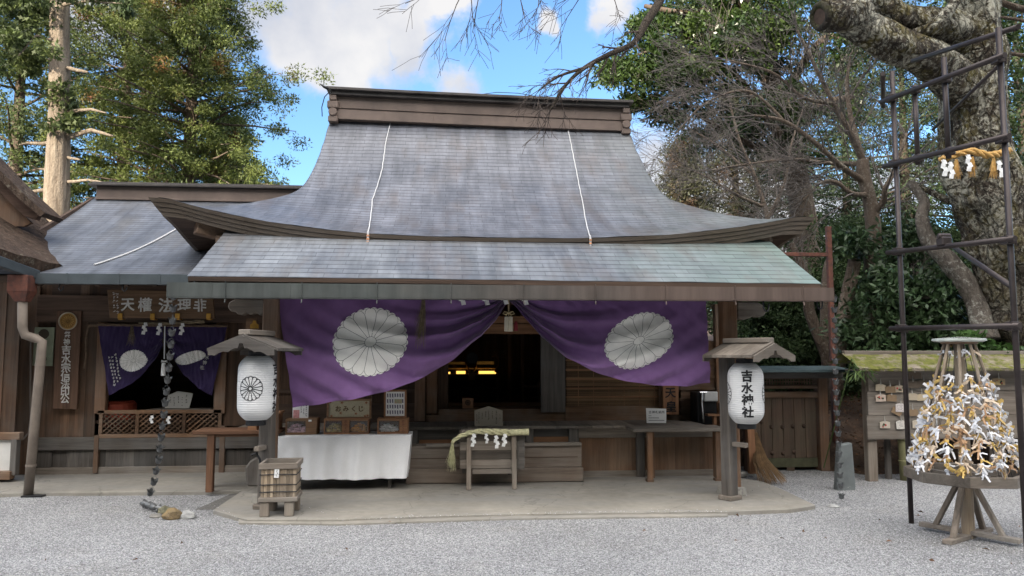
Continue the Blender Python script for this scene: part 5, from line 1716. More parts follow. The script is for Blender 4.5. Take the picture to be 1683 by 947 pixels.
M['glass'] = None
m_, nt_, P_ = new_mat('clear_pane'); P_.inputs['Base Color'].default_value = (0.9, 0.92, 0.92, 1); P_.inputs['Roughness'].default_value = 0.05
P_.inputs['Alpha'].default_value = 0.06; M['glass'] = m_
M['pinkp'] = plain('pink_paper', (0.78, 0.50, 0.58), 0.7, var=0.3, sc=30, isl=0.3)
M['goldp'] = plain('yellow_paper', (0.75, 0.55, 0.16), 0.6, var=0.4, sc=30, isl=0.4)
M['orangep'] = plain('orange_paper', (0.80, 0.40, 0.08), 0.6, var=0.4, sc=30, isl=0.4)
M['whitep'] = plain('creased_white_paper', (0.84, 0.82, 0.80), 0.7, var=0.2, sc=30, isl=0.3)


def slips(mb, x0, x1, y0, y1, z0, h, n, rs):
    """a heap of folded paper slips inside a case"""
    for k in range(n):
        x, y = rs.uniform(x0, x1), rs.uniform(y0, y1); z = z0 + h * rs.random() * (0.45 + 0.55 * math.sin(PI * (x - x0) / (x1 - x0)))
        Mx = Matrix.Translation((x, y, z + 0.008)) @ Matrix.Rotation(rs.uniform(0, 6), 4, 'Z') @ Matrix.Rotation(rs.uniform(-0.9, 0.9), 4, 'X')
        mb.box((-0.020, -0.010, -0.004), (0.020, 0.010, 0.004), Mx)


def case(x0, y0, x1, y1, cells, label, name, wmat, Y, dep=0.22):
    """glass-fronted wooden box; cells: [(x0, x1, material) or (x0, x1, 'wood')] in pixels"""
    a, b = at(x0, (y0 + y1) / 2, Y).x, at(x1, (y0 + y1) / 2, Y).x; zt, zb = at((x0 + x1) / 2, y0, Y).z, zt_ + 0.004
    root = thing(name, ((a + b) / 2, Y + dep / 2, zb), label, 'fortune box', 'glass-fronted boxes on the white cloth')
    w = 0.016
    mb = MB(); mb.box((a, Y, zb), (b, Y + dep, zb + w)); mb.box((a, Y, zt - w), (b, Y + dep, zt)); mb.box((a, Y, zb + w), (a + w, Y + dep, zt - w)); mb.box((b - w, Y, zb + w), (b, Y + dep, zt - w)); mb.box((a + w, Y + dep - 0.012, zb + w), (b - w, Y + dep, zt - w))
    mb.build('case', wmat, root, bevel=0.002)
    rs = random.Random(int(x0))
    for (c0, c1, mm) in cells:
        ca, cb = at(c0, y1, Y).x, at(c1, y1, Y).x
        if isinstance(mm, str):
            mb = MB(); mb.box((ca, Y - 0.004, zb + 0.001), (cb, Y + 0.012, zt - 0.001)); p = mb.build('front_panel', wmat, root, bevel=0.002)
            if len(mm) > 1:
                mb = MB(); nn = len(mm); hh = (zt - zb) * 0.86 / nn
                write(mb, [(ch, (ca + cb) / 2, zt - (zt - zb) * 0.07 - hh * (i + 0.5), hh * 0.82) for i, ch in enumerate(mm)], lambda q, r: Vector((q, Y - 0.0065, r)), 0.02, 0.02)
                mb.build('lettering', M['rust'], p)
        else:
            mb = MB(); mb.box((ca, Y - 0.002, zt - w - 0.012), (cb, Y + 0.01, zt - w)); mb.box((ca, Y - 0.002, zb + w), (cb, Y + 0.01, zb + w + 0.01)); mb.build('pane_frame', wmat, root)
            mb = MB(); mb.box((ca, Y + 0.004, zb + w + 0.01), (cb, Y + 0.007, zt - w - 0.012)); mb.build('pane', M['glass'], root)
            mb = MB(); slips(mb, ca + 0.02, cb - 0.02, Y + 0.02, Y + dep - 0.03, zb + w, (zt - zb) * 0.5, 110, rs)
            tag(mb.build('paper_slips', mm, root), kind='stuff')
    return root


Yc = YTc + 0.10
W['boxd'] = wood('box_dark_pine', (0.16, 0.09, 0.05), (0.32, 0.19, 0.11), 'x', isl=0.1)
c1 = case(469, 688, 521, 717, [(470, 502, M['pinkp']), (502, 520, '木')[:2] + ('x',)], 'brown glass-fronted box of pink slips, at the lantern end of the white table', 'fortune_box', W['boxd'], Yc)
mb = MB(); mb.pbox(507, 690, 512, 693, Yc - 0.008, 0.003); mb.build('price_tag', M['white'], c1)
case(532, 688, 606, 717, [(534, 561, M['goldp']), (562, 574, 'おみくじ'), (575, 604, M['orangep'])], 'long orange pine box with two windows of yellow slips, middle of the white table', 'fortune_box', W['red_x'], Yc)
case(620, 688, 671, 717, [(622, 655, M['whitep']), (656, 669, 'おみくじ')], 'orange pine box of crumpled white slips, at the step end of the white table', 'fortune_box', W['red_x'], Yc)
zc = at(600, 688, Yc).z
# sign over the middle box
M['signpaper'] = plain('speckled_sign_paper', (0.44, 0.40, 0.28), 0.8, var=0.25, sc=40, c2=(0.34, 0.31, 0.22))
Ys = Yc + 0.05
sg = thing('framed_sign', (at(572, 688, Ys).x, Ys, zc + 0.003), 'framed sign with brown letters standing on the middle fortune box', 'sign')
mb = MB(); mb.pbox(537, 656, 610, 688.5, Ys, 0.02); bo = mb.build('board', M['signpaper'], sg)
mb = MB()
for r in ((537, 656, 610, 659), (537, 685.5, 610, 688.5), (537, 659, 540, 685.5), (607, 659, 610, 685.5)): mb.pbox(*r, Ys - 0.012, 0.03)
mb.build('frame', W['boxd'], sg)
mb = MB(); write(mb, [(ch, 556 + 12.5 * i, -672, 9.5) for i, ch in enumerate('おみくじ')], lambda a, b: at(a, -b, Ys - 0.003), 0.03, 0.02); mb.build('lettering', plain('brown_letters', (0.12, 0.08, 0.04), 0.7), sg)
mb = MB(); rs = random.Random(3)
M['mapleleaf'] = plain('red_brown_leaf_print', (0.30, 0.13, 0.06), 0.8, var=0.4, sc=30)
for (a, b) in ((543, 661), (545, 684), (602, 662), (604, 683), (600, 684), (560, 679), (585, 680), (562, 662)):
    p = [(at(a + 3.2 * (1 if k % 2 == 0 else 0.4) * math.cos(2 * PI * k / 10), b, Ys).x, at(a, b + 3.0 * (1 if k % 2 == 0 else 0.4) * math.sin(2 * PI * k / 10), Ys).z) for k in range(10)]
    mb.slab(p, Ys - 0.0025, 0.002)
mb.build('leaf_print', M['mapleleaf'], sg)
# framed chart over the right box
ch_ = thing('framed_chart', (at(649, 688, Ys).x, Ys, zc + 0.003), 'small framed chart of many printed slips standing on the box of white slips', 'framed chart')
mb = MB(); mb.pbox(632, 642, 667, 687.5, Ys, 0.02); mb.build('board', M['white'], ch_)
mb = MB()
for r in ((631, 641, 668, 644), (631, 684, 668, 688.5), (631, 644, 634, 684), (665, 644, 668, 684)): mb.pbox(*r, Ys - 0.012, 0.03)
mb.build('frame', W['red_z'], ch_)
mb = MB(); rs = random.Random(12); mc = MB()
for r_ in range(4):
    for c_ in range(7):
        a, b = 636 + c_ * 4.1, 647 + r_ * 9.2
        if r_ == 1 and 2 < c_ < 6: mc.add([at(a, b, Ys - .003), at(a + 4, b, Ys - .003), at(a + 4, b + 7, Ys - .003), at(a, b + 7, Ys - .003)], [(3, 2, 1, 0)]); continue
        mb.add([at(a, b, Ys - .003), at(a + 2.2, b, Ys - .003), at(a + 2.4, b + rs.uniform(5, 7.5), Ys - .003), at(a + 0.3, b + 6, Ys - .003)], [(3, 2, 1, 0)])
mb.build('print', plain('grey_ink', (0.14, 0.14, 0.2), 0.8, var=0.4, sc=60), ch_)
mc.build('picture', plain('faded_picture', (0.5, 0.28, 0.2), 0.8, var=0.6, sc=50, c2=(0.25, 0.4, 0.25)), ch_)
# paper notice at the back of the left box
pn = thing('paper_notice', (at(494, 688, Ys).x, Ys, zc + 0.002), 'white paper notice with a pink picture standing under the curtain corner', 'paper notice')
mb = MB(); mb.pbox(481, 655, 507, 688, Ys, 0.006); mb.build('sheet', M['white'], pn)
mb = MB(); mb.pbox(482, 674, 492, 687, Ys - 0.002, 0.001); mb.build('picture', plain('pink_picture', (0.62, 0.30, 0.30), 0.8, var=0.4, sc=50), pn)
mb = MB(); marks(mb, lambda a, b: at(a, -b, Ys - 0.003), [(503, 1.8, 0, 1), (499, 1.8, 0, 0.8), (495, 1.5, 0, 0.7)], 664, 685, 2.6, rs=random.Random(3)); mb.build('lettering', M['ink'], pn)

# ------------------------------------------------------------------ offering box with straw rope
YO = 9.22
ob = thing('offering_box', (at(808, 808, YO).x, YO + 0.2, ZS), 'grey wooden offering box on splayed legs in front of the steps', 'offering box')
xa, xb = at(756, 740, YO).x, at(862, 740, YO).x
z0, z1 = at(808, 771, YO).z, at(808, 711, YO).z
mb = MB()
hh = (z1 - z0) / 4
for k in range(4):
    a0, a1 = z0 + hh * k + 0.001, z0 + hh * (k + 1) - 0.001; t = 0.004 * (k % 2)
    mb.box((xa, YO + 0.03 + t, a0), (xb, YO + 0.06, a1)); mb.box((xa, YO + 0.37, a0), (xb, YO + 0.40, a1)); mb.box((xa + 0.01, YO + 0.061, a0), (xa + 0.04, YO + 0.369, a1)); mb.box((xb - 0.04, YO + 0.061, a0), (xb - 0.01, YO + 0.369, a1))
mb.box((xa, YO + 0.06, z0 - 0.002), (xb, YO + 0.37, z0 + 0.02))
mb.build('body', W['grey_x'], ob, bevel=0.004)
mb = MB()
for k in range(9): y = YO + 0.07 + 0.29 * k / 8; mb.box((xa + 0.02, y, z1 - 0.01), (xb - 0.02, y + 0.018, z1 + 0.012))
mb.build('slat_grille', W['grey_x'], ob, bevel=0.002)
mb = MB(); mb.pbox(776, 771, 850, 779, YO + 0.03, 0.04); mb.build('lower_rail', W['grey_x'], ob, bevel=0.003)
for (at_, ab, Y, mt) in ((771, 770, YO - 0.005, 'grey_z'), (844, 845, YO - 0.005, 'grey_z'), (764, 762, YO + 0.40, 'greyd_z'), (838, 838, YO + 0.40, 'greyd_z')):
    mb = MB(); p = at(at_, 712, Y); q = gr(ab, 810, ZS); q = Vector((at(ab, 805, Y).x, Y - (0.05 if Y < YO + 0.1 else -0.02), ZS + 0.0))
    mb.beam((p.x, p.y, p.z), (q.x, q.y, q.z + 0.002), 0.055, 0.035, (0, 1, 0)); mb.build('leg', W[mt], ob, bevel=0.005)
mb = MB(); mb.pbox(850, 716, 862, 771, YO + 0.025, 0.02)
for k in range(3): mb.pbox(853, 717 + k * 18, 862.5, 726 + k * 18, YO + 0.022, 0.02)
mb.build('corner_joint', W['greyd_x'], ob)
rp2 = thing('straw_rope', (at(810, 715, YO - 0.05).x, YO - 0.05, at(810, 715, YO).z), 'greenish twisted straw rope lying along the front of the offering box', 'straw rope')
YR2 = YO - 0.045
mb = MB(); rope_geo(mb, [at(838, 711, YR2), at(815, 710, YR2), at(790, 709, YR2), at(770, 712, YR2), at(756, 717, YR2), at(747, 723, YR2), at(743, 729, YR2)], 0.036, tw=20, taper=lambda t: 1.0 - 0.5 * t ** 2); mb.build('rope', M['straw_green'], rp2, smooth=True)
mb = MB(); mb.tube([at(838, 711, YR2), at(855, 710.5, YR2), at(869, 710, YR2)], [0.036, 0.036, 0.041], 14); mb.tube([at(853, 710.6, YR2), at(855, 710.5, YR2)], 0.0385, 14); mb.build('cut_end', M['straw_green'], rp2)
mb = MB(); rs = random.Random(14); straw_tuft(mb, at(743.5, 728, YR2), 0.33, 0.05, 90, rs, 0.0026, bend=(-0.01, 0)); mb.build('fringe', M['straw_green'], rp2)
for i, (a, b, l) in enumerate(((778, 713, 'white zigzag streamer on the offering box, nearest the rope fringe'), (798, 713, 'thin twisted white streamer on the offering box, second from the rope fringe'), (814, 716, 'white zigzag streamer on the offering box, third from the rope fringe'), (829, 713, 'white zigzag streamer on the offering box, nearest the cut rope end'))):
    p = at(a, b, YR2 - 0.04); shide((p.x, p.y, p.z), 0.056 if i != 1 else 0.042, l, 'streamers on the offering box', n=4, seed=40 + i, tilt=(0, 0.22, 0.2, 0)[i])
# pentagon notice on the deck edge
YB = YD + 0.06
nb = thing('notice_board', (at(804, 700, YB).x, YB, ZD), 'pale pentagonal wooden notice standing on the deck behind the offering box', 'notice board')
mb = MB(); mb.pslab([(780, 700.5), (780, 675), (803, 667.5), (826, 675), (826, 700.5)], YB, 0.018); mb.build('board', plain('pale_notice_wood', (0.50, 0.435, 0.35), 0.7, var=0.12, sc=4), nb, bevel=0.002)
mb = MB(); marks(mb, lambda a, b: at(a, -b, YB - 0.002), [(821.5, 1.0, 0.2, 0.6), (815.5, 2.0, 0.05, 0.95), (809, 1.4, 0.1, 0.6), (803, 1.4, 0.05, 0.9), (798, 1.4, 0.1, 0.5), (792.5, 1.1, 0.2, 0.6), (787, 1.1, 0.15, 0.95), (783.5, 1.0, 0.2, 0.9)], 674, 697, 2.0, rs=random.Random(31)); mb.build('lettering', M['ink'], nb)
YQ2 = YW + 0.02
cd = thing('crest_card', (at(768, 668, YQ2).x, YQ2, at(768, 671, YQ2).z), 'small square wooden card with a round mark, at the doorway threshold', 'card')
mb = MB(); mb.pbox(760, 654.5, 778, 671, YQ2, 0.02); mb.build('board', W['red_x'], cd, bevel=0.002)
mb = MB(); c = at(769, 662, YQ2 - 0.002); mb.tube([Vector((c.x + 0.034 * math.cos(t * PI / 12), c.y, c.z + 0.034 * math.sin(t * PI / 12))) for t in range(25)], 0.004, 4)
crest_geo(lambda a, b, l: Vector((c.x + a * 0.026, c.y - 0.001, c.z + b * 0.026)), MB(), mb, 0.10, disc=False); mb.build('round_mark', M['ink'], cd)

# altar inside the hall, two lit gold shelves, mirror, vase of twigs
m_, nt_, P_ = new_mat('lit_gold'); P_.inputs['Base Color'].default_value = (0.6, 0.35, 0.08, 1); P_.inputs['Emission Color'].default_value = (1.0, 0.52, 0.10, 1); P_.inputs['Emission Strength'].default_value = 0.7; M['lit'] = m_
YA = 13.0
al = thing('altar', (at(775, 650, YA).x, YA, ZD + 0.12), 'dark altar inside the hall with a glowing gold-lit shelf', 'altar')
mb = MB(); mb.pbox(735, 615, 822, 620, YA - 0.1, 0.6); mb.pbox(735, 637, 822, 641, YA - 0.05, 0.5); mb.build('shelf', W['dark_x'], al)
for a in (752, 792, 816): mb = MB(); mb.pbox(a, 618, a + 3, 668, YA - 0.05, 0.05); mb.build('leg', W['brown_z'], al)
mb = MB(); mb.pbox(735, 595, 764, 599, YA + 0.15, 0.05); mb.pbox(784, 594, 812, 599, YA + 0.15, 0.05); mb.pbox(735, 605, 814, 607, YA + 0.15, 0.05); mb.build('gold_rail', M['brass'], al)
for r in ((735, 611.5, 740, 615), (750, 610, 765, 615), (787, 610, 815, 615)): mb = MB(); mb.pbox(*r, YA + 0.05, 0.05); mb.build('lamp_strip', M['lit'], al)
mb = MB(); c = at(776, 589, YA - 0.1); mb.lathe([(0.0, -0.01), (0.10, -0.01), (0.10, 0.01), (0.0, 0.01)], (0, 0, 0), 28, Matrix.Translation(c) @ Matrix.Rotation(PI / 2, 4, 'X')); tag(mb.build('mirror', M['black']), 'round dark mirror on a stand in front of the glowing altar', 'mirror')
ms = thing('mirror_stand', at(775, 624, YA - 0.15), 'carved mirror stand on a small wooden block before the altar', 'stand')
mb = MB(); mb.pbox(770, 612, 781, 625, YA - 0.15, 0.08); mb.build('block', W['red_x'], ms, bevel=0.004)
for sg_ in (-1, 1):
    mb = MB(); c = at(775, 606, YA - 0.14); mb.tube([c + Vector((sg_ * 0.02, 0, -0.06)), c + Vector((sg_ * 0.06, 0, 0)), c + Vector((sg_ * 0.085, 0, 0.06))], [0.02, 0.015, 0.008], 8); mb.build('horn', M['brass'], ms)
vs_ = thing('vase', at(817, 612, YA - 0.1), 'slim vase holding a few bare twigs beside the altar', 'vase')
mb = MB(); mb.tube([at(814, 612, YA - 0.1), at(819, 600, YA - 0.1), at(820, 590, YA - 0.1)], [0.02, 0.012, 0.01], 8); mb.build('stem', M['brass'], vs_)
mb = MB(); rs = random.Random(3)
for k in range(14):
    p0 = at(820, 591, YA - 0.1); p1 = p0 + Vector((rs.uniform(-0.12, 0.16), rs.uniform(-0.1, 0.1), rs.uniform(0.02, 0.16))); mb.tube([p0, p0.lerp(p1, 0.5) + Vector((0, 0, 0.02)), p1], [0.004, 0.003, 0.006], 4)
mb.build('twigs', W['brown_z'], vs_)
st = thing('altar_rack', at(885, 660, 12.2), 'dark wooden rack standing in the shadow inside the hall doorway', 'rack')
mb = MB(); mb.pbox(858, 634, 887, 637, 12.2, 0.1); mb.pbox(858, 652, 887, 655, 12.2, 0.1); mb.build('rail', W['brown_x'], st)
for a in (858, 884): mb = MB(); mb.pbox(a, 628, a + 3, 668, 12.18, 0.1); mb.build('post', W['brown_z'], st)

# ------------------------------------------------------------------ right front: board, notice, table, machine
YH = YW - 0.13
vb2 = thing('name_board', (at(1103, 683, YH).x, YH, at(1103, 683, YH).z), 'orange wooden board with two large black characters under the curtain edge', 'name board')
mb = MB(); mb.pslab([(1089, 596), (1090, 681), (1116, 682), (1115, 596)], YH, 0.04); mb.build('board', W['red_z'], vb2, bevel=0.004)
mb = MB(); write(mb, [('天', 1102, -646, 18), ('皇', 1103, -668, 18)], lambda a, b: at(a, -b, YH - 0.004), 0.02, 0.05, 8); mb.build('lettering', M['ink'], vb2)
YN2 = YD + 0.08
wn2 = thing('notice_card', (at(1079, 696, YN2).x, YN2, ZD), 'white notice card with black print on the deck beside the plank table', 'notice card')
mb = MB(); mb.pslab([(1062, 671), (1063, 695.5), (1095, 695.5), (1095, 672)], YN2, 0.012); mb.build('card', M['white'], wn2)
mb = MB(); PN = lambda a, b: at(a, -b, YN2 - 0.002)
write(mb, [(c_, 1068.5 + 5.4 * i, -677.5, 4.6) for i, c_ in enumerate('古神札納所')], PN, 0.01, 0.0)
rs = random.Random(8)
for (b, n, a1) in ((683, 2, 1071), (686.5, 9, 1083), (690.5, 14, 1092)):
    for k in range(n * 2):
        a = 1066 + (a1 - 1066) * k / (n * 2); mb.add([PN(a, -b), PN(a + 0.8, -b), PN(a + 0.8, -b - 1.0), PN(a, -b - 1.0)], [(3, 2, 1, 0)])
mb.build('lettering', M['ink'], wn2)
YT2 = 9.52
tb2 = thing('plank_table', gr(1115, 792, ZS), 'narrow weathered plank table in front of the cedar boards', 'table')
mb = MB(); mb.pbox(1041, 704, 1195, 710, YT2, 0.40); mb.build('table_top', W['grey_x'], tb2, bevel=0.005)
for (a, Y) in ((1069, YT2 + 0.02), (1181, YT2 + 0.02), (1072, YT2 + 0.31), (1178, YT2 + 0.31)):
    mb = MB(); x = at(a, 750, Y).x; mb.box((x - 0.033, Y, ZS), (x + 0.033, Y + 0.06, at(1115, 710, YT2).z)); mb.build('leg', W['brown_z'], tb2, bevel=0.005)
for a in (1069, 1181): mb = MB(); x = at(a, 750, YT2).x; mb.box((x - 0.04, YT2 + 0.005, ZS), (x + 0.04, YT2 + 0.10, ZS + 0.03)); mb.build('foot', W['brown_x'], tb2)
YM = 10.35
mc_ = thing('black_machine', (at(1158, 695, YM).x, YM, ZD), 'black cabinet with a white lid and a chrome bar on the deck', 'cabinet')
mb = MB(); mb.pbox(1146, 645, 1178, 698, YM, 0.3); mb.build('body', M['black'], mc_, bevel=0.01)
mb = MB(); mb.pbox(1158, 644, 1180, 660, YM - 0.05, 0.05); mb.build('white_lid', plain('grey_white_plastic', (0.55, 0.55, 0.54), 0.5), mc_, bevel=0.01)
mb = MB(); mb.tube([at(1154, 645, YM - 0.04), at(1154, 662, YM - 0.04), at(1157, 694, YM - 0.04)], 0.016, 8); mb.tube([at(1150, 645, YM - 0.04), at(1162, 645, YM - 0.04)], 0.014, 8); mb.build('chrome_bar', plain('chrome', (0.55, 0.55, 0.55), 0.2, 1.0, var=0.05, bump=0), mc_)
sm = thing('small_stand', (at(1176, 699, 10.1).x, 10.1, ZD), 'small orange wooden stand on the deck by the black cabinet', 'stand')
mb = MB(); mb.pbox(1164, 681, 1184, 684, 10.08, 0.12); mb.build('top', W['red_x'], sm)
mb = MB(); mb.pbox(1173, 684, 1178, 699, 10.10, 0.06); mb.build('stem', W['red_z'], sm)
mb = MB(); mb.pbox(1184, 662, 1192, 699, 10.12, 0.12); tag(mb.build('upright_board', W['red_z'], bevel=0.004), 'narrow upright orange board on the deck beside the lantern post', 'board')

# ------------------------------------------------------------------ bamboo-slat bin
Ybn = gr(433, 850, ZS).y
bn = thing('slat_bin', (at(461, 845, Ybn + 0.2).x, Ybn + 0.25, ZS), 'square bin of pale bamboo slats on four stubby legs at the slab edge', 'bin')
RB = Matrix.Translation(Vector((at(456, 845, Ybn).x, Ybn, ZS))) @ Matrix.Rotation(rad(3), 4, 'Z')
wB, dB = 0.335, 0.38
zb0, zb1 = 0.19, at(460, 770, Ybn).z - ZS
fl = lambda x, y, z: RB @ Vector((x, y, z))
mb = MB(); rs = random.Random(2)
n = 11
for k in range(n):
    a0, a1 = -wB / 2 + wB * k / n + 0.002, -wB / 2 + wB * (k + 1) / n - 0.002
    mb.box((a0, 0.0 + rs.uniform(-.004, .004), zb0), (a1, 0.014, zb1), RB); mb.box((a0, dB - 0.014, zb0), (a1, dB, zb1), RB)
n = 12
for k in range(n):
    a0, a1 = dB * k / n + 0.002, dB * (k + 1) / n - 0.002
    if k in (0, n - 1): continue
    mb.box((-wB / 2, a0, zb0), (-wB / 2 + 0.014, a1, zb1), RB); mb.box((wB / 2 - 0.014 + rs.uniform(-.004, .004), a0, zb0), (wB / 2, a1, zb1), RB)
mb.build('slats', W['pale_z'], bn)
mb = MB()
for (za, zb, o_) in ((zb1 - 0.005, zb1 + 0.05, 0.02), (zb0 - 0.045, zb0 - 0.002, 0.02)):
    for q in ((-wB / 2 - o_, -o_, wB / 2 + o_, 0.03 - o_), (-wB / 2 - o_, dB - 0.03 + o_, wB / 2 + o_, dB + o_), (-wB / 2 - o_, 0.031 - o_, -wB / 2 + 0.03 - o_, dB - 0.031 + o_), (wB / 2 - 0.03 + o_, 0.031 - o_, wB / 2 + o_, dB - 0.031 + o_)):
        mb.box((q[0], q[1], za), (q[2], q[3], zb), RB)
mb.build('rim', W['grey_x'], bn, bevel=0.004)
mb = MB(); mb.box((-wB / 2 + 0.01, 0.012, zb0 - 0.02), (wB / 2 - 0.01, dB - 0.012, zb0), RB); mb.build('floor_board', W['grey_x'], bn)
for (x, y) in ((-wB / 2 + 0.04, 0.03), (wB / 2 - 0.06, 0.03), (-wB / 2 + 0.06, dB - 0.07), (wB / 2 - 0.04, dB - 0.07)):
    mb = MB(); mb.box((x - 0.045, y - 0.035, 0.0), (x + 0.045, y + 0.045, zb0 - 0.045), RB); mb.build('leg', W['grey_z'], bn, bevel=0.008)
mb = MB()
for z in (zb0 + 0.05, zb0 + 0.12, zb1 - 0.06):
    o_ = 0.008; mb.tube([fl(-wB / 2 - o_, -o_, z), fl(0, -o_ - 0.004, z + 0.006), fl(wB / 2 + o_, -o_, z), fl(wB / 2 + o_, dB / 2, z - 0.005), fl(wB / 2 + o_, dB + o_, z), fl(-wB / 2 - o_, dB + o_, z), fl(-wB / 2 - o_, -o_, z)], 0.005, 5)
mb.build('binding_wire', M['black'], bn)
mb = MB(); mb.box((-0.06, -0.016, zb1 - 0.09), (-0.015, -0.012, zb1 + 0.03), RB @ Matrix.Rotation(rad(3), 4, 'Y')); tgp = mb.build('paper_label', M['white'], bn)
mb = MB(); rs = random.Random(5)
for k in range(4):
    for q in range(4): x = -0.038 + rs.uniform(-.008, .006); z = zb1 + 0.005 - 0.022 * k - rs.uniform(0, 0.014); w_ = rs.uniform(0.004, 0.012); mb.box((x, -0.0175, z), (x + w_, -0.0168, z + 0.003), RB @ Matrix.Rotation(rad(3), 4, 'Y'))
mb.build('lettering', M['ink'], tgp)

# ------------------------------------------------------------------ plank gate at the right, broom, slab, rusty frame
YGt = 10.55
gt = thing('plank_gate', (at(1300, 790, YGt).x, YGt, 0), 'old brown plank gate with iron studs, lattice transom and dark roof board', 'gate')
gx0, gx1 = at(1232, 700, YGt).x, at(1342, 700, YGt).x
gzb, gzt = 0.05, at(1290, 653, YGt).z
W['gate_z'] = wood('gate_planks', (0.060, 0.038, 0.027), (0.155, 0.105, 0.075), 'z', grey=(0.10, 0.088, 0.062), isl=0.25)
for k in range(6):
    mb = MB(); a0, a1 = gx0 + (gx1 - gx0) * k / 6 + 0.003, gx0 + (gx1 - gx0) * (k + 1) / 6 - 0.003
    mb.box((a0, YGt, gzb + 0.13), (a1, YGt + 0.035, gzt)); mb.build('door_plank', W['gate_z'], gt, bevel=0.003)
mb = MB(); mb.box((gx0, YGt - 0.01, gzb), (gx1, YGt + 0.03, gzb + 0.125)); mb.build('bottom_rail', plain('mossy_board', (0.085, 0.085, 0.05), 0.9, var=0.4, sc=8, bump=0.4), gt, bevel=0.004)
mb = MB(); mb.box((gx0, YGt + 0.036, gzb), (gx1, YGt + 0.06, gzt)); mb.build('back_board', W['dark_x'], gt)
mb = MB(); mb.pbox(1232, 644, 1344, 654, YGt - 0.03, 0.09); mb.pbox(1232, 634, 1344, 639, YGt - 0.04, 0.10); mb.build('cross_rail', W['brown_x'], gt, bevel=0.005)
mb = MB()
for k in range(24): a = 1238 + k * 4.4; mb.pbox(a, 620, a + 1.6, 636, YGt, 0.012)
for b in (622, 627, 632): mb.pbox(1236, b, 1344, b + 1.4, YGt - 0.013, 0.012)
mb.build('lattice', W['brown_x'], gt)
for (a, mt) in ((1344, 'brown_z'), (1225, 'brown_z')):
    mb = MB(); x = at(a, 700, YGt).x; mb.box((x, YGt - 0.07, 0.0), (x + 0.13, YGt + 0.10, at(1340, 612, YGt).z)); mb.build('post', W[mt], gt, bevel=0.008)
M['tealroof'] = plain('blue_green_copper', (0.055, 0.082, 0.088), 0.55, 0.1, var=0.4, sc=4)
mb = MB(); p0, p1 = at(1232, 606, YGt), at(1376, 606, YGt)
mb.box((p0.x, YGt - 0.20, p1.z - 0.13), (p1.x - 0.02, YGt + 0.25, p1.z - 0.045)); mb.build('roof_beam', W['greyd_x'], gt, bevel=0.008)
vs = [(p0.x, YGt - 0.42, p1.z - 0.01), (p1.x, YGt - 0.42, p1.z - 0.01), (p1.x, YGt + 0.05, p1.z + 0.04), (p0.x, YGt + 0.05, p1.z + 0.04), (p1.x, YGt + 0.45, p1.z - 0.06), (p0.x, YGt + 0.45, p1.z - 0.06)]
mb = MB(); mb.add(vs + [(a, b, c - 0.03) for a, b, c in vs], [(0, 1, 2, 3), (3, 2, 4, 5), (7, 6, 9, 8), (8, 9, 11, 10), (0, 6, 7, 1), (4, 10, 11, 5), (1, 7, 8, 2), (2, 8, 10, 4), (0, 3, 9, 6), (3, 5, 11, 9)]); mb.build('roof', M['tealroof'], gt)
for (a, b) in ((1251, 693), (1268, 702), (1286, 702), (1303, 701), (1321, 700), (1269, 745), (1287, 745), (1305, 743)):
    mb = MB(); c = at(a, b, YGt); mb.lathe([(0.030, 0), (0.026, 0.012), (0.012, 0.024), (0.0, 0.027)], (0, 0, 0), 12, Matrix.Translation((c.x, YGt, c.z)) @ Matrix.Rotation(PI / 2, 4, 'X')); mb.build('stud', W['dark_x'], gt, smooth=True)
mb = MB(); mb.pbox(1293, 748, 1306, 788, YGt - 0.006, 0.006); mb.build('patch_board', W['gate_z'], gt)
# leaning timber by the hall corner
mb = MB(); p = at(1231, 690, 10.1); q = at(1236, 782, 10.1); mb.beam((p.x, 10.1, p.z), (q.x, 10.08, ZS), 0.10, 0.09, (0, 1, 0)); mb2 = mb
tag(mb.build('short_post', W['red_z'], bevel=0.008), 'short orange-brown post with a slot, between the lantern post and the broom', 'post')
mb = MB(); mb.pslab([(1180, 800), (1182, 786), (1200, 781), (1240, 780), (1252, 786), (1254, 800)], 10.2, 0.3); tag(mb.build('foundation_stone', M['stone'], bevel=0.02), 'rough foundation stone under the hall corner by the broom', 'stone')
br = thing('twig_broom', gr(1272, 795, 0), 'large twig broom leaning against the plank gate', 'broom')
mb = MB(); rs = random.Random(7)
for k in range(150):
    t = at(1243 + rs.uniform(-2, 2), 715 + rs.uniform(-4, 4), 10.38); e = gr(1258 + rs.uniform(-12, 36), 793 + rs.uniform(-3, 5), 0.02)
    m_ = t.lerp(e, 0.5) + Vector((-0.05 + rs.uniform(-.02, .02), rs.uniform(-.03, .03), -0.03)); mb.tube([t, m_, e + Vector((0, 0, rs.uniform(0, 0.05)))], [0.004, 0.0035, 0.002], 3, cap=False)
M['broom'] = plain('broom_twigs', (0.26, 0.165, 0.085), 0.9, var=0.4, sc=12, isl=0.4)
mb.build('bristles', M['broom'], br)
mb = MB(); mb.tube([at(1243, 722, 10.38), at(1237, 670, 10.44)], 0.016, 8); mb.build('handle', W['brown_z'], br)
mb = MB(); c = at(1243, 718, 10.38); mb.lathe([(0.03, -0.03), (0.034, 0), (0.03, 0.03)], c, 10); mb.build('binding', M['black'], br)
mb = MB(); b0 = gr(1392, 806); mb.pslab([(1376, 808), (1380, 732), (1401, 728), (1407, 800), (1406, 808)], b0.y, 0.10); tag(mb.build('stone_slab', plain('grey_slate', (0.15, 0.165, 0.165), 0.85, var=0.35, sc=4, bump=0.5, bd=0.01), bevel=0.012), 'upright grey stone slab standing beside the plank gate', 'stone slab')
YX = 10.9
fr_ = thing('steel_frame', (at(1369, 760, YX).x, YX, 0), 'rusty red steel post with a side arm behind the hall eave', 'steel post')
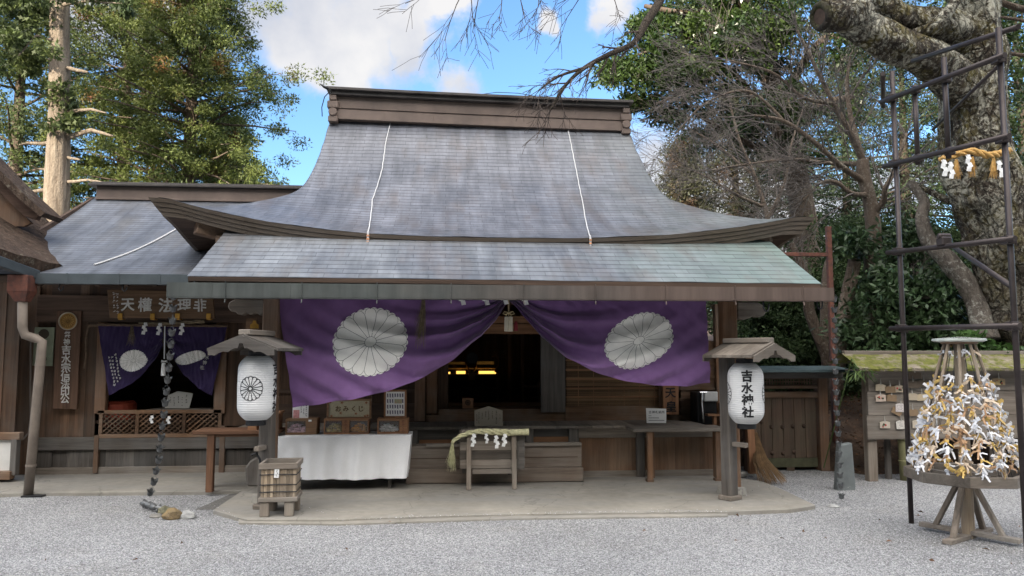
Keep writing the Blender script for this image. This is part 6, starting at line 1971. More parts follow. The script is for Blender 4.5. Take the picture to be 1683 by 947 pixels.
mb = MB(); p = at(1363, 372, YX); x = p.x; mb.box((x - 0.035, YX, 0.0), (x + 0.035, YX + 0.07, p.z)); mb.build('post', M['rust'], fr_, bevel=0.004)
mb = MB(); mb.pbox(1262, 415, 1362, 421, YX + 0.01, 0.05); mb.build('arm', M['rust'], fr_, bevel=0.004)
# ------------------------------------------------------------------ votive board with mossy roof
YE_ = 9.55
emb = thing('votive_board', (at(1560, 790, YE_).x, YE_, 0), 'grey plank votive board with a mossy plank roof, hung with wooden plaques', 'votive board')
ex0, ex1 = at(1424, 660, YE_).x, at(1424, 660, YE_).x + 2.55
mb = MB()
zt2, zb2 = at(1520, 604, YE_).z, at(1520, 722, YE_).z
for k in range(3):
    a0, a1 = zb2 + (zt2 - zb2) * k / 3 + 0.002, zb2 + (zt2 - zb2) * (k + 1) / 3 - 0.002
    mb.box((ex0 + 0.02 * k, YE_ + 0.004 * k, a0), (ex1, YE_ + 0.04, a1))
mb.build('board', W['grey_x'], emb, bevel=0.004)


def mat_moss():
    m, nt, P = new_mat('mossy_planks'); T = NT(nt)
    w = T.coord('Object')
    g = T.noise(T.coord('Object', (1.2, 6, 6)), 2.0, 5, 0.6)
    col = T.ramp(g, [(0.3, (0.16, 0.13, 0.10)), (0.7, (0.30, 0.26, 0.21))])
    n = T.noise(w, 5.0, 6, 0.7)
    mo = T.ramp(T.noise(w, 16.0, 4, 0.6), [(0.3, (0.075, 0.085, 0.018)), (0.7, (0.185, 0.19, 0.045))])
    col = T.mix(T.ramp(n, [(0.40, 0.0), (0.52, 0.95)]), col, mo)
    T.l(col, P.inputs['Base Color']); P.inputs['Roughness'].default_value = 0.95; P.inputs['Specular IOR Level'].default_value = 0.15
    T.bump(T.math('ADD', n, T.noise(w, 40, 3, 0.6)), 0.8, 0.02, P)
    return m


M['moss'] = mat_moss()
mb = MB()
zf, zbk = at(1520, 606, YE_ - 0.22).z, at(1520, 581, YE_ + 0.16).z
mb.grid(60, 10, lambda u, v: (ex0 - 0.2 + (ex1 - ex0 + 0.4) * u, YE_ - 0.24 + 0.44 * v, zf + (zbk - zf) * v + 0.012 * noise.noise((u * 22, v * 5, 0)) + 0.01 * noise.noise((u * 60, v * 12, 3))))
n0 = len(mb.v)
mb.box((ex0 - 0.2, YE_ - 0.235, zf - 0.035), (ex1 + 0.2, YE_ - 0.20, zf - 0.004))
mb.build('roof', M['moss'], emb, smooth=True)
mb = MB(); mb.box((ex0 - 0.16, YE_ - 0.198, zf - 0.03), (ex1 + 0.16, YE_ + 0.2, zf - 0.012)); mb.build('roof_board', W['grey_x'], emb)
mb = MB(); mb.box((ex0 - 0.18, YE_ + 0.17, zbk - 0.02), (ex1 + 0.2, YE_ + 0.24, zbk + 0.035)); mb.build('ridge_plank', W['grey_x'], emb, bevel=0.006)
mb = MB(); mb.grid(30, 4, lambda u, v: (ex0 - 0.2 + (ex1 - ex0 + 0.4) * u, YE_ + 0.2 + 0.4 * v, zbk - 0.14 * v)); mb.build('rear_roof', M['moss'], emb)
for x, w_ in ((ex0 + 0.02, 0.13), (ex0 + 1.75, 0.13)):
    mb = MB(); mb.box((x, YE_ + 0.042, -0.05), (x + w_, YE_ + 0.15, zt2 + 0.02)); mb.build('post', W['grey_z'], emb, bevel=0.01)
mb = MB(); a, b = at(1481, 718, YE_ + 0.1), at(1488, 812, YE_ + 0.1); mb.tube([(a.x, YE_ + 0.1, a.z + 0.3), (b.x, YE_ + 0.1, -0.02)], [0.05, 0.055], 12)
for z in (0.25, 0.5): mb.lathe([(0.054, -0.01), (0.058, 0), (0.054, 0.01)], (a.x + 0.01, YE_ + 0.1, z), 12)
mb.build('bamboo_prop', plain('old_bamboo', (0.21, 0.20, 0.10), 0.6, var=0.3, sc=5), emb, smooth=True)
mb = MB(); a = at(1462, 735, YE_ + 0.2); mb.tube([(a.x, YE_ + 0.25, 0.8), (a.x, YE_ + 0.25, -0.02)], [0.04, 0.045], 8); mb.build('thin_post', W['greyd_z'], emb)
for k in range(5):
    pass
# the votive plaques
EM = [(1447, 637, 'blank'), (1463, 640, 'dark'), (1478, 639, 'pic'), (1447, 654, 'pic2'), (1465, 654, 'dark'), (1500, 632, 'dark2'), (1518, 630, 'dark2'), (1499, 652, 'blank'), (1515, 653, 'pale'), (1480, 670, 'card'),
      (1474, 676, 'tilt'), (1500, 678, 'dark'), (1454, 698, 'pic3'), (1481, 698, 'card2'), (1510, 697, 'write'), (1641, 627, 'disc'), (1524, 671, 'dark'), (1503, 617, 'dark2')]
LAB = ['blank pale plaque in the top row at the left end of the votive board', 'weathered brown plaque, second in the top row of the votive board', 'plaque with a small red and black picture, third in the top row', 'plaque with a faded pink picture at the left end of the second row',
       'brown weathered plaque in the second row of the votive board, beside the pink one', 'dark old plaque high on the votive board beside the dark scaffold pole', 'wide dark old plaque high on the votive board, right of the scaffold pole', 'pale blank plaque just past the scaffold pole, on a level with the second row', 'pale yellowish plaque next to the fortune rack on the votive board',
       'white writing card hanging under the second row of plaques', 'brown plaque hanging tilted behind the white writing card', 'brown plaque under the pale blank plaque, beside the scaffold pole', 'plaque with a bright red and green picture in the bottom row of the votive board', 'blank white card hanging in the bottom row of the votive board', 'large pale plaque covered in handwriting in the bottom row', 'plaque with a round pale disc, alone on the far side of the fortune rack', 'brown plaque half hidden by the fortune papers', 'dark old plaque close under the mossy roof']
EC = {'blank': (0.50, 0.42, 0.31), 'pale': (0.56, 0.46, 0.31), 'dark': (0.25, 0.17, 0.10), 'dark2': (0.15, 0.115, 0.085), 'card': (0.62, 0.57, 0.55), 'card2': (0.60, 0.57, 0.52), 'tilt': (0.25, 0.17, 0.10), 'write': (0.55, 0.48, 0.38), 'pic': (0.46, 0.38, 0.28), 'pic2': (0.55, 0.44, 0.36), 'pic3': (0.50, 0.44, 0.36), 'disc': (0.40, 0.30, 0.18)}
M['cordw'] = plain('white_cord', (0.5, 0.48, 0.44), 0.9)
M['prt'] = plain('red_print', (0.40, 0.06, 0.05), 0.7, var=0.4, sc=60)
M['prk'] = plain('dark_green_print', (0.07, 0.11, 0.05), 0.7, var=0.5, sc=60, c2=(0.02, 0.02, 0.02))
for i, (a, b, kd) in enumerate(EM):
    Y = YE_ - 0.018 - 0.007 * (i % 2); c = at(a, b, Y)
    w_ = 0.068 if kd not in ('write', 'dark2', 'disc') else 0.088; h_ = 0.045 if kd not in ('write', 'card', 'card2') else 0.055
    th = rad(-28) if kd == 'tilt' else rad([-3, 2, 0, 3, -2][i % 5])
    rt = lambda x, z: (c.x + x * math.cos(th) - z * math.sin(th), c.z + x * math.sin(th) + z * math.cos(th))
    root = thing('votive_plaque', (c.x, Y, c.z - h_), LAB[i], 'plaque', 'wooden plaques on the votive board')
    mb = MB(); mb.slab([rt(-w_, -h_), rt(w_, -h_), rt(w_, h_ * 0.72), rt(0, h_ * 1.1), rt(-w_, h_ * 0.72)], Y - 0.008, 0.008)
    mb.build('board', plain('plaque_' + kd, EC[kd], 0.7, var=0.2, sc=12), root)
    p = rt(0, h_ * 0.8); mb = MB(); mb.tube([(p[0] - 0.006, Y - 0.010, p[1]), (p[0] - 0.003, Y - 0.008, p[1] + 0.075), (p[0] + 0.006, Y - 0.010, p[1])], 0.005, 4); mb.build('cord', M['cordw'], root)
    if kd.startswith('pic') or kd == 'disc':
        mb = MB()
        if kd == 'disc': mb.slab([rt(0.05 * math.cos(t * PI / 10) + 0.01, 0.036 * math.sin(t * PI / 10) - 0.012) for t in range(20)], Y - 0.010, 0.002); mb.build('disc', plain('pale_disc', (0.55, 0.42, 0.2), 0.6), root)
        rs = random.Random(i); mb = MB(); mk = MB()
        for k in range(5): x, z = rs.uniform(-0.04, 0.04), rs.uniform(-0.028, 0.012); r = rs.uniform(0.008, 0.018); (mb if k % 2 else mk).slab([rt(x + r * math.cos(t), z + r * math.sin(t)) for t in (0, 1, 2, 3.2, 4.4, 5.4)], Y - 0.0095 - 0.002 * (kd == 'disc') - 0.0003 * k, 0.001)
        mb.build('red_picture', M['prt'], root); mk.build('dark_picture', M['prk'], root)
    if kd in ('write', 'card', 'card2'):
        rs = random.Random(i); mb = MB()
        for q in range(6):
            x0 = -w_ * 0.7 + q * w_ * 0.25
            for k in range(5):
                if rs.random() < 0.6: z = h_ * 0.5 - k * 0.017; mb.slab([rt(x0, z), rt(x0 + 0.008, z + 0.002), rt(x0 + 0.008, z - 0.003), rt(x0, z - 0.004)], Y - 0.0088, 0.0008)
        mb.build('lettering', M['ink'], root)

# ------------------------------------------------------------------ rack of tied paper fortunes
rb = gr(1592, 884)
rk = thing('fortune_rack', (rb.x, rb.y, 0), 'round wooden rack of slanting poles with a clear disc on top, thick with tied papers', 'fortune rack')
zT = 1.76; zR = at(1592, 797, rb.y - 0.5).z; RR = 0.50
mb = MB(); mb.tube([(rb.x, rb.y, 0.0), (rb.x, rb.y, zT)], [0.055, 0.045], 12); mb.build('centre_pole', W['pale_z'], rk)
mb = MB(); mb.lathe([(0.03, 0), (0.15, 0.0), (0.15, 0.022), (0.03, 0.022)], (rb.x, rb.y, zT - 0.03), 10); mb.build('top_board', W['brown_x'], rk)
m_, nt_, P_ = new_mat('clear_plastic'); P_.inputs['Base Color'].default_value = (0.62, 0.66, 0.62, 1); P_.inputs['Roughness'].default_value = 0.2; P_.inputs['Alpha'].default_value = 0.55
mb = MB(); mb.lathe([(0.19, -0.012), (0.225, 0.0), (0.22, 0.02), (0.05, 0.035)], (rb.x, rb.y, zT + 0.0), 14); mb.build('clear_disc', m_, rk)
ring = []
NS = 8
mb = MB()
for k in range(NS):
    t0, t1 = 2 * PI * (k + 0.3) / NS, 2 * PI * (k + 1.3) / NS
    p, q = Vector((rb.x + RR * math.cos(t0), rb.y + RR * math.sin(t0), zR)), Vector((rb.x + RR * math.cos(t1), rb.y + RR * math.sin(t1), zR))
    vs = []
    for z in (-0.045, 0.045):
        for f in (1.0, 0.90):
            vs += [(rb.x + (p.x - rb.x) * f, rb.y + (p.y - rb.y) * f, zR + z), (rb.x + (q.x - rb.x) * f, rb.y + (q.y - rb.y) * f, zR + z)]
    mb.add(vs, [(0, 1, 5, 4), (3, 2, 6, 7), (4, 5, 7, 6), (1, 0, 2, 3), (0, 4, 6, 2), (1, 3, 7, 5)])
mb.build('ring', W['grey_x'], rk, bevel=0.003)
mb = MB()
for k in range(4): t = PI * k / 4 + 0.2; mb.beam((rb.x + 0.47 * math.cos(t), rb.y + 0.47 * math.sin(t), zR - 0.01 * k), (rb.x - 0.47 * math.cos(t), rb.y - 0.47 * math.sin(t), zR - 0.01 * k), 0.05, 0.035)
mb.build('ring_spokes', W['grey_x'], rk)
for k in range(4):
    t = PI / 2 * k + 0.55; mb = MB(); mb.beam((rb.x + 0.30 * math.cos(t), rb.y + 0.30 * math.sin(t), 0.03), (rb.x + 0.05 * math.cos(t), rb.y + 0.05 * math.sin(t), zR - 0.04), 0.05, 0.04); mb.build('leg', W['grey_z'], rk, bevel=0.005)
mb = MB()
for k in range(2): t = PI / 2 * k + 0.55; mb.beam((rb.x + 0.42 * math.cos(t), rb.y + 0.42 * math.sin(t), 0.02 + 0.03 * k), (rb.x - 0.42 * math.cos(t), rb.y - 0.42 * math.sin(t), 0.02 + 0.03 * k), 0.08, 0.04)
mb.build('foot_cross', W['grey_x'], rk, bevel=0.005)
poles = []
for k in range(8):
    t = 2 * PI * k / 8 + 0.15; a, b = Vector((rb.x + 0.12 * math.cos(t), rb.y + 0.12 * math.sin(t), zT - 0.03)), Vector((rb.x + 0.43 * math.cos(t), rb.y + 0.43 * math.sin(t), zR + 0.03))
    poles.append((a, b)); mb = MB(); mb.tube([a, b], 0.014, 6); mb.build('slanting_pole', W['pale_z'], rk)
cords = []
mb = MB()
for k in range(20):
    t = 2 * PI * k / 20; a, b = Vector((rb.x + 0.10 * math.cos(t), rb.y + 0.10 * math.sin(t), zT - 0.02)), Vector((rb.x + 0.43 * math.cos(t), rb.y + 0.43 * math.sin(t), zR + 0.04))
    cords.append((a, b)); mb.tube([a, b], 0.0025, 4)
mb.build('cords', M['ink'], rk)
M['pw'] = plain('white_fortune_paper', (0.70, 0.70, 0.72), 0.75, var=0.15, sc=20)
M['pb'] = plain('pale_blue_fortune_paper', (0.58, 0.60, 0.65), 0.75, var=0.2, sc=20)
M['pgd'] = plain('gold_fortune_paper', (0.58, 0.40, 0.13), 0.5, 0.2, var=0.35, sc=20)
M['pcr'] = plain('cream_fortune_paper', (0.62, 0.50, 0.38), 0.7, var=0.25, sc=20)
M['por'] = plain('copper_fortune_paper', (0.44, 0.27, 0.15), 0.55, 0.2, var=0.35, sc=20)


def knot_mesh(seed, mat, name):
    """a paper strip tied round a cord: a flat knot and two crumpled tails"""
    rs = random.Random(seed); mb = MB()
    Mx = Matrix.Rotation(rs.uniform(-0.6, 0.6), 4, 'Y')
    mb.box((-0.014, -0.012, -0.011), (0.014, 0.008, 0.011), Mx)
    for sg in (-1, 1):
        a = rs.uniform(-1.55, -0.35); L = rs.uniform(0.05, 0.085); w = rs.uniform(0.006, 0.0105)
        d = Vector((sg * math.cos(a), rs.uniform(-0.5, 0.1), math.sin(a))).normalized(); s_ = Vector((-d.z, 0.3, d.x)).normalized() * w
        p0 = d * 0.006; p1 = d * L * 0.5 + Vector((0, -0.012, rs.uniform(-.012, .012))); p2 = d * L + Vector((0, rs.uniform(-0.02, 0.01), rs.uniform(-.02, .008)))
        nrm = Vector((0, 0.0012, 0.0006))
        vs = [p0 - s_ * 0.6, p0 + s_ * 0.6, p1 + s_, p1 - s_, p2 + s_ * 0.8, p2 - s_ * 0.8]
        vs = vs + [v + nrm for v in vs]
        mb.add(vs, [(0, 1, 2, 3), (3, 2, 4, 5), (9, 8, 7, 6), (11, 10, 8, 9), (0, 6, 7, 1), (5, 4, 10, 11), (1, 7, 8, 2), (2, 8, 10, 4), (3, 9, 6, 0), (5, 11, 9, 3)])
    return mb.build(name, mat, origin=(0, 0, 0))


KN = {'white': (M['pw'], 'white paper fortune knotted on the round rack', 4), 'blue': (M['pb'], 'pale blue-white paper fortune knotted on the round rack', 3), 'gold': (M['pgd'], 'gold paper fortune knotted on the round rack', 4), 'cream': (M['pcr'], 'cream paper fortune knotted on the round rack', 3), 'copper': (M['por'], 'copper brown paper fortune knotted on the round rack', 2)}
PR = []
for kd, (mm, lb_, n) in KN.items():
    for j in range(n):
        o = knot_mesh(hash_ := (sum(ord(c_) for c_ in kd) * 10 + j), mm, 'paper_fortune'); tag(o, lb_, 'paper fortune', kd + ' fortunes tied on the rack'); PR.append((kd, o, [False]))
rs = random.Random(21)
cand = []
for k in range(900):
    t = rs.uniform(0, 2 * PI); t = round(t / (2 * PI) * 20) / 20 * 2 * PI if rs.random() < 0.8 else t
    v = 0.24 + 0.74 * rs.random() ** 0.8
    if v > 0.97: continue
    ci = int(round(t / (2 * PI) * 20)) % 20
    a, b = cords[ci] if rs.random() < 0.85 else poles[ci % 8]
    p = a.lerp(b, v); o = (p - Vector((rb.x, rb.y, p.z))); o.normalize()
    p = p + o * rs.uniform(0.0, 0.035) + Vector((rs.uniform(-.022, .022), rs.uniform(-.02, .02), 0))
    face = o.dot((EYEP - p).normalized()) + 0.15 * (v)
    cand.append((face, p, o))
for k in range(8):      # a few tied right up under the disc
    a, b = cords[(k * 3 + 13) % 20]; p = a.lerp(b, rs.uniform(0.02, 0.10)); o = (p - Vector((rb.x, rb.y, p.z))).normalized(); cand.append((2.0, p, o))
cand.sort(key=lambda c_: -c_[0])
front = cand[:290]
nd_ = 0
for (f, p, o) in front:
    r = rs.random(); kd = 'white' if r < 0.30 else 'blue' if r < 0.47 else 'gold' if r < 0.69 else 'cream' if r < 0.87 else 'copper'
    opts = [q for q in PR if q[0] == kd]; q = rs.choice(opts)
    if not q[2][0]: ob_ = q[1]; q[2][0] = True
    else: ob_ = q[1].copy(); COL.objects.link(ob_); ORG[ob_.name] = ORG[q[1].name]
    ob_.location = p; ob_.rotation_euler = (rs.uniform(-0.6, 0.6), rs.uniform(-0.9, 0.9), math.atan2(o.x, -o.y) + rs.uniform(-0.7, 0.7)); s_ = rs.uniform(0.75, 1.3); ob_.scale = (s_, s_, s_)
for q in PR:
    if not q[2][0]: bpy.data.objects.remove(q[1])
back_ = cand[290:520]
mb = MB(); mm_ = []
for (f, p, o) in back_:
    Mx = Matrix.Translation(p) @ Matrix.Rotation(rs.uniform(0, 6), 4, 'Z') @ Matrix.Rotation(rs.uniform(-1, 1), 4, 'Y'); mb.box((-0.045, -0.002, -0.012), (0.045, 0.002, 0.012), Mx)
    mm_ += [rs.choice((0, 0, 1, 2))] * 6
mb.mi = mm_
tag(mb.build('paper_fortunes', [M['pw'], M['pgd'], M['pb']]), 'mass of paper fortunes on the far side of the round rack', 'paper fortunes', None, 'stuff')

# ------------------------------------------------------------------ dark pipe scaffold by the old tree
M['scaf'] = plain('brown_steel_pipe', (0.060, 0.048, 0.046), 0.42, 0.4, var=0.3, sc=6)
dL, dR = 7.40, 6.43
sl0 = gr(1498, 860)
LB = Vector((sl0.x, sl0.y, 0)); RBp = atd(1655, 300, dR); RBp = Vector((RBp.x, RBp.y, 0))
sc_ = thing('scaffold', LB, 'dark brown pipe scaffold standing round the old lichen-covered tree', 'scaffold')


def on_pole(base, px, py):
    """height of the pipe where the photograph shows it"""
    r = ray(px, py); d = (base.x * FW.x + base.y * FW.y) / (FW.x * FW.x + FW.y * FW.y) if False else None
    t = math.hypot(base.x, base.y) / math.hypot(r.x, r.y); return EYE + r.z * t


def pipe(a, b, nm='pole', r=0.0243):
    mb = MB(); mb.tube([a, b], r, 12); o = mb.build(nm, M['scaf'], sc_, smooth=False)
    for p in o.data.polygons:
        if len(p.vertices) == 4: p.use_smooth = True
    return o


ztopL = on_pole(LB, 1464, 118); ztopR = on_pole(RBp, 1640, 52)
pipe(LB, (LB.x, LB.y, ztopL)); pipe(RBp, (RBp.x, RBp.y, ztopR + 0.03))
dirv_ = (RBp - LB).normalized()
RAILS = [((1468, 540), (1683, 536), 0), ((1468, 414), (1678, 394), 0), ((1465, 270), (1658, 228), 0), ((1462, 163), (1645, 98), 0)]
for (l, r_, q) in RAILS:
    zl, zr_ = on_pole(LB, *l), on_pole(RBp, *r_)
    off = Vector((-dirv_.y, dirv_.x, 0)) * -0.05
    a = LB + off - dirv_ * 0.12; b = RBp + off + dirv_ * 0.10
    pipe((a.x, a.y, zl), (b.x, b.y, zr_), 'rail')
    for base, z in ((LB, zl), (RBp, zr_)):
        mb = MB(); c = base + off * 0.5; mb.box((c.x - 0.036, c.y - 0.045, z - 0.036), (c.x + 0.036, c.y + 0.045, z + 0.036)); mb.tube([(c.x + 0.05, c.y - 0.03, z + 0.03), (c.x + 0.05, c.y - 0.03, z - 0.05)], 0.009, 6); mb.build('clamp', M['scaf'], sc_, bevel=0.01)
# two short uprights between the upper rails, the outrigger pipe on top and the brace going back
zA_, zB_ = [(on_pole(LB, *l), on_pole(RBp, *r_)) for (l, r_, q) in RAILS][2:]
for px_, py_top in ((1506, 140), (1556, 94)):
    r0 = ray(px_, 200); best = None
    for k in range(200):
        c = LB.lerp(RBp, k / 199); e = abs(c.x / c.y - r0.x / r0.y)
        if best is None or e < best[0]: best = (e, k / 199)
    f = best[1]; c = LB.lerp(RBp, f); ztp = on_pole(c, px_, py_top); zbt = zA_[0] + (zA_[1] - zA_[0]) * f
    pipe((c.x, c.y, zbt - 0.06), (c.x, c.y, ztp))
    for z in (zbt, zB_[0] + (zB_[1] - zB_[0]) * f): mb = MB(); mb.box((c.x - 0.036, c.y - 0.06, z - 0.036), (c.x + 0.036, c.y + 0.02, z + 0.036)); mb.build('clamp', M['scaf'], sc_, bevel=0.01)
zt_R = ztopR
pipe((RBp.x + 0.1, RBp.y - 0.1, zt_R), tuple(atd(1500, 100, 8.3)), 'rail')
pipe((LB.x - 0.1, LB.y, on_pole(LB, 1464, 122)), (LB.x + 0.5, LB.y + 1.0, on_pole(LB, 1464, 122)), 'rail')
pipe((RBp.x + 0.02, RBp.y, zB_[1] - 0.02), (LB.x + 0.75, LB.y + 0.5, zB_[1] - 0.06), 'rail', 0.016)
pipe((RBp.x, RBp.y, on_pole(RBp, 1682, 472)), tuple(atd(1555, 398, 8.6)), 'brace')
mb = MB(); c = atd(1552, 399, 7.05); mb.box((c.x - 0.05, c.y - 0.05, c.z - 0.03), (c.x + 0.05, c.y + 0.05, c.z + 0.05)); mb.tube([(c.x - 0.06, c.y, c.z + 0.06), (c.x + 0.06, c.y, c.z + 0.06)], 0.03, 8); mb.build('clamp', M['scaf'], sc_, bevel=0.01)

# ------------------------------------------------------------------ the old lichen-covered tree
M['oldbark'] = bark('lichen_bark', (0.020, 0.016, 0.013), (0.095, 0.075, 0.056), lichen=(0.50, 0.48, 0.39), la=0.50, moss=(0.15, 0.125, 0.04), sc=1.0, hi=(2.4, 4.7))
M['oldbark2'] = bark('dark_mossy_bark', (0.016, 0.014, 0.012), (0.060, 0.050, 0.040), lichen=(0.22, 0.22, 0.17), la=0.1, moss=(0.06, 0.058, 0.022), sc=1.0)
DT = 10.9


def gnarl(mb, pts, radii, n=22, seed=0, k=0.16):
    """thick, lumpy limb"""
    P = [Vector(p) for p in pts]; Q, R = [], []
    for i in range(len(P) - 1):
        for q in range(10):
            t = q / 10; p0, p1, p2, p3 = P[max(i - 1, 0)], P[i], P[i + 1], P[min(i + 2, len(P) - 1)]
            Q.append(0.5 * (2 * p1 + (p2 - p0) * t + (2 * p0 - 5 * p1 + 4 * p2 - p3) * t * t + (3 * p1 - p0 - 3 * p2 + p3) * t ** 3)); R.append(radii[i] + (radii[i + 1] - radii[i]) * t)
    Q.append(P[-1]); R.append(radii[-1])
    i0 = len(mb.v); mb.tube(Q, R, n)
    for j in range(len(Q)):
        for a in range(n):
            v = Vector(mb.v[i0 + j * n + a]); d = v - Q[j]
            f = 1 + k * noise.noise(v * 2.2 + Vector((seed, 0, 0))) + 0.5 * k * noise.noise(v * 6 + Vector((0, seed, 0))) + 0.35 * k * math.sin(a * 2 * PI / n * 5 + j * 0.15 + seed)
            mb.v[i0 + j * n + a] = tuple(Q[j] + d * f)




def gn(mb, pts, radii, *a): gnarl(mb, pts, [r * 1.135 for r in radii], *a)


old = thing('old_tree', Vector(atd(1655, 800, DT)) * 1.0, 'massive old tree with lichen-covered bark and a sawn-off heavy limb', 'tree')
ORG[old.name] = Vector(old.location)
A_ = lambda a, b, d: atd(a, b, d)
mb = MB()
gn(mb, [A_(1740, 900, DT), A_(1722, 700, DT), A_(1695, 560, DT), A_(1662, 450, DT), A_(1622, 330, DT), A_(1599, 220, DT), A_(1606, 120, DT), A_(1600, 30, DT), A_(1585, -60, DT + .1), A_(1560, -200, DT + .3)], [0.62, 0.52, 0.46, 0.42, 0.40, 0.365, 0.31, 0.29, 0.26, 0.2], 30, 1, 0.22)
gn(mb, [A_(1740, 800, DT + .5), A_(1735, 600, DT + .5), A_(1692, 420, DT + .3), A_(1640, 260, DT + .1), A_(1625, 120, DT + .1)], [0.46, 0.36, 0.28, 0.2, 0.12], 22, 6, 0.25)
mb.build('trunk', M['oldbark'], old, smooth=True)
mb = MB(); gn(mb, [A_(1590, 150, DT - .2), A_(1545, 108, DT - .5), A_(1490, 84, DT - .8), A_(1440, 58, DT - 1.0), A_(1405, 36, DT - 1.1), A_(1385, 12, DT - 1.1), A_(1378, -40, DT - 1.1)], [0.26, 0.235, 0.215, 0.20, 0.19, 0.18, 0.15], 22, 3, 0.16)
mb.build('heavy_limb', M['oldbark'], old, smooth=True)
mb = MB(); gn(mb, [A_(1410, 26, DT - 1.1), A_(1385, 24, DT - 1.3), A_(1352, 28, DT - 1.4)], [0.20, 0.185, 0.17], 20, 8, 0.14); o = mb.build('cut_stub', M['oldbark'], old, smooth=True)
mb = MB(); c = A_(1349, 27, DT - 1.42); d = (A_(1352, 28, DT - 1.4) - A_(1385, 24, DT - 1.3)).normalized(); r1 = d.orthogonal().normalized(); r2 = d.cross(r1)
mb.tube([c + (r1 * math.cos(t * PI / 8) + r2 * math.sin(t * PI / 8)) * 0.135 for t in range(17)], 0.045, 8); mb.build('callus_rim', M['oldbark2'], o, smooth=True)
mb = MB(); mb.tube([c + d * 0.002, c + d * 0.02], 0.10, 14); mb.build('hollow', W['dark_x'], o)
mb = MB()
gn(mb, [A_(1588, 60, DT), A_(1545, 40, DT - .4), A_(1500, 34, DT - .5), A_(1468, 22, DT - .6), A_(1450, -20, DT - .6)], [0.24, 0.20, 0.17, 0.15, 0.13], 18, 5, 0.16)
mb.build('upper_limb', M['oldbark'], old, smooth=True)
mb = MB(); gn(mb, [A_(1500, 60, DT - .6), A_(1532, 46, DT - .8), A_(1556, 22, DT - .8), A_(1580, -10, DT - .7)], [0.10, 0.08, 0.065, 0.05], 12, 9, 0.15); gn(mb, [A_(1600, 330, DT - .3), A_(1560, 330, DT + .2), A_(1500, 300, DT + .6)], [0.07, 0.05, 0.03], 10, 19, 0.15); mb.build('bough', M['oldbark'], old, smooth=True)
mb = MB(); gn(mb, [A_(1620, 560, DT - .2), A_(1600, 490, DT + .0), A_(1560, 430, DT + .1), A_(1530, 400, DT + .2), A_(1515, 360, DT + .3), A_(1518, 330, DT + .4), A_(1495, 300, DT + .6)], [0.16, 0.13, 0.115, 0.10, 0.085, 0.07, 0.05], 14, 12, 0.15); mb.build('side_limb', bark('grey_limb_bark', (0.06, 0.05, 0.042), (0.17, 0.145, 0.12), lichen=(0.33, 0.32, 0.28), la=0.3, sc=1.2), old, smooth=True)
# sacred rope
DRp = DT - 0.70
srp = thing('sacred_rope', A_(1600, 262, DRp), 'golden straw rope with tassels and paper streamers tied round the old tree', 'straw rope')
mb = MB(); rope_geo(mb, [A_(1548, 262, DRp + .25), A_(1556, 260, DRp + .05), A_(1575, 252, DRp), A_(1600, 249, DRp), A_(1625, 256, DRp), A_(1648, 252, DRp + .15), A_(1662, 246, DRp + .5)], 0.046, tw=16); mb.build('rope', M['straw_gold'], srp, smooth=True)
for a, b in ((1572, 266), (1598, 262), (1633, 264)):
    mb = MB(); straw_tuft(mb, A_(a, b - 4, DRp - .06), 0.27, 0.055, 70, random.Random(a), 0.004, bend=(-0.01, 0)); mb.build('straw_tassel', M['straw_gold'], srp)
for i, (a, b, l) in enumerate(((1550, 262, 'white streamer at the end of the golden rope nearest the courtyard'), (1561, 266, 'white streamer on the golden rope beside the first straw tassel'), (1590, 254, 'white streamer on the golden rope just before the middle tassel'), (1640, 264, 'white streamer on the golden rope over the last straw tassel'))):
    shide(A_(a, b, DRp - .10), 0.085, l, 'streamers on the golden rope', n=4, seed=60 + i, tilt=0.25 if i == 3 else 0.1)
# ------------------------------------------------------------------ trees and plants
BK = {}
BK['cedar'] = bark('cedar_bark', (0.16, 0.125, 0.095), (0.34, 0.285, 0.225), sc=1.2)
BK['brown'] = bark('brown_bark', (0.075, 0.055, 0.042), (0.19, 0.145, 0.11), lichen=(0.28, 0.26, 0.21), la=0.1, sc=1.2)
BK['smooth'] = bark('pinkish_smooth_bark', (0.12, 0.090, 0.070), (0.25, 0.195, 0.150), lichen=(0.40, 0.36, 0.29), la=0.15, sc=0.7)
BK['twig'] = plain('bare_twigs', (0.165, 0.142, 0.128), 0.85, var=0.35, sc=2.0, bump=0)
BK['twigd'] = plain('dark_twigs', (0.085, 0.065, 0.055), 0.85, var=0.35, sc=2.0, bump=0)
BK['dark'] = bark('dark_bark', (0.035, 0.028, 0.022), (0.10, 0.08, 0.062), sc=1.0)  # plain dark bark colour
LF = {}
LF['cypress'] = leafmat('cypress_sprays', (0.060, 0.090, 0.022), (0.160, 0.190, 0.045), tint=(0.24, 0.085, 0.03), tw=-0.02, sc=0.9, trans=0.3, rough=0.6)
LF['cypress2'] = leafmat('dark_cypress_sprays', (0.042, 0.068, 0.024), (0.105, 0.135, 0.040), sc=0.9, trans=0.25, rough=0.6)
LF['broad'] = leafmat('glossy_leaves', (0.022, 0.048, 0.013), (0.075, 0.115, 0.026), sc=1.1, trans=0.2, rough=0.32, spec=0.5)
LF['fir'] = leafmat('brown_green_needles', (0.028, 0.036, 0.018), (0.068, 0.070, 0.036), tint=(0.10, 0.055, 0.032), tw=0.02, sc=1.0, trans=0.2, rough=0.6)
LF['fir2'] = leafmat('dark_needles', (0.028, 0.048, 0.024), (0.070, 0.100, 0.045), sc=1.0, trans=0.2, rough=0.6)
LF['wood'] = leafmat('forest_leaves', (0.030, 0.052, 0.022), (0.085, 0.125, 0.048), sc=0.8, trans=0.3, rough=0.6, spec=0.2)
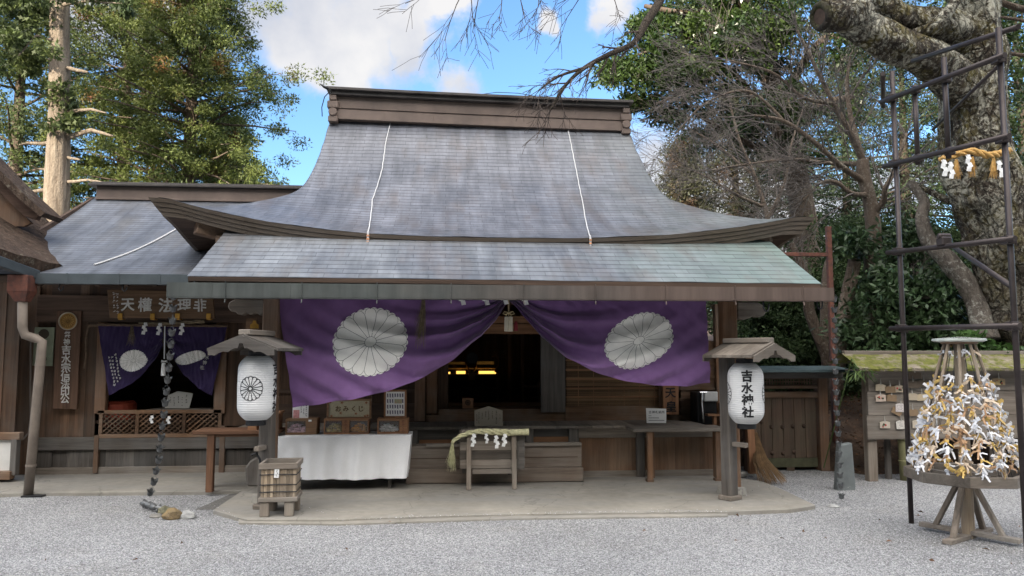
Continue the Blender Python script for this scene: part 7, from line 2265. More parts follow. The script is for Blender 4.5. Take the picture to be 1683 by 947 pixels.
LF['camellia'] = leafmat('camellia_leaves', (0.028, 0.056, 0.022), (0.075, 0.120, 0.052), sc=2.0, trans=0.15, rough=0.4, spec=0.35)
LF['bamboo'] = leafmat('bamboo_grass_leaves', (0.06, 0.10, 0.025), (0.13, 0.19, 0.06), sc=3.0, trans=0.3, rough=0.5)
LF['fresh'] = leafmat('fresh_green_leaves', (0.035, 0.085, 0.020), (0.085, 0.165, 0.045), sc=3.0, trans=0.3, rough=0.4)


def unit(rng, n):
    v = rng.normal(size=(n, 3)); return v / np.linalg.norm(v, axis=1)[:, None]


def leaves(name, mat, parent, C, RAD, n_per, L, Wd, seed=0, droop=0.0, outward=0.4, up=0.3, flat=0.6, shape='leaf', origin=None):
    """many small leaf faces in clumps: C (k,3) clump centres, RAD (k,) clump radii"""
    rng = np.random.default_rng(seed)
    C = np.asarray(C, float); RAD = np.asarray(RAD, float); k = len(C); n = k * n_per
    idx = np.repeat(np.arange(k), n_per)
    d = unit(rng, n); r = rng.random(n) ** 0.5
    off = d * (r * RAD[idx])[:, None]; off[:, 2] *= flat
    P = C[idx] + off
    ax = unit(rng, n) + d * outward; ax[:, 2] -= droop; ax /= np.linalg.norm(ax, axis=1)[:, None]
    nr = unit(rng, n); nr[:, 2] += up; nr -= ax * (nr * ax).sum(1)[:, None]; nr /= np.linalg.norm(nr, axis=1)[:, None] + 1e-9
    sd_ = np.cross(nr, ax)
    ll = L * rng.uniform(0.6, 1.3, n)[:, None]; ww = Wd * rng.uniform(0.7, 1.25, n)[:, None]
    if shape == 'leaf':
        V = np.stack([P, P + ax * ll * 0.5 + sd_ * ww * 0.5 + nr * ww * 0.12, P + ax * ll, P + ax * ll * 0.5 - sd_ * ww * 0.5 + nr * ww * 0.12], 1).reshape(-1, 3)
        F = np.arange(n * 4).reshape(n, 4)
    else:   # spray: three-fingered fan
        b = P; V = np.stack([b, b + ax * ll * 0.55 + sd_ * ww * 0.85, b + ax * ll * 0.52 + sd_ * ww * 0.28, b + ax * ll, b + ax * ll * 0.52 - sd_ * ww * 0.28, b + ax * ll * 0.55 - sd_ * ww * 0.85], 1).reshape(-1, 3)
        i6 = np.arange(n)[:, None] * 6
        F = np.concatenate([i6 + np.array([[0, 1, 2, 0]])[:, :3], i6 + np.array([[0, 2, 3]]), i6 + np.array([[0, 3, 4]]), i6 + np.array([[0, 4, 5]])], 0)
    return np_mesh(name, V, F, mat, parent, origin)


def limb_pts(p, d, L, n, rs, wander=0.25, droop=0.0):
    pts = [Vector(p)]; d = Vector(d).normalized()
    for i in range(n):
        d = (d + Vector((rs.uniform(-1, 1), rs.uniform(-1, 1), rs.uniform(-1, 1) - droop)) * wander).normalized(); pts.append(pts[-1] + d * (L / n))
    return pts


def tree(name, label, cat, base, h, crown0, rad_, lf, bk, nb=70, n_per=60, leaf=(0.16, 0.07), r0=0.25, seed=0, kind='round', shape='leaf', clump=0.42, droop=0.1, lean=(0, 0), group=None, bare_to=0.35, cl_per=4, filt=None):
    """tapered trunk, limbs, and a crown of leaf clumps along the limbs"""
    rs = random.Random(seed); base = Vector(base)
    root = thing(name, base, label, cat, group)
    tp = [base + Vector((lean[0] * t * t + 0.12 * noise.noise((t * 3, seed, 0)) * t, lean[1] * t * t + 0.12 * noise.noise((t * 3, seed, 5)) * t, h * t)) for t in [k / 14 for k in range(15)]]
    mb = MB(); mb.tube(tp, [r0 * (1 - 0.88 * (k / 14)) * (1.25 if k == 0 else 1) for k in range(15)], 14)
    tr_ = mb.build('trunk', bk, root, smooth=True)
    C, R = [], []; lm = MB()
    for b in range(nb):
        t = crown0 + (0.99 - crown0) * (b + rs.random()) / nb
        q = (t - crown0) / (1 - crown0)
        if kind == 'cone': rr = rad_ * (1.0 - q) ** 0.75 * (0.75 + 0.45 * rs.random()) + 0.15
        elif kind == 'column': rr = rad_ * min(1, 1.5 * (1 - q) ** 0.6) * (0.6 + 0.6 * rs.random())
        else: rr = rad_ * math.sqrt(max(0.04, 1 - (2 * q - 0.85) ** 2 * 0.8)) * (0.6 + 0.5 * rs.random())
        az = b * 2.39996 + rs.uniform(-0.5, 0.5)
        k = min(13, int(t * 14)); p0 = tp[k].lerp(tp[k + 1], t * 14 - k)
        el = {'cone': 0.05, 'column': 0.2, 'round': 0.55}[kind] + rs.uniform(-0.25, 0.25)
        if kind == 'round': el *= 0.4 + 0.9 * q
        d = Vector((math.cos(az) * math.cos(el), math.sin(az) * math.cos(el), math.sin(el)))
        pts = limb_pts(p0, d, rr, 5, rs, 0.16, droop)
        if filt and not filt(pts[-1]): continue
        lm.tube(pts, [max(0.012, r0 * 0.22 * (1 - q * 0.6)) * (1 - 0.16 * i) for i in range(6)], 5)
        for c in range(cl_per):
            f = bare_to + (1 - bare_to) * (c + rs.random()) / cl_per; i = min(4, int(f * 5)); pc = pts[i].lerp(pts[i + 1], f * 5 - i)
            s_ = 0.35 * rr * (0.3 + f) * 0.55
            C.append(pc + Vector((rs.gauss(0, s_), rs.gauss(0, s_), rs.gauss(0, s_ * 0.5)))); R.append(clump * rs.uniform(0.6, 1.25))
    lm.build('branches', bk, tr_, smooth=True)
    leaves('crown', lf, root, C, R, n_per, leaf[0], leaf[1], seed, droop=droop, shape=shape)
    return root


def gz(a, b):
    p = at(a, b, 1.0); return p


def base_at(px, d, z=0.0):
    p = atd(px, 560, d); return Vector((p.x, p.y, z))


# --- left: pale-trunked cedar and the cypresses behind the wing
rs = random.Random(2)
b = base_at(97, 17.0)
t1 = thing('cedar_tree', b, 'tall cedar with a bare pale trunk and dead branch stubs, behind the wing roof', 'tree')
mb = MB(); gnarl(mb, [b, atd(93, 340, 17.0), atd(97, 200, 17.0), atd(98, 60, 17.1), atd(99, -60, 17.3), atd(101, -260, 17.8)], [0.31, 0.26, 0.225, 0.20, 0.18, 0.15], 22, 4, 0.07)
tr = mb.build('trunk', BK['cedar'], t1, smooth=True)
for (a0, b0, pts, r) in ((104, 228, [(150, 214), (186, 224)], 0.075), (110, 184, [(150, 180), (175, 186)], 0.05), (110, 112, [(140, 118)], 0.05), (100, 130, [(88, 120)], 0.05), (100, 62, [(76, 66), (60, 58), (30, 92)], 0.05), (104, 8, [(140, 2), (200, 6)], 0.045), (90, 236, [(45, 236), (32, 238)], 0.05), (92, 312, [(45, 316), (20, 326)], 0.055), (104, 300, [(146, 296), (170, 300)], 0.045), (104, 258, [(128, 262)], 0.04), (92, 280, [(60, 278), (52, 272)], 0.03)):
    P = [atd(a0, b0, 17.0)] + [atd(x, y, 17.0 - 0.15 * (i + 1)) for i, (x, y) in enumerate(pts)]
    if len(P) == 2: P.append(P[1] + (P[1] - P[0]) * 0.15)
    mb = MB(); Q = []
    for i in range(len(P) - 1):
        for q in range(4): Q.append(P[i].lerp(P[i + 1], q / 4) + Vector((0, 0, 0.03 * noise.noise((i + q * 0.7, a0, b0)))))
    Q.append(P[-1]); mb.tube(Q, [max(0.012, r * (1 - 0.8 * i / len(Q))) for i in range(len(Q))], 8); mb.build('dead_branch', BK['cedar'], tr, smooth=True)
C, R = [], []
for (x, y, w_, h_, n) in ((60, -40, 160, 60, 40), (30, 60, 70, 60, 22), (100, 180, 22, 26, 4), (94, 160, 16, 20, 3)):
    for k in range(n): p = atd(x + rs.uniform(-w_, w_), y + rs.uniform(-h_, h_), 17 + rs.uniform(-1.2, 1.2) * (0.3 if n < 5 else 1)); C.append(p); R.append(rs.uniform(0.2, 0.45))
leaves('crown', LF['cypress2'], t1, C, R, 170, 0.17, 0.05, 3, droop=0.3, shape='spray')

tree('cypress_tree', 'broad sunlit cypress with feathery yellow-green sprays and some rusty tips, beside the main ridge', 'tree', base_at(300, 20.0), 14.0, 0.20, 2.35, LF['cypress'], BK['brown'], nb=190, n_per=165, leaf=(0.115, 0.028), r0=0.30, seed=11, kind='column', shape='spray', clump=0.36, droop=0.18, cl_per=5, bare_to=0.3, group='cypresses behind the wing')
tree('cypress_tree', 'cypress crown filling the space between the pale cedar trunk and the sunlit cypress', 'tree', base_at(190, 22.0), 14.5, 0.20, 2.3, LF['cypress'], BK['brown'], nb=125, n_per=140, leaf=(0.12, 0.03), r0=0.3, seed=12, kind='column', shape='spray', clump=0.38, droop=0.2, cl_per=5, group='cypresses behind the wing')
tree('cypress_tree', 'darker green cypress at the edge of the photo behind the pale cedar trunk', 'tree', base_at(10, 21.0), 14.0, 0.18, 2.7, LF['cypress2'], BK['brown'], nb=90, n_per=100, leaf=(0.16, 0.036), r0=0.3, seed=13, kind='column', shape='spray', clump=0.5, droop=0.2, cl_per=5, group='cypresses behind the wing')
tree('cypress_tree', 'deep green cypress farthest back, its crown low behind the wing ridge', 'tree', base_at(370, 25.0), 9.5, 0.12, 1.7, LF['cypress2'], BK['dark'], nb=70, n_per=80, leaf=(0.20, 0.055), r0=0.25, seed=14, kind='column', shape='spray', clump=0.5, droop=0.2, cl_per=4, group='cypresses behind the wing')

# --- right: glossy evergreen whose boughs reach in above the ridge end
eb = base_at(1330, 17.5, 0.4)
ev = thing('evergreen_tree', eb, 'glossy broadleaf evergreen whose boughs reach over the right end of the ridge', 'tree')
mb = MB(); gnarl(mb, [eb, atd(1325, 400, 17.5), atd(1300, 250, 17.4), atd(1270, 130, 17.2), atd(1230, 20, 17.0), atd(1210, -120, 17)], [0.34, 0.28, 0.25, 0.2, 0.15, 0.08], 16, 3, 0.1)
BO = [[(1300, 250), (1250, 180), (1190, 110), (1130, 150), (1080, 170)], [(1290, 210), (1240, 100), (1180, 60), (1110, 70), (1050, 90)], [(1270, 130), (1190, 30), (1110, 20), (1060, 10)], [(1300, 260), (1260, 250), (1200, 220), (1150, 190), (1100, 150)], [(1250, 60), (1180, -30), (1100, -40)], [(1280, 170), (1330, 90), (1370, 60), (1420, 90)], [(1260, 120), (1290, 40), (1310, -30)], [(1240, 60), (1210, 0), (1190, -60)], [(1290, 200), (1350, 170), (1400, 160)]]
C, R = [], []; rs = random.Random(31); lm = MB()
for bo in BO:
    P = [atd(x, y, 17.3 + rs.uniform(-0.6, 0.4) - 0.25 * i) for i, (x, y) in enumerate(bo)]
    gnarl(lm, P, [0.11 * (1 - 0.2 * i) for i in range(len(P))], 8, rs.random() * 9, 0.12)
    for i in range(1, len(P)):
        for q in range(9): p = P[i - 1].lerp(P[i], rs.random()); C.append(p + Vector((rs.gauss(0, 0.38), rs.gauss(0, 0.6), rs.gauss(0, 0.26)))); R.append(rs.uniform(0.22, 0.42))
for (x, y, w_, h_, n) in ((1010, 112, 26, 14, 11), (1060, 120, 45, 22, 22), (1120, 100, 50, 40, 26), (1140, 30, 60, 30, 22), (1060, 40, 22, 16, 9), (1190, 60, 60, 50, 26), (1050, 170, 22, 10, 8), (1090, 190, 16, 12, 5), (1270, 40, 70, 40, 18)):
    for k in range(n): C.append(atd(x + rs.gauss(0, w_ * .6), y + rs.gauss(0, h_ * .6), 16.6 + rs.uniform(-0.8, 0.8))); R.append(rs.uniform(0.2, 0.36))
t_ = mb.build('trunk', BK['brown'], ev, smooth=True); lm.build('boughs', BK['brown'], t_, smooth=True)
leaves('crown', LF['broad'], ev, C, R, 150, 0.115, 0.048, 7, droop=0.1, outward=0.6, up=0.8, flat=0.55)

# --- firs and forest trees behind on the right
FT = [(1130, 23, 6.6, 0.10, 1.9, 'fir', 'brown-green conifer standing behind the right slope of the big roof', 90, 21), (1215, 24, 8.6, 0.12, 2.3, 'fir', 'taller brown-green conifer behind the bare cherry twigs', 100, 22), (1310, 26, 9.0, 0.10, 2.6, 'fir', 'dark forest tree rising between the hall eave and the bare cherry', 90, 23), (1400, 24, 9.5, 0.08, 2.6, 'fir2', 'dark forest tree directly behind the bare cherry trunk', 90, 24),
      (1500, 22, 10.5, 0.08, 2.8, 'fir2', 'dark forest tree behind the pipe scaffold', 90, 25), (1600, 23, 11.0, 0.10, 2.8, 'wood', 'tall dark forest tree hidden largely by the old lichen trunk', 90, 26), (1700, 20, 11.0, 0.08, 2.8, 'wood', 'dark forest tree at the edge of the photo beyond the old trunk', 90, 27)]
for (px_, d, h, c0, r_, lf, lab, nb_, sd__) in FT:
    b_ = base_at(px_, d); b_.z = slope_z(b_.x, b_.y) - 0.1
    tree('forest_tree' if 'forest' in lab else 'fir_tree', lab, 'tree', b_, h, c0, r_, LF[lf], BK['dark'], nb=int(nb_ * 0.8), n_per=85 if lf == 'wood' else 75, leaf=(0.12, 0.05) if lf == 'wood' else (0.14, 0.03), r0=0.24, seed=sd__, kind='round' if lf == 'wood' else 'cone', shape='leaf' if lf == 'wood' else 'spray', clump=0.5, droop=0.12, cl_per=5, bare_to=0.25, group='dark trees behind the bare cherry')
# understory
US = [(1265, 15.5, 2.3, 1.3, 'dark evergreen bush seen between the hall pillar and the gate roof', 41), (1345, 14.5, 2.2, 1.2, 'dark bush behind the rain chain and the gate post', 42), (1420, 15.0, 3.2, 1.4, 'tall dark bush behind the sawn stub of trunk', 43), (1500, 14.5, 3.0, 1.5, 'dark bush above the votive board, left of the round rack', 44), (1585, 14.0, 3.0, 1.4, 'dark bush above the votive board behind the round rack', 45), (1690, 14.5, 3.4, 1.6, 'dark bush at the edge of the photo beside the old trunk', 46)]
for (px_, d, h, r_, lab, sd__) in US:
    b_ = base_at(px_, d); b_.z = slope_z(b_.x, b_.y) - 0.1
    tree('bush', lab, 'bush', b_, h, 0.05, r_, LF['wood'], BK['dark'], nb=60, n_per=95, leaf=(0.09, 0.036), r0=0.07, seed=sd__, kind='round', clump=0.4, droop=0.05, cl_per=5, bare_to=0.15, group='dark bushes behind the votive board')
CB = [(1460, 11.6, 2.45, 0.75, 'camellia bush with large glossy leaves behind the left end of the votive board', 51), (1540, 11.4, 2.3, 0.7, 'camellia bush with glossy leaves behind the fortune rack', 52), (1505, 12.5, 3.1, 0.8, 'taller camellia leaning out beside the scaffold pole', 53)]
for (px_, d, h, r_, lab, sd__) in CB:
    b_ = base_at(px_, d); b_.z = slope_z(b_.x, b_.y) - 0.05
    tree('camellia_bush', lab, 'bush', b_, h, 0.35, r_, LF['camellia'], BK['dark'], nb=34, n_per=30, leaf=(0.12, 0.05), r0=0.05, seed=sd__, kind='round', clump=0.26, droop=0.25, cl_per=4, bare_to=0.3, group='camellias behind the votive board')


# --- bare trees: grown twig by twig
def grow(mb, p, d, L, r, lev, rs, maxlev, spread=0.55, upb=0.10, drp=0.0):
    n = 4 if lev < 2 else 3
    pts = [Vector(p)]; d = Vector(d).normalized()
    for i in range(n):
        d = (d + Vector((rs.uniform(-1, 1), rs.uniform(-1, 1), rs.uniform(-1, 1) + upb - drp * lev)) * 0.16).normalized(); pts.append(pts[-1] + d * L / n)
    rr = [max(0.0028, r * (1 - 0.45 * i / n)) for i in range(n + 1)]
    mb.tube(pts, rr, 6 if lev < 2 else 4 if lev < 3 else 3, cap=False)
    if lev >= maxlev: return
    kids = 3 if lev < 2 else rs.choice((3, 3, 4))
    for k in range(kids):
        t = 0.35 + 0.65 * (k + rs.random()) / kids; i = min(n - 1, int(t * n)); q = pts[i].lerp(pts[i + 1], t * n - i)
        a = d.orthogonal().normalized(); a.rotate(Matrix.Rotation(rs.uniform(0, 2 * PI), 3, d))
        nd = (d + a * spread * rs.uniform(0.7, 1.4)).normalized()
        grow(mb, q, nd, L * rs.uniform(0.55, 0.8), rr[i] * 0.62, lev + 1, rs, maxlev, spread, upb, drp)


def bare(name, label, paths, seeds, bk, tw, lens=1.6, mlev=4, sp=0.55, upb=0.1, group=None, drp=0.0):
    """paths: list of [(px, py, depth, radius)...]; twigs start from the end and along each limb"""
    P0 = paths[0][0]; base = atd(P0[0], P0[1], P0[2])
    root = thing(name, base, label, 'tree', group)
    mb = MB(); tw_ = MB(); rs = random.Random(seeds)
    for pa in paths:
        P = [atd(a, b, d) for a, b, d, r in pa]; gnarl(mb, P, [r for a, b, d, r in pa], 12, rs.random() * 9, 0.10)
        for i in range(1, len(P)):
            if pa[i][3] > 0.075: continue
            dd = (P[i] - P[i - 1]).normalized(); last = i == len(P) - 1
            for k in range(3 if not last else 4):
                a = dd.orthogonal().normalized(); a.rotate(Matrix.Rotation(rs.uniform(0, 2 * PI), 3, dd))
                q = P[i - 1].lerp(P[i], rs.uniform(0.3, 1.0)) if not last or k > 1 else P[i]
                grow(tw_, q, (dd + a * (0.7 if not (last and k < 2) else 0.25)).normalized(), lens * rs.uniform(0.5, 0.8), min(pa[i][3] * 0.5, 0.014), 1, rs, mlev, sp, upb, drp)
    t = mb.build('trunk', bk, root, smooth=True); tw_.build('twigs', tw, t)
    return root


D = 13.0
bare('bare_cherry', 'leafless cherry with a pale brown trunk and a haze of fine twigs beside the eave', [
    [(1440, 470, D, .13), (1437, 400, D, .125), (1432, 340, D, .115), (1420, 290, D, .11), (1418, 262, D, .10)],
    [(1418, 262, D, 0.0648), (1395, 215, D - .1, 0.0540), (1370, 170, D - .2, 0.0396), (1340, 110, D - .3, 0.0288), (1310, 50, D - .4, 0.0216)],
    [(1424, 300, D, 0.0576), (1385, 275, D - .2, 0.0504), (1340, 235, D - .5, 0.0396), (1290, 200, D - .6, 0.0288), (1240, 190, D - .8, 0.0216)],
    [(1420, 268, D, 0.0576), (1400, 200, D + .3, 0.0432), (1392, 140, D + .4, 0.0324), (1400, 80, D + .5, 0.0216)],
    [(1418, 270, D, 0.0504), (1360, 268, D + .4, 0.0360), (1300, 262, D + .5, 0.0288), (1230, 270, D + .6, 0.0216), (1170, 280, D + .6, 0.0144)],
    [(1434, 355, D, 0.0540), (1452, 330, D - .2, 0.0504), (1455, 310, D - .3, 0.0432), (1470, 280, D - .3, 0.0324), (1490, 220, D - .2, 0.0216)],
    [(1428, 320, D, 0.0504), (1400, 318, D - .2, 0.0396), (1375, 300, D - .3, 0.0324), (1350, 300, D - .4, 0.0216), (1320, 330, D - .4, 0.0144)],
    [(1370, 170, D - .2, 0.0360), (1320, 160, D - .3, 0.0288), (1270, 120, D - .4, 0.0216), (1200, 100, D - .5, 0.0144)],
    [(1290, 200, D - .6, 0.0252), (1230, 150, D - .6, 0.0202), (1160, 170, D - .6, 0.0144), (1110, 220, D - .6, 0.0101)]], 5, BK['smooth'], BK['twig'], 1.3, 4, 0.5, 0.04, 'bare trees')
D2 = 15.5
bare('bare_tree', 'second leafless tree with thin grey stems, rising behind the tip of the right eave', [
    [(1300, 560, D2, .10), (1275, 440, D2, 0.0576), (1262, 360, D2, 0.0504), (1240, 290, D2, 0.0396), (1215, 230, D2, 0.0288), (1200, 170, D2, 0.0180)],
    [(1262, 360, D2, 0.0432), (1290, 300, D2 - .2, 0.0324), (1300, 240, D2 - .3, 0.0216), (1320, 180, D2 - .3, 0.0144)],
    [(1255, 340, D2, 0.0360), (1210, 320, D2 - .3, 0.0288), (1160, 290, D2 - .4, 0.0180), (1110, 270, D2 - .5, 0.0108)],
    [(1240, 290, D2, 0.0324), (1180, 240, D2 + .3, 0.0216), (1130, 210, D2 + .4, 0.0144)]], 15, BK['smooth'], BK['twig'], 1.35, 4, 0.5, 0.02, 'bare trees')
D3 = 12.2
b3 = bare('forked_tree', 'slim pale forked trunk standing behind the left end of the votive board', [
    [(1435, 640, D3, .10), (1433, 570, D3, .085), (1436, 520, D3, .075), (1430, 470, D3, .076), (1428, 420, D3, .076), (1424, 385, D3, .076)],
    [(1436, 522, D3, .065), (1450, 505, D3 - .2, .05), (1475, 494, D3 - .4, .04), (1492, 470, D3 - .5, .02)]], 25, BK['smooth'], BK['twigd'], 0.5, 3, 0.6, 0.1, 'bare trees')
# leaves left on the forked tree and the glossy tuft on the stub
C, R = [], []; rs = random.Random(9)
for (x, y, w_, h_, n, d) in ((1402, 395, 18, 16, 12, 12.0), (1425, 405, 20, 12, 8, 12.0), (1500, 480, 22, 14, 10, 11.7), (1465, 480, 14, 10, 5, 11.8), (1385, 545, 12, 10, 6, 11.9), (1372, 405, 8, 12, 3, 12)):
    for k in range(n): C.append(atd(x + rs.uniform(-w_, w_), y + rs.uniform(-h_, h_), d + rs.uniform(-0.2, 0.2))); R.append(rs.uniform(0.08, 0.16))
leaves('crown', LF['camellia'], b3, C, R, 26, 0.14, 0.06, 5, droop=0.4, outward=0.8)
st_ = thing('sawn_trunk', base_at(1378, 12.4), 'leaning pale trunk sawn off short, with a leafy tuft above it', 'tree')
mb = MB(); gnarl(mb, [atd(1376, 640, 12.4), atd(1380, 560, 12.4), atd(1392, 490, 12.3), atd(1405, 428, 12.2)], [0.12, 0.115, 0.11, 0.10], 16, 2, 0.07); mb.build('trunk', BK['smooth'], st_, smooth=True)
mb = MB(); c = atd(1405.5, 427, 12.2); mb.lathe([(0.09, 0), (0.05, 0.012), (0.0, 0.014)], c, 14); mb.build('cut_face', plain('cut_wood', (0.30, 0.22, 0.14), 0.8), st_)
lt = thing('leaning_trunk', base_at(1350, 12.8), 'bare brown trunk curving up behind the gutter end beside the rain chain', 'tree')
mb = MB(); gnarl(mb, [atd(1372, 660, 12.8), atd(1360, 590, 12.8), atd(1342, 545, 12.8), atd(1330, 510, 12.8), atd(1328, 480, 12.8), atd(1318, 440, 12.9), atd(1300, 400, 13)], [0.12, 0.10, 0.095, 0.09, 0.085, 0.07, 0.05], 14, 6, 0.08); mb.build('trunk', BK['brown'], lt, smooth=True)
ut = thing('slender_tree', base_at(1362, 13.2), 'reddish upright trunk directly behind the rain chain at the gutter end', 'tree')
mb = MB(); gnarl(mb, [atd(1368, 760, 13.2), atd(1366, 640, 13.2), atd(1360, 560, 13.2), atd(1358, 470, 13.2), atd(1364, 420, 13.3)], [0.15, 0.13, 0.12, 0.09, 0.06], 14, 7, 0.08); mb.build('trunk', BK['smooth'], ut, smooth=True)

# overhanging bough with bare twigs in front of the ridge, and twigs dangling in at the top
DB = 9.0
bo = bare('overhanging_tree', 'dark bare bough of a tree overhead, its twigs hanging before the roof ridge', [
    [(1225, -60, DB + .6, .10), (1180, 20, DB + .4, .075), (1120, 70, DB + .2, .07), (1060, 62 + 20, DB, .06), (1000, 95, DB - .1, .045), (960, 112, DB - .1, .03)],
    [(1060, 40, DB + .1, .05), (1040, 72, DB, .035), (1000, 90, DB - .1, .03), (960, 112, DB - .1, .026), (930, 140, DB - .2, .02), (905, 180, DB - .2, .013)],
    [(960, 112, DB - .1, .02), (920, 125, DB - .2, .015), (890, 145, DB - .2, .01)]][1:], 8, BK['dark'], BK['twigd'], 0.42, 3, 0.5, -0.2, None, 0.05)
mb = MB(); gnarl(mb, [atd(1110, -60, DB + .3), atd(1085, 0, DB + .2), atd(1060, 40, DB + .1)], [0.07, 0.055, 0.05], 10, 3, 0.1); mb.build('bough', BK['dark'], bo, smooth=True)
rs = random.Random(77); mb = MB()
for (x, y, dx, dy, L) in ((764, -20, -0.6, -0.9, .7), (790, -30, -0.3, -1, .6), (740, -25, -1.1, -0.6, .6), (850, -20, 0.5, -1, .42), (830, -25, -0.2, -1, .45), (900, -20, -0.5, -1, .4), (985, -20, -1.2, -0.5, .55), (960, -15, -0.6, -0.9, .5), (1005, -15, 0.2, -1, .4), (770, -20, 0.3, -1, .5), (890, -25, -.3, -1, .3)):
    grow(mb, atd(x, y, DB), RT * dx + UP * dy, L * 1.0, 0.0065, 2, rs, 4, 0.6, -0.3)
mb.build('hanging_twigs', BK['twigd'], bo)
# bare branches crossing at the far right top
mb = MB(); gnarl(mb, [atd(1720, 20, 11), atd(1670, 12, 11), atd(1620, -6, 11)], [0.05, 0.045, 0.04], 8, 2, 0.1); gnarl(mb, [atd(1720, 42, 11.5), atd(1670, 32, 11.5), atd(1640, 28, 11.5)], [0.03, 0.025, 0.02], 8, 5, 0.1); gnarl(mb, [atd(1720, 96, 11.8), atd(1660, 88, 11.8), atd(1630, 80, 11.8)], [0.035, 0.03, 0.02], 8, 5, 0.1)
mb.build('boughs', BK['brown'], old, smooth=True)
# crown of the old tree: high, mostly above the frame
C, R = [], []; rs = random.Random(55)
for (x, y, w_, h_, n, d) in ((1650, 40, 50, 60, 26, 12.5), (1480, -30, 160, 30, 30, 11), (1660, 190, 30, 80, 14, 13), (1450, 60, 60, 40, 14, 13.5)):
    for k in range(n): C.append(atd(x + rs.uniform(-w_, w_), y + rs.uniform(-h_, h_), d + rs.uniform(-0.8, 0.8))); R.append(rs.uniform(0.2, 0.4))
leaves('crown', LF['broad'], old, C, R, 80, 0.10, 0.042, 8, droop=0.1)

# --- low plants: bamboo grass at the end of the votive board, ferny green beside the rack, fallen leaves on the slope
bg_ = thing('bamboo_grass', Vector((ex0 - 0.1, YE_ - 0.1, zf - 0.2)), 'tuft of bright narrow bamboo-grass leaves under the end of the mossy roof', 'plant')
C = [atd(1404 + rs.uniform(-8, 24), 607 + rs.uniform(-4, 8), 9.2) for k in range(8)]; leaves('leaf', LF['bamboo'], bg_, C, [0.06] * 8, 5, 0.15, 0.02, 4, droop=1.0, outward=0.8, flat=0.6)
mb = MB(); mb.tube([Vector((ex0 - 0.3, YE_ + 0.6, 0.1)), atd(1400, 590, 9.7), atd(1410, 605, 9.3)], 0.008, 5); mb.build('stem', LF['bamboo'], bg_)
for (px_, py_, d, n, lab, sd__) in ((1600, 560, 10.6, 14, 'fresh green leafy shrub peeping over the mossy roof behind the rack', 61), (1655, 575, 10.6, 10, 'fresh green leafy shrub over the mossy roof near the photo edge', 62)):
    b_ = base_at(px_, d); b_.z = slope_z(b_.x, b_.y); f_ = thing('leafy_shrub', b_, lab, 'plant', 'fresh green shrubs over the votive board'); rs = random.Random(sd__)
    C = [atd(px_ + rs.uniform(-28, 28), py_ + rs.uniform(-14, 16), d + rs.uniform(-.2, .2)) for k in range(n)]; leaves('foliage', LF['fresh'], f_, C, [0.13] * n, 26, 0.10, 0.045, sd__, droop=0.3)
    mb = MB()
    for k in range(4): mb.tube([b_ + Vector((0.05 * k, 0, -0.05)), C[k]], 0.01, 4)
    mb.build('stem', BK['dark'], f_)
rng = np.random.default_rng(5); n = 9000
X = rng.uniform(3.9, 12, n); Yv = 9.5 + rng.random(n) ** 1.6 * 6.0
Z = np.array([slope_z(a, b) for a, b in zip(X, Yv)]); kp = Z > -0.03
ng = 80; X[:ng] = rng.uniform(-6, 6.5, ng); Yv[:ng] = rng.uniform(5.4, 8.0, ng); Z[:ng] = 0.004; kp[:ng] = (rng.random(ng) < 0.25 + 0.75 * (X[:ng] > 2.5)) & (Yv[:ng] < 7.6)
X, Yv, Z = X[kp], Yv[kp], Z[kp]; n = len(X)
P = np.stack([X, Yv, Z + rng.uniform(0.01, 0.05, n)], 1); ax = unit(rng, n); ax[:, 2] *= 0.35; nr = unit(rng, n); nr[:, 2] += 1.0; nr -= ax * (nr * ax).sum(1)[:, None]; nr /= np.linalg.norm(nr, axis=1)[:, None]; s_ = np.cross(nr, ax)
L_ = rng.uniform(0.03, 0.075, n)[:, None]
V = np.stack([P, P + ax * L_ * .5 + s_ * L_ * .25 + nr * 0.01, P + ax * L_, P + ax * L_ * .5 - s_ * L_ * .25 + nr * 0.01], 1).reshape(-1, 3)
M['fallen'] = plain('fallen_leaves', (0.20, 0.105, 0.055), 0.9, var=0.4, sc=3, isl=0.6, c2=(0.09, 0.055, 0.035))
fl_ = np_mesh('fallen_leaves', V, np.arange(n * 4).reshape(n, 4), M['fallen'], None, (0, 0, 0)); tag(fl_, 'brown fallen leaves strewn over the bank behind the votive board, a few on the gravel', 'leaves', None, 'stuff')
# ------------------------------------------------------------------ light, sky, camera
SUN_EL, SUN_AZ = rad(20.0), math.atan2(-0.62, -0.80)      # azimuth clockwise from +y: low sun behind the viewer's left shoulder
sd = Vector((math.sin(SUN_AZ) * math.cos(SUN_EL), math.cos(SUN_AZ) * math.cos(SUN_EL), math.sin(SUN_EL)))
sl = bpy.data.lights.new('sun', 'SUN'); sl.energy = 4.0; sl.angle = rad(0.6); sl.color = (1.0, 0.88, 0.70)
so = bpy.data.objects.new('sun', sl); COL.objects.link(so)
so.rotation_euler = (-sd).to_track_quat('-Z', 'Y').to_euler(); so.location = sd * 60

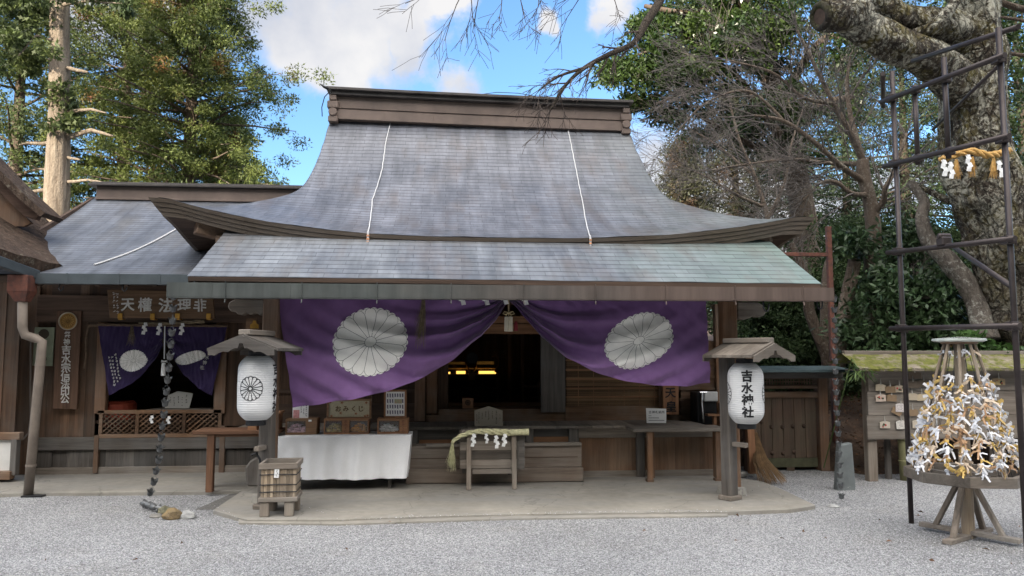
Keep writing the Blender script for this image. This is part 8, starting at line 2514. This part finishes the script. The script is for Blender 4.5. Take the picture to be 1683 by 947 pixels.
wd = bpy.data.worlds.new('World'); SC.world = wd; wd.use_nodes = True
T = NT(wd.node_tree)
bg = wd.node_tree.nodes['Background']
sky = T.n('ShaderNodeTexSky'); sky.sky_type = 'NISHITA'; sky.sun_disc = False
sky.sun_elevation = SUN_EL; sky.sun_rotation = SUN_AZ % (2 * PI); sky.air_density = 1.0; sky.dust_density = 0.6; sky.ozone_density = 1.6
dirv = T.coord('Generated')
nrm = T.n('ShaderNodeVectorMath', operation='NORMALIZE'); T.l(dirv, nrm.inputs[0])
base = T.mix(1.0, sky.outputs[0], (0.60, 0.78, 0.95), 'MULTIPLY')
wob = T.n('ShaderNodeTexNoise'); wob.inputs['Scale'].default_value = 7.0; wob.inputs['Detail'].default_value = 9; wob.inputs['Roughness'].default_value = 0.58; T.l(nrm.outputs[0], wob.inputs['Vector'])
off = T.n('ShaderNodeVectorMath', operation='MULTIPLY_ADD'); T.l(wob.outputs['Color'], off.inputs[0]); off.inputs[1].default_value = (0.20, 0.20, 0.20)
sub = T.n('ShaderNodeVectorMath', operation='SUBTRACT'); T.l(nrm.outputs[0], sub.inputs[0]); sub.inputs[1].default_value = (0.10, 0.10, 0.10)
T.l(sub.outputs[0], off.inputs[2])
mask = None
CL = [(590, 30, 0.105), (490, 40, 0.10), (700, 88, 0.07), (540, 110, 0.06), (880, 36, 0.028), (1100, 290, 0.085), (1230, 300, 0.10), (1350, 380, 0.10), (1480, 330, 0.06), (1010, -20, 0.05), (200, -60, 0.12), (740, 25, 0.05), (1300, 480, 0.09)]
for (a, b, r) in CL:
    d = ray(a, b).normalized()
    dist = T.n('ShaderNodeVectorMath', operation='DISTANCE'); T.l(off.outputs[0], dist.inputs[0]); dist.inputs[1].default_value = d
    mr = T.n('ShaderNodeMapRange', interpolation_type='SMOOTHSTEP'); T.l(dist.outputs['Value'], mr.inputs[0])
    mr.inputs[1].default_value = r; mr.inputs[2].default_value = r * 0.5; mr.inputs[3].default_value = 0; mr.inputs[4].default_value = 1
    mask = mr.outputs[0] if mask is None else T.math('MAXIMUM', mask, mr.outputs[0])
# added cloud behind the viewer, unseen, to fill the shaded front
gen = T.ramp(T.noise(nrm.outputs[0], 2.2, 7, 0.6), [(0.40, 0.0), (0.55, 0.9)])
sz = T.n('ShaderNodeSeparateXYZ'); T.l(nrm.outputs[0], sz.inputs[0])
behind = T.ramp(T.math('ADD', T.math('MULTIPLY', sz.outputs[1], -0.5), 0.5), [(0.30, 0.0), (0.55, 1.0)])
mask = T.math('MAXIMUM', mask, T.math('MULTIPLY', gen, behind))
shade = T.noise(T.coord('Generated', loc=(0.03, 0, -0.06)), 5.0, 6, 0.55)
cloud = T.ramp(shade, [(0.32, (1.75, 1.85, 2.15)), (0.60, (3.0, 2.92, 2.85))])
high = T.ramp(sz.outputs[2], [(0.36, 0.0), (0.62, 1.0)])
bright = T.mix(T.math('MULTIPLY', behind, high), cloud, (26.0, 24.8, 23.2))     # unseen clouds behind the viewer, over-bright as added fill for the facade
T.l(T.mix(T.math('MULTIPLY', mask, 0.95), base, bright), bg.inputs['Color'])
bg.inputs['Strength'].default_value = 0.11

cam = bpy.data.cameras.new('camera'); co = bpy.data.objects.new('camera', cam); COL.objects.link(co)
cam.sensor_fit = 'HORIZONTAL'; cam.sensor_width = 36.0; cam.lens = FOC / IW * 36.0
cam.clip_start = 0.05; cam.clip_end = 1000
co.location = EYEP
co.matrix_world = Matrix(((RT.x, UP.x, -FW.x, EYEP.x), (RT.y, UP.y, -FW.y, EYEP.y), (RT.z, UP.z, -FW.z, EYEP.z), (0, 0, 0, 1)))
SC.camera = co
SC.view_settings.view_transform = 'Standard'; SC.view_settings.look = 'None'
SC.view_settings.exposure = 1.55; SC.view_settings.gamma = 1.0
SC.render.engine = 'CYCLES'
SC.cycles.use_denoising = True
SC.cycles.max_bounces = 6; SC.cycles.diffuse_bounces = 4; SC.cycles.glossy_bounces = 3; SC.cycles.transmission_bounces = 3; SC.cycles.transparent_max_bounces = 6


def explode(o):
    """pieces of one part that stand apart become parts of their own"""
    me = o.data; n = len(me.vertices); par = list(range(n))
    def find(a):
        while par[a] != a: par[a] = par[par[a]]; a = par[a]
        return a
    for e in me.edges: par[find(e.vertices[0])] = find(e.vertices[1])
    isl = {}
    for p in me.polygons: isl.setdefault(find(p.vertices[0]), []).append(p)
    if not 1 < len(isl) <= 14: return
    co = [v.co.copy() for v in me.vertices]; name = o.name.split('.')[0]; first = True
    groups = list(isl.values())
    for ps in groups:
        mp = {}; vs, fs = [], []
        for p in ps:
            f = []
            for i in p.vertices:
                if i not in mp: mp[i] = len(vs); vs.append(co[i])
                f.append(mp[i])
            fs.append(f)
        m2 = bpy.data.meshes.new(name); m2.from_pydata(vs, [], fs)
        for mt in me.materials: m2.materials.append(mt)
        if ps[0].use_smooth: m2.polygons.foreach_set('use_smooth', [True] * len(fs))
        c = o.copy(); c.data = m2; COL.objects.link(c)
    bpy.data.objects.remove(o)


for o in list(SC.objects):
    if o.type == 'MESH' and o.parent is not None and not o.children and o.name.split('.')[0] in ('wall_post', 'window_post', 'deck_skirt', 'ridge_wire', 'deck_post', 'bough', 'boughs', 'rim', 'cross_rail', 'door_jamb', 'front_rail', 'wall_rail', 'lintel', 'wall_slats', 'inner_post', 'ring_spokes', 'gold_rail', 'shelf', 'rail', 'foot_cross', 'rafters', 'sill_stones', 'roof_edge', 'binding_wire', 'awning_fascia'):
        explode(o)
bpy.context.view_layer.update()
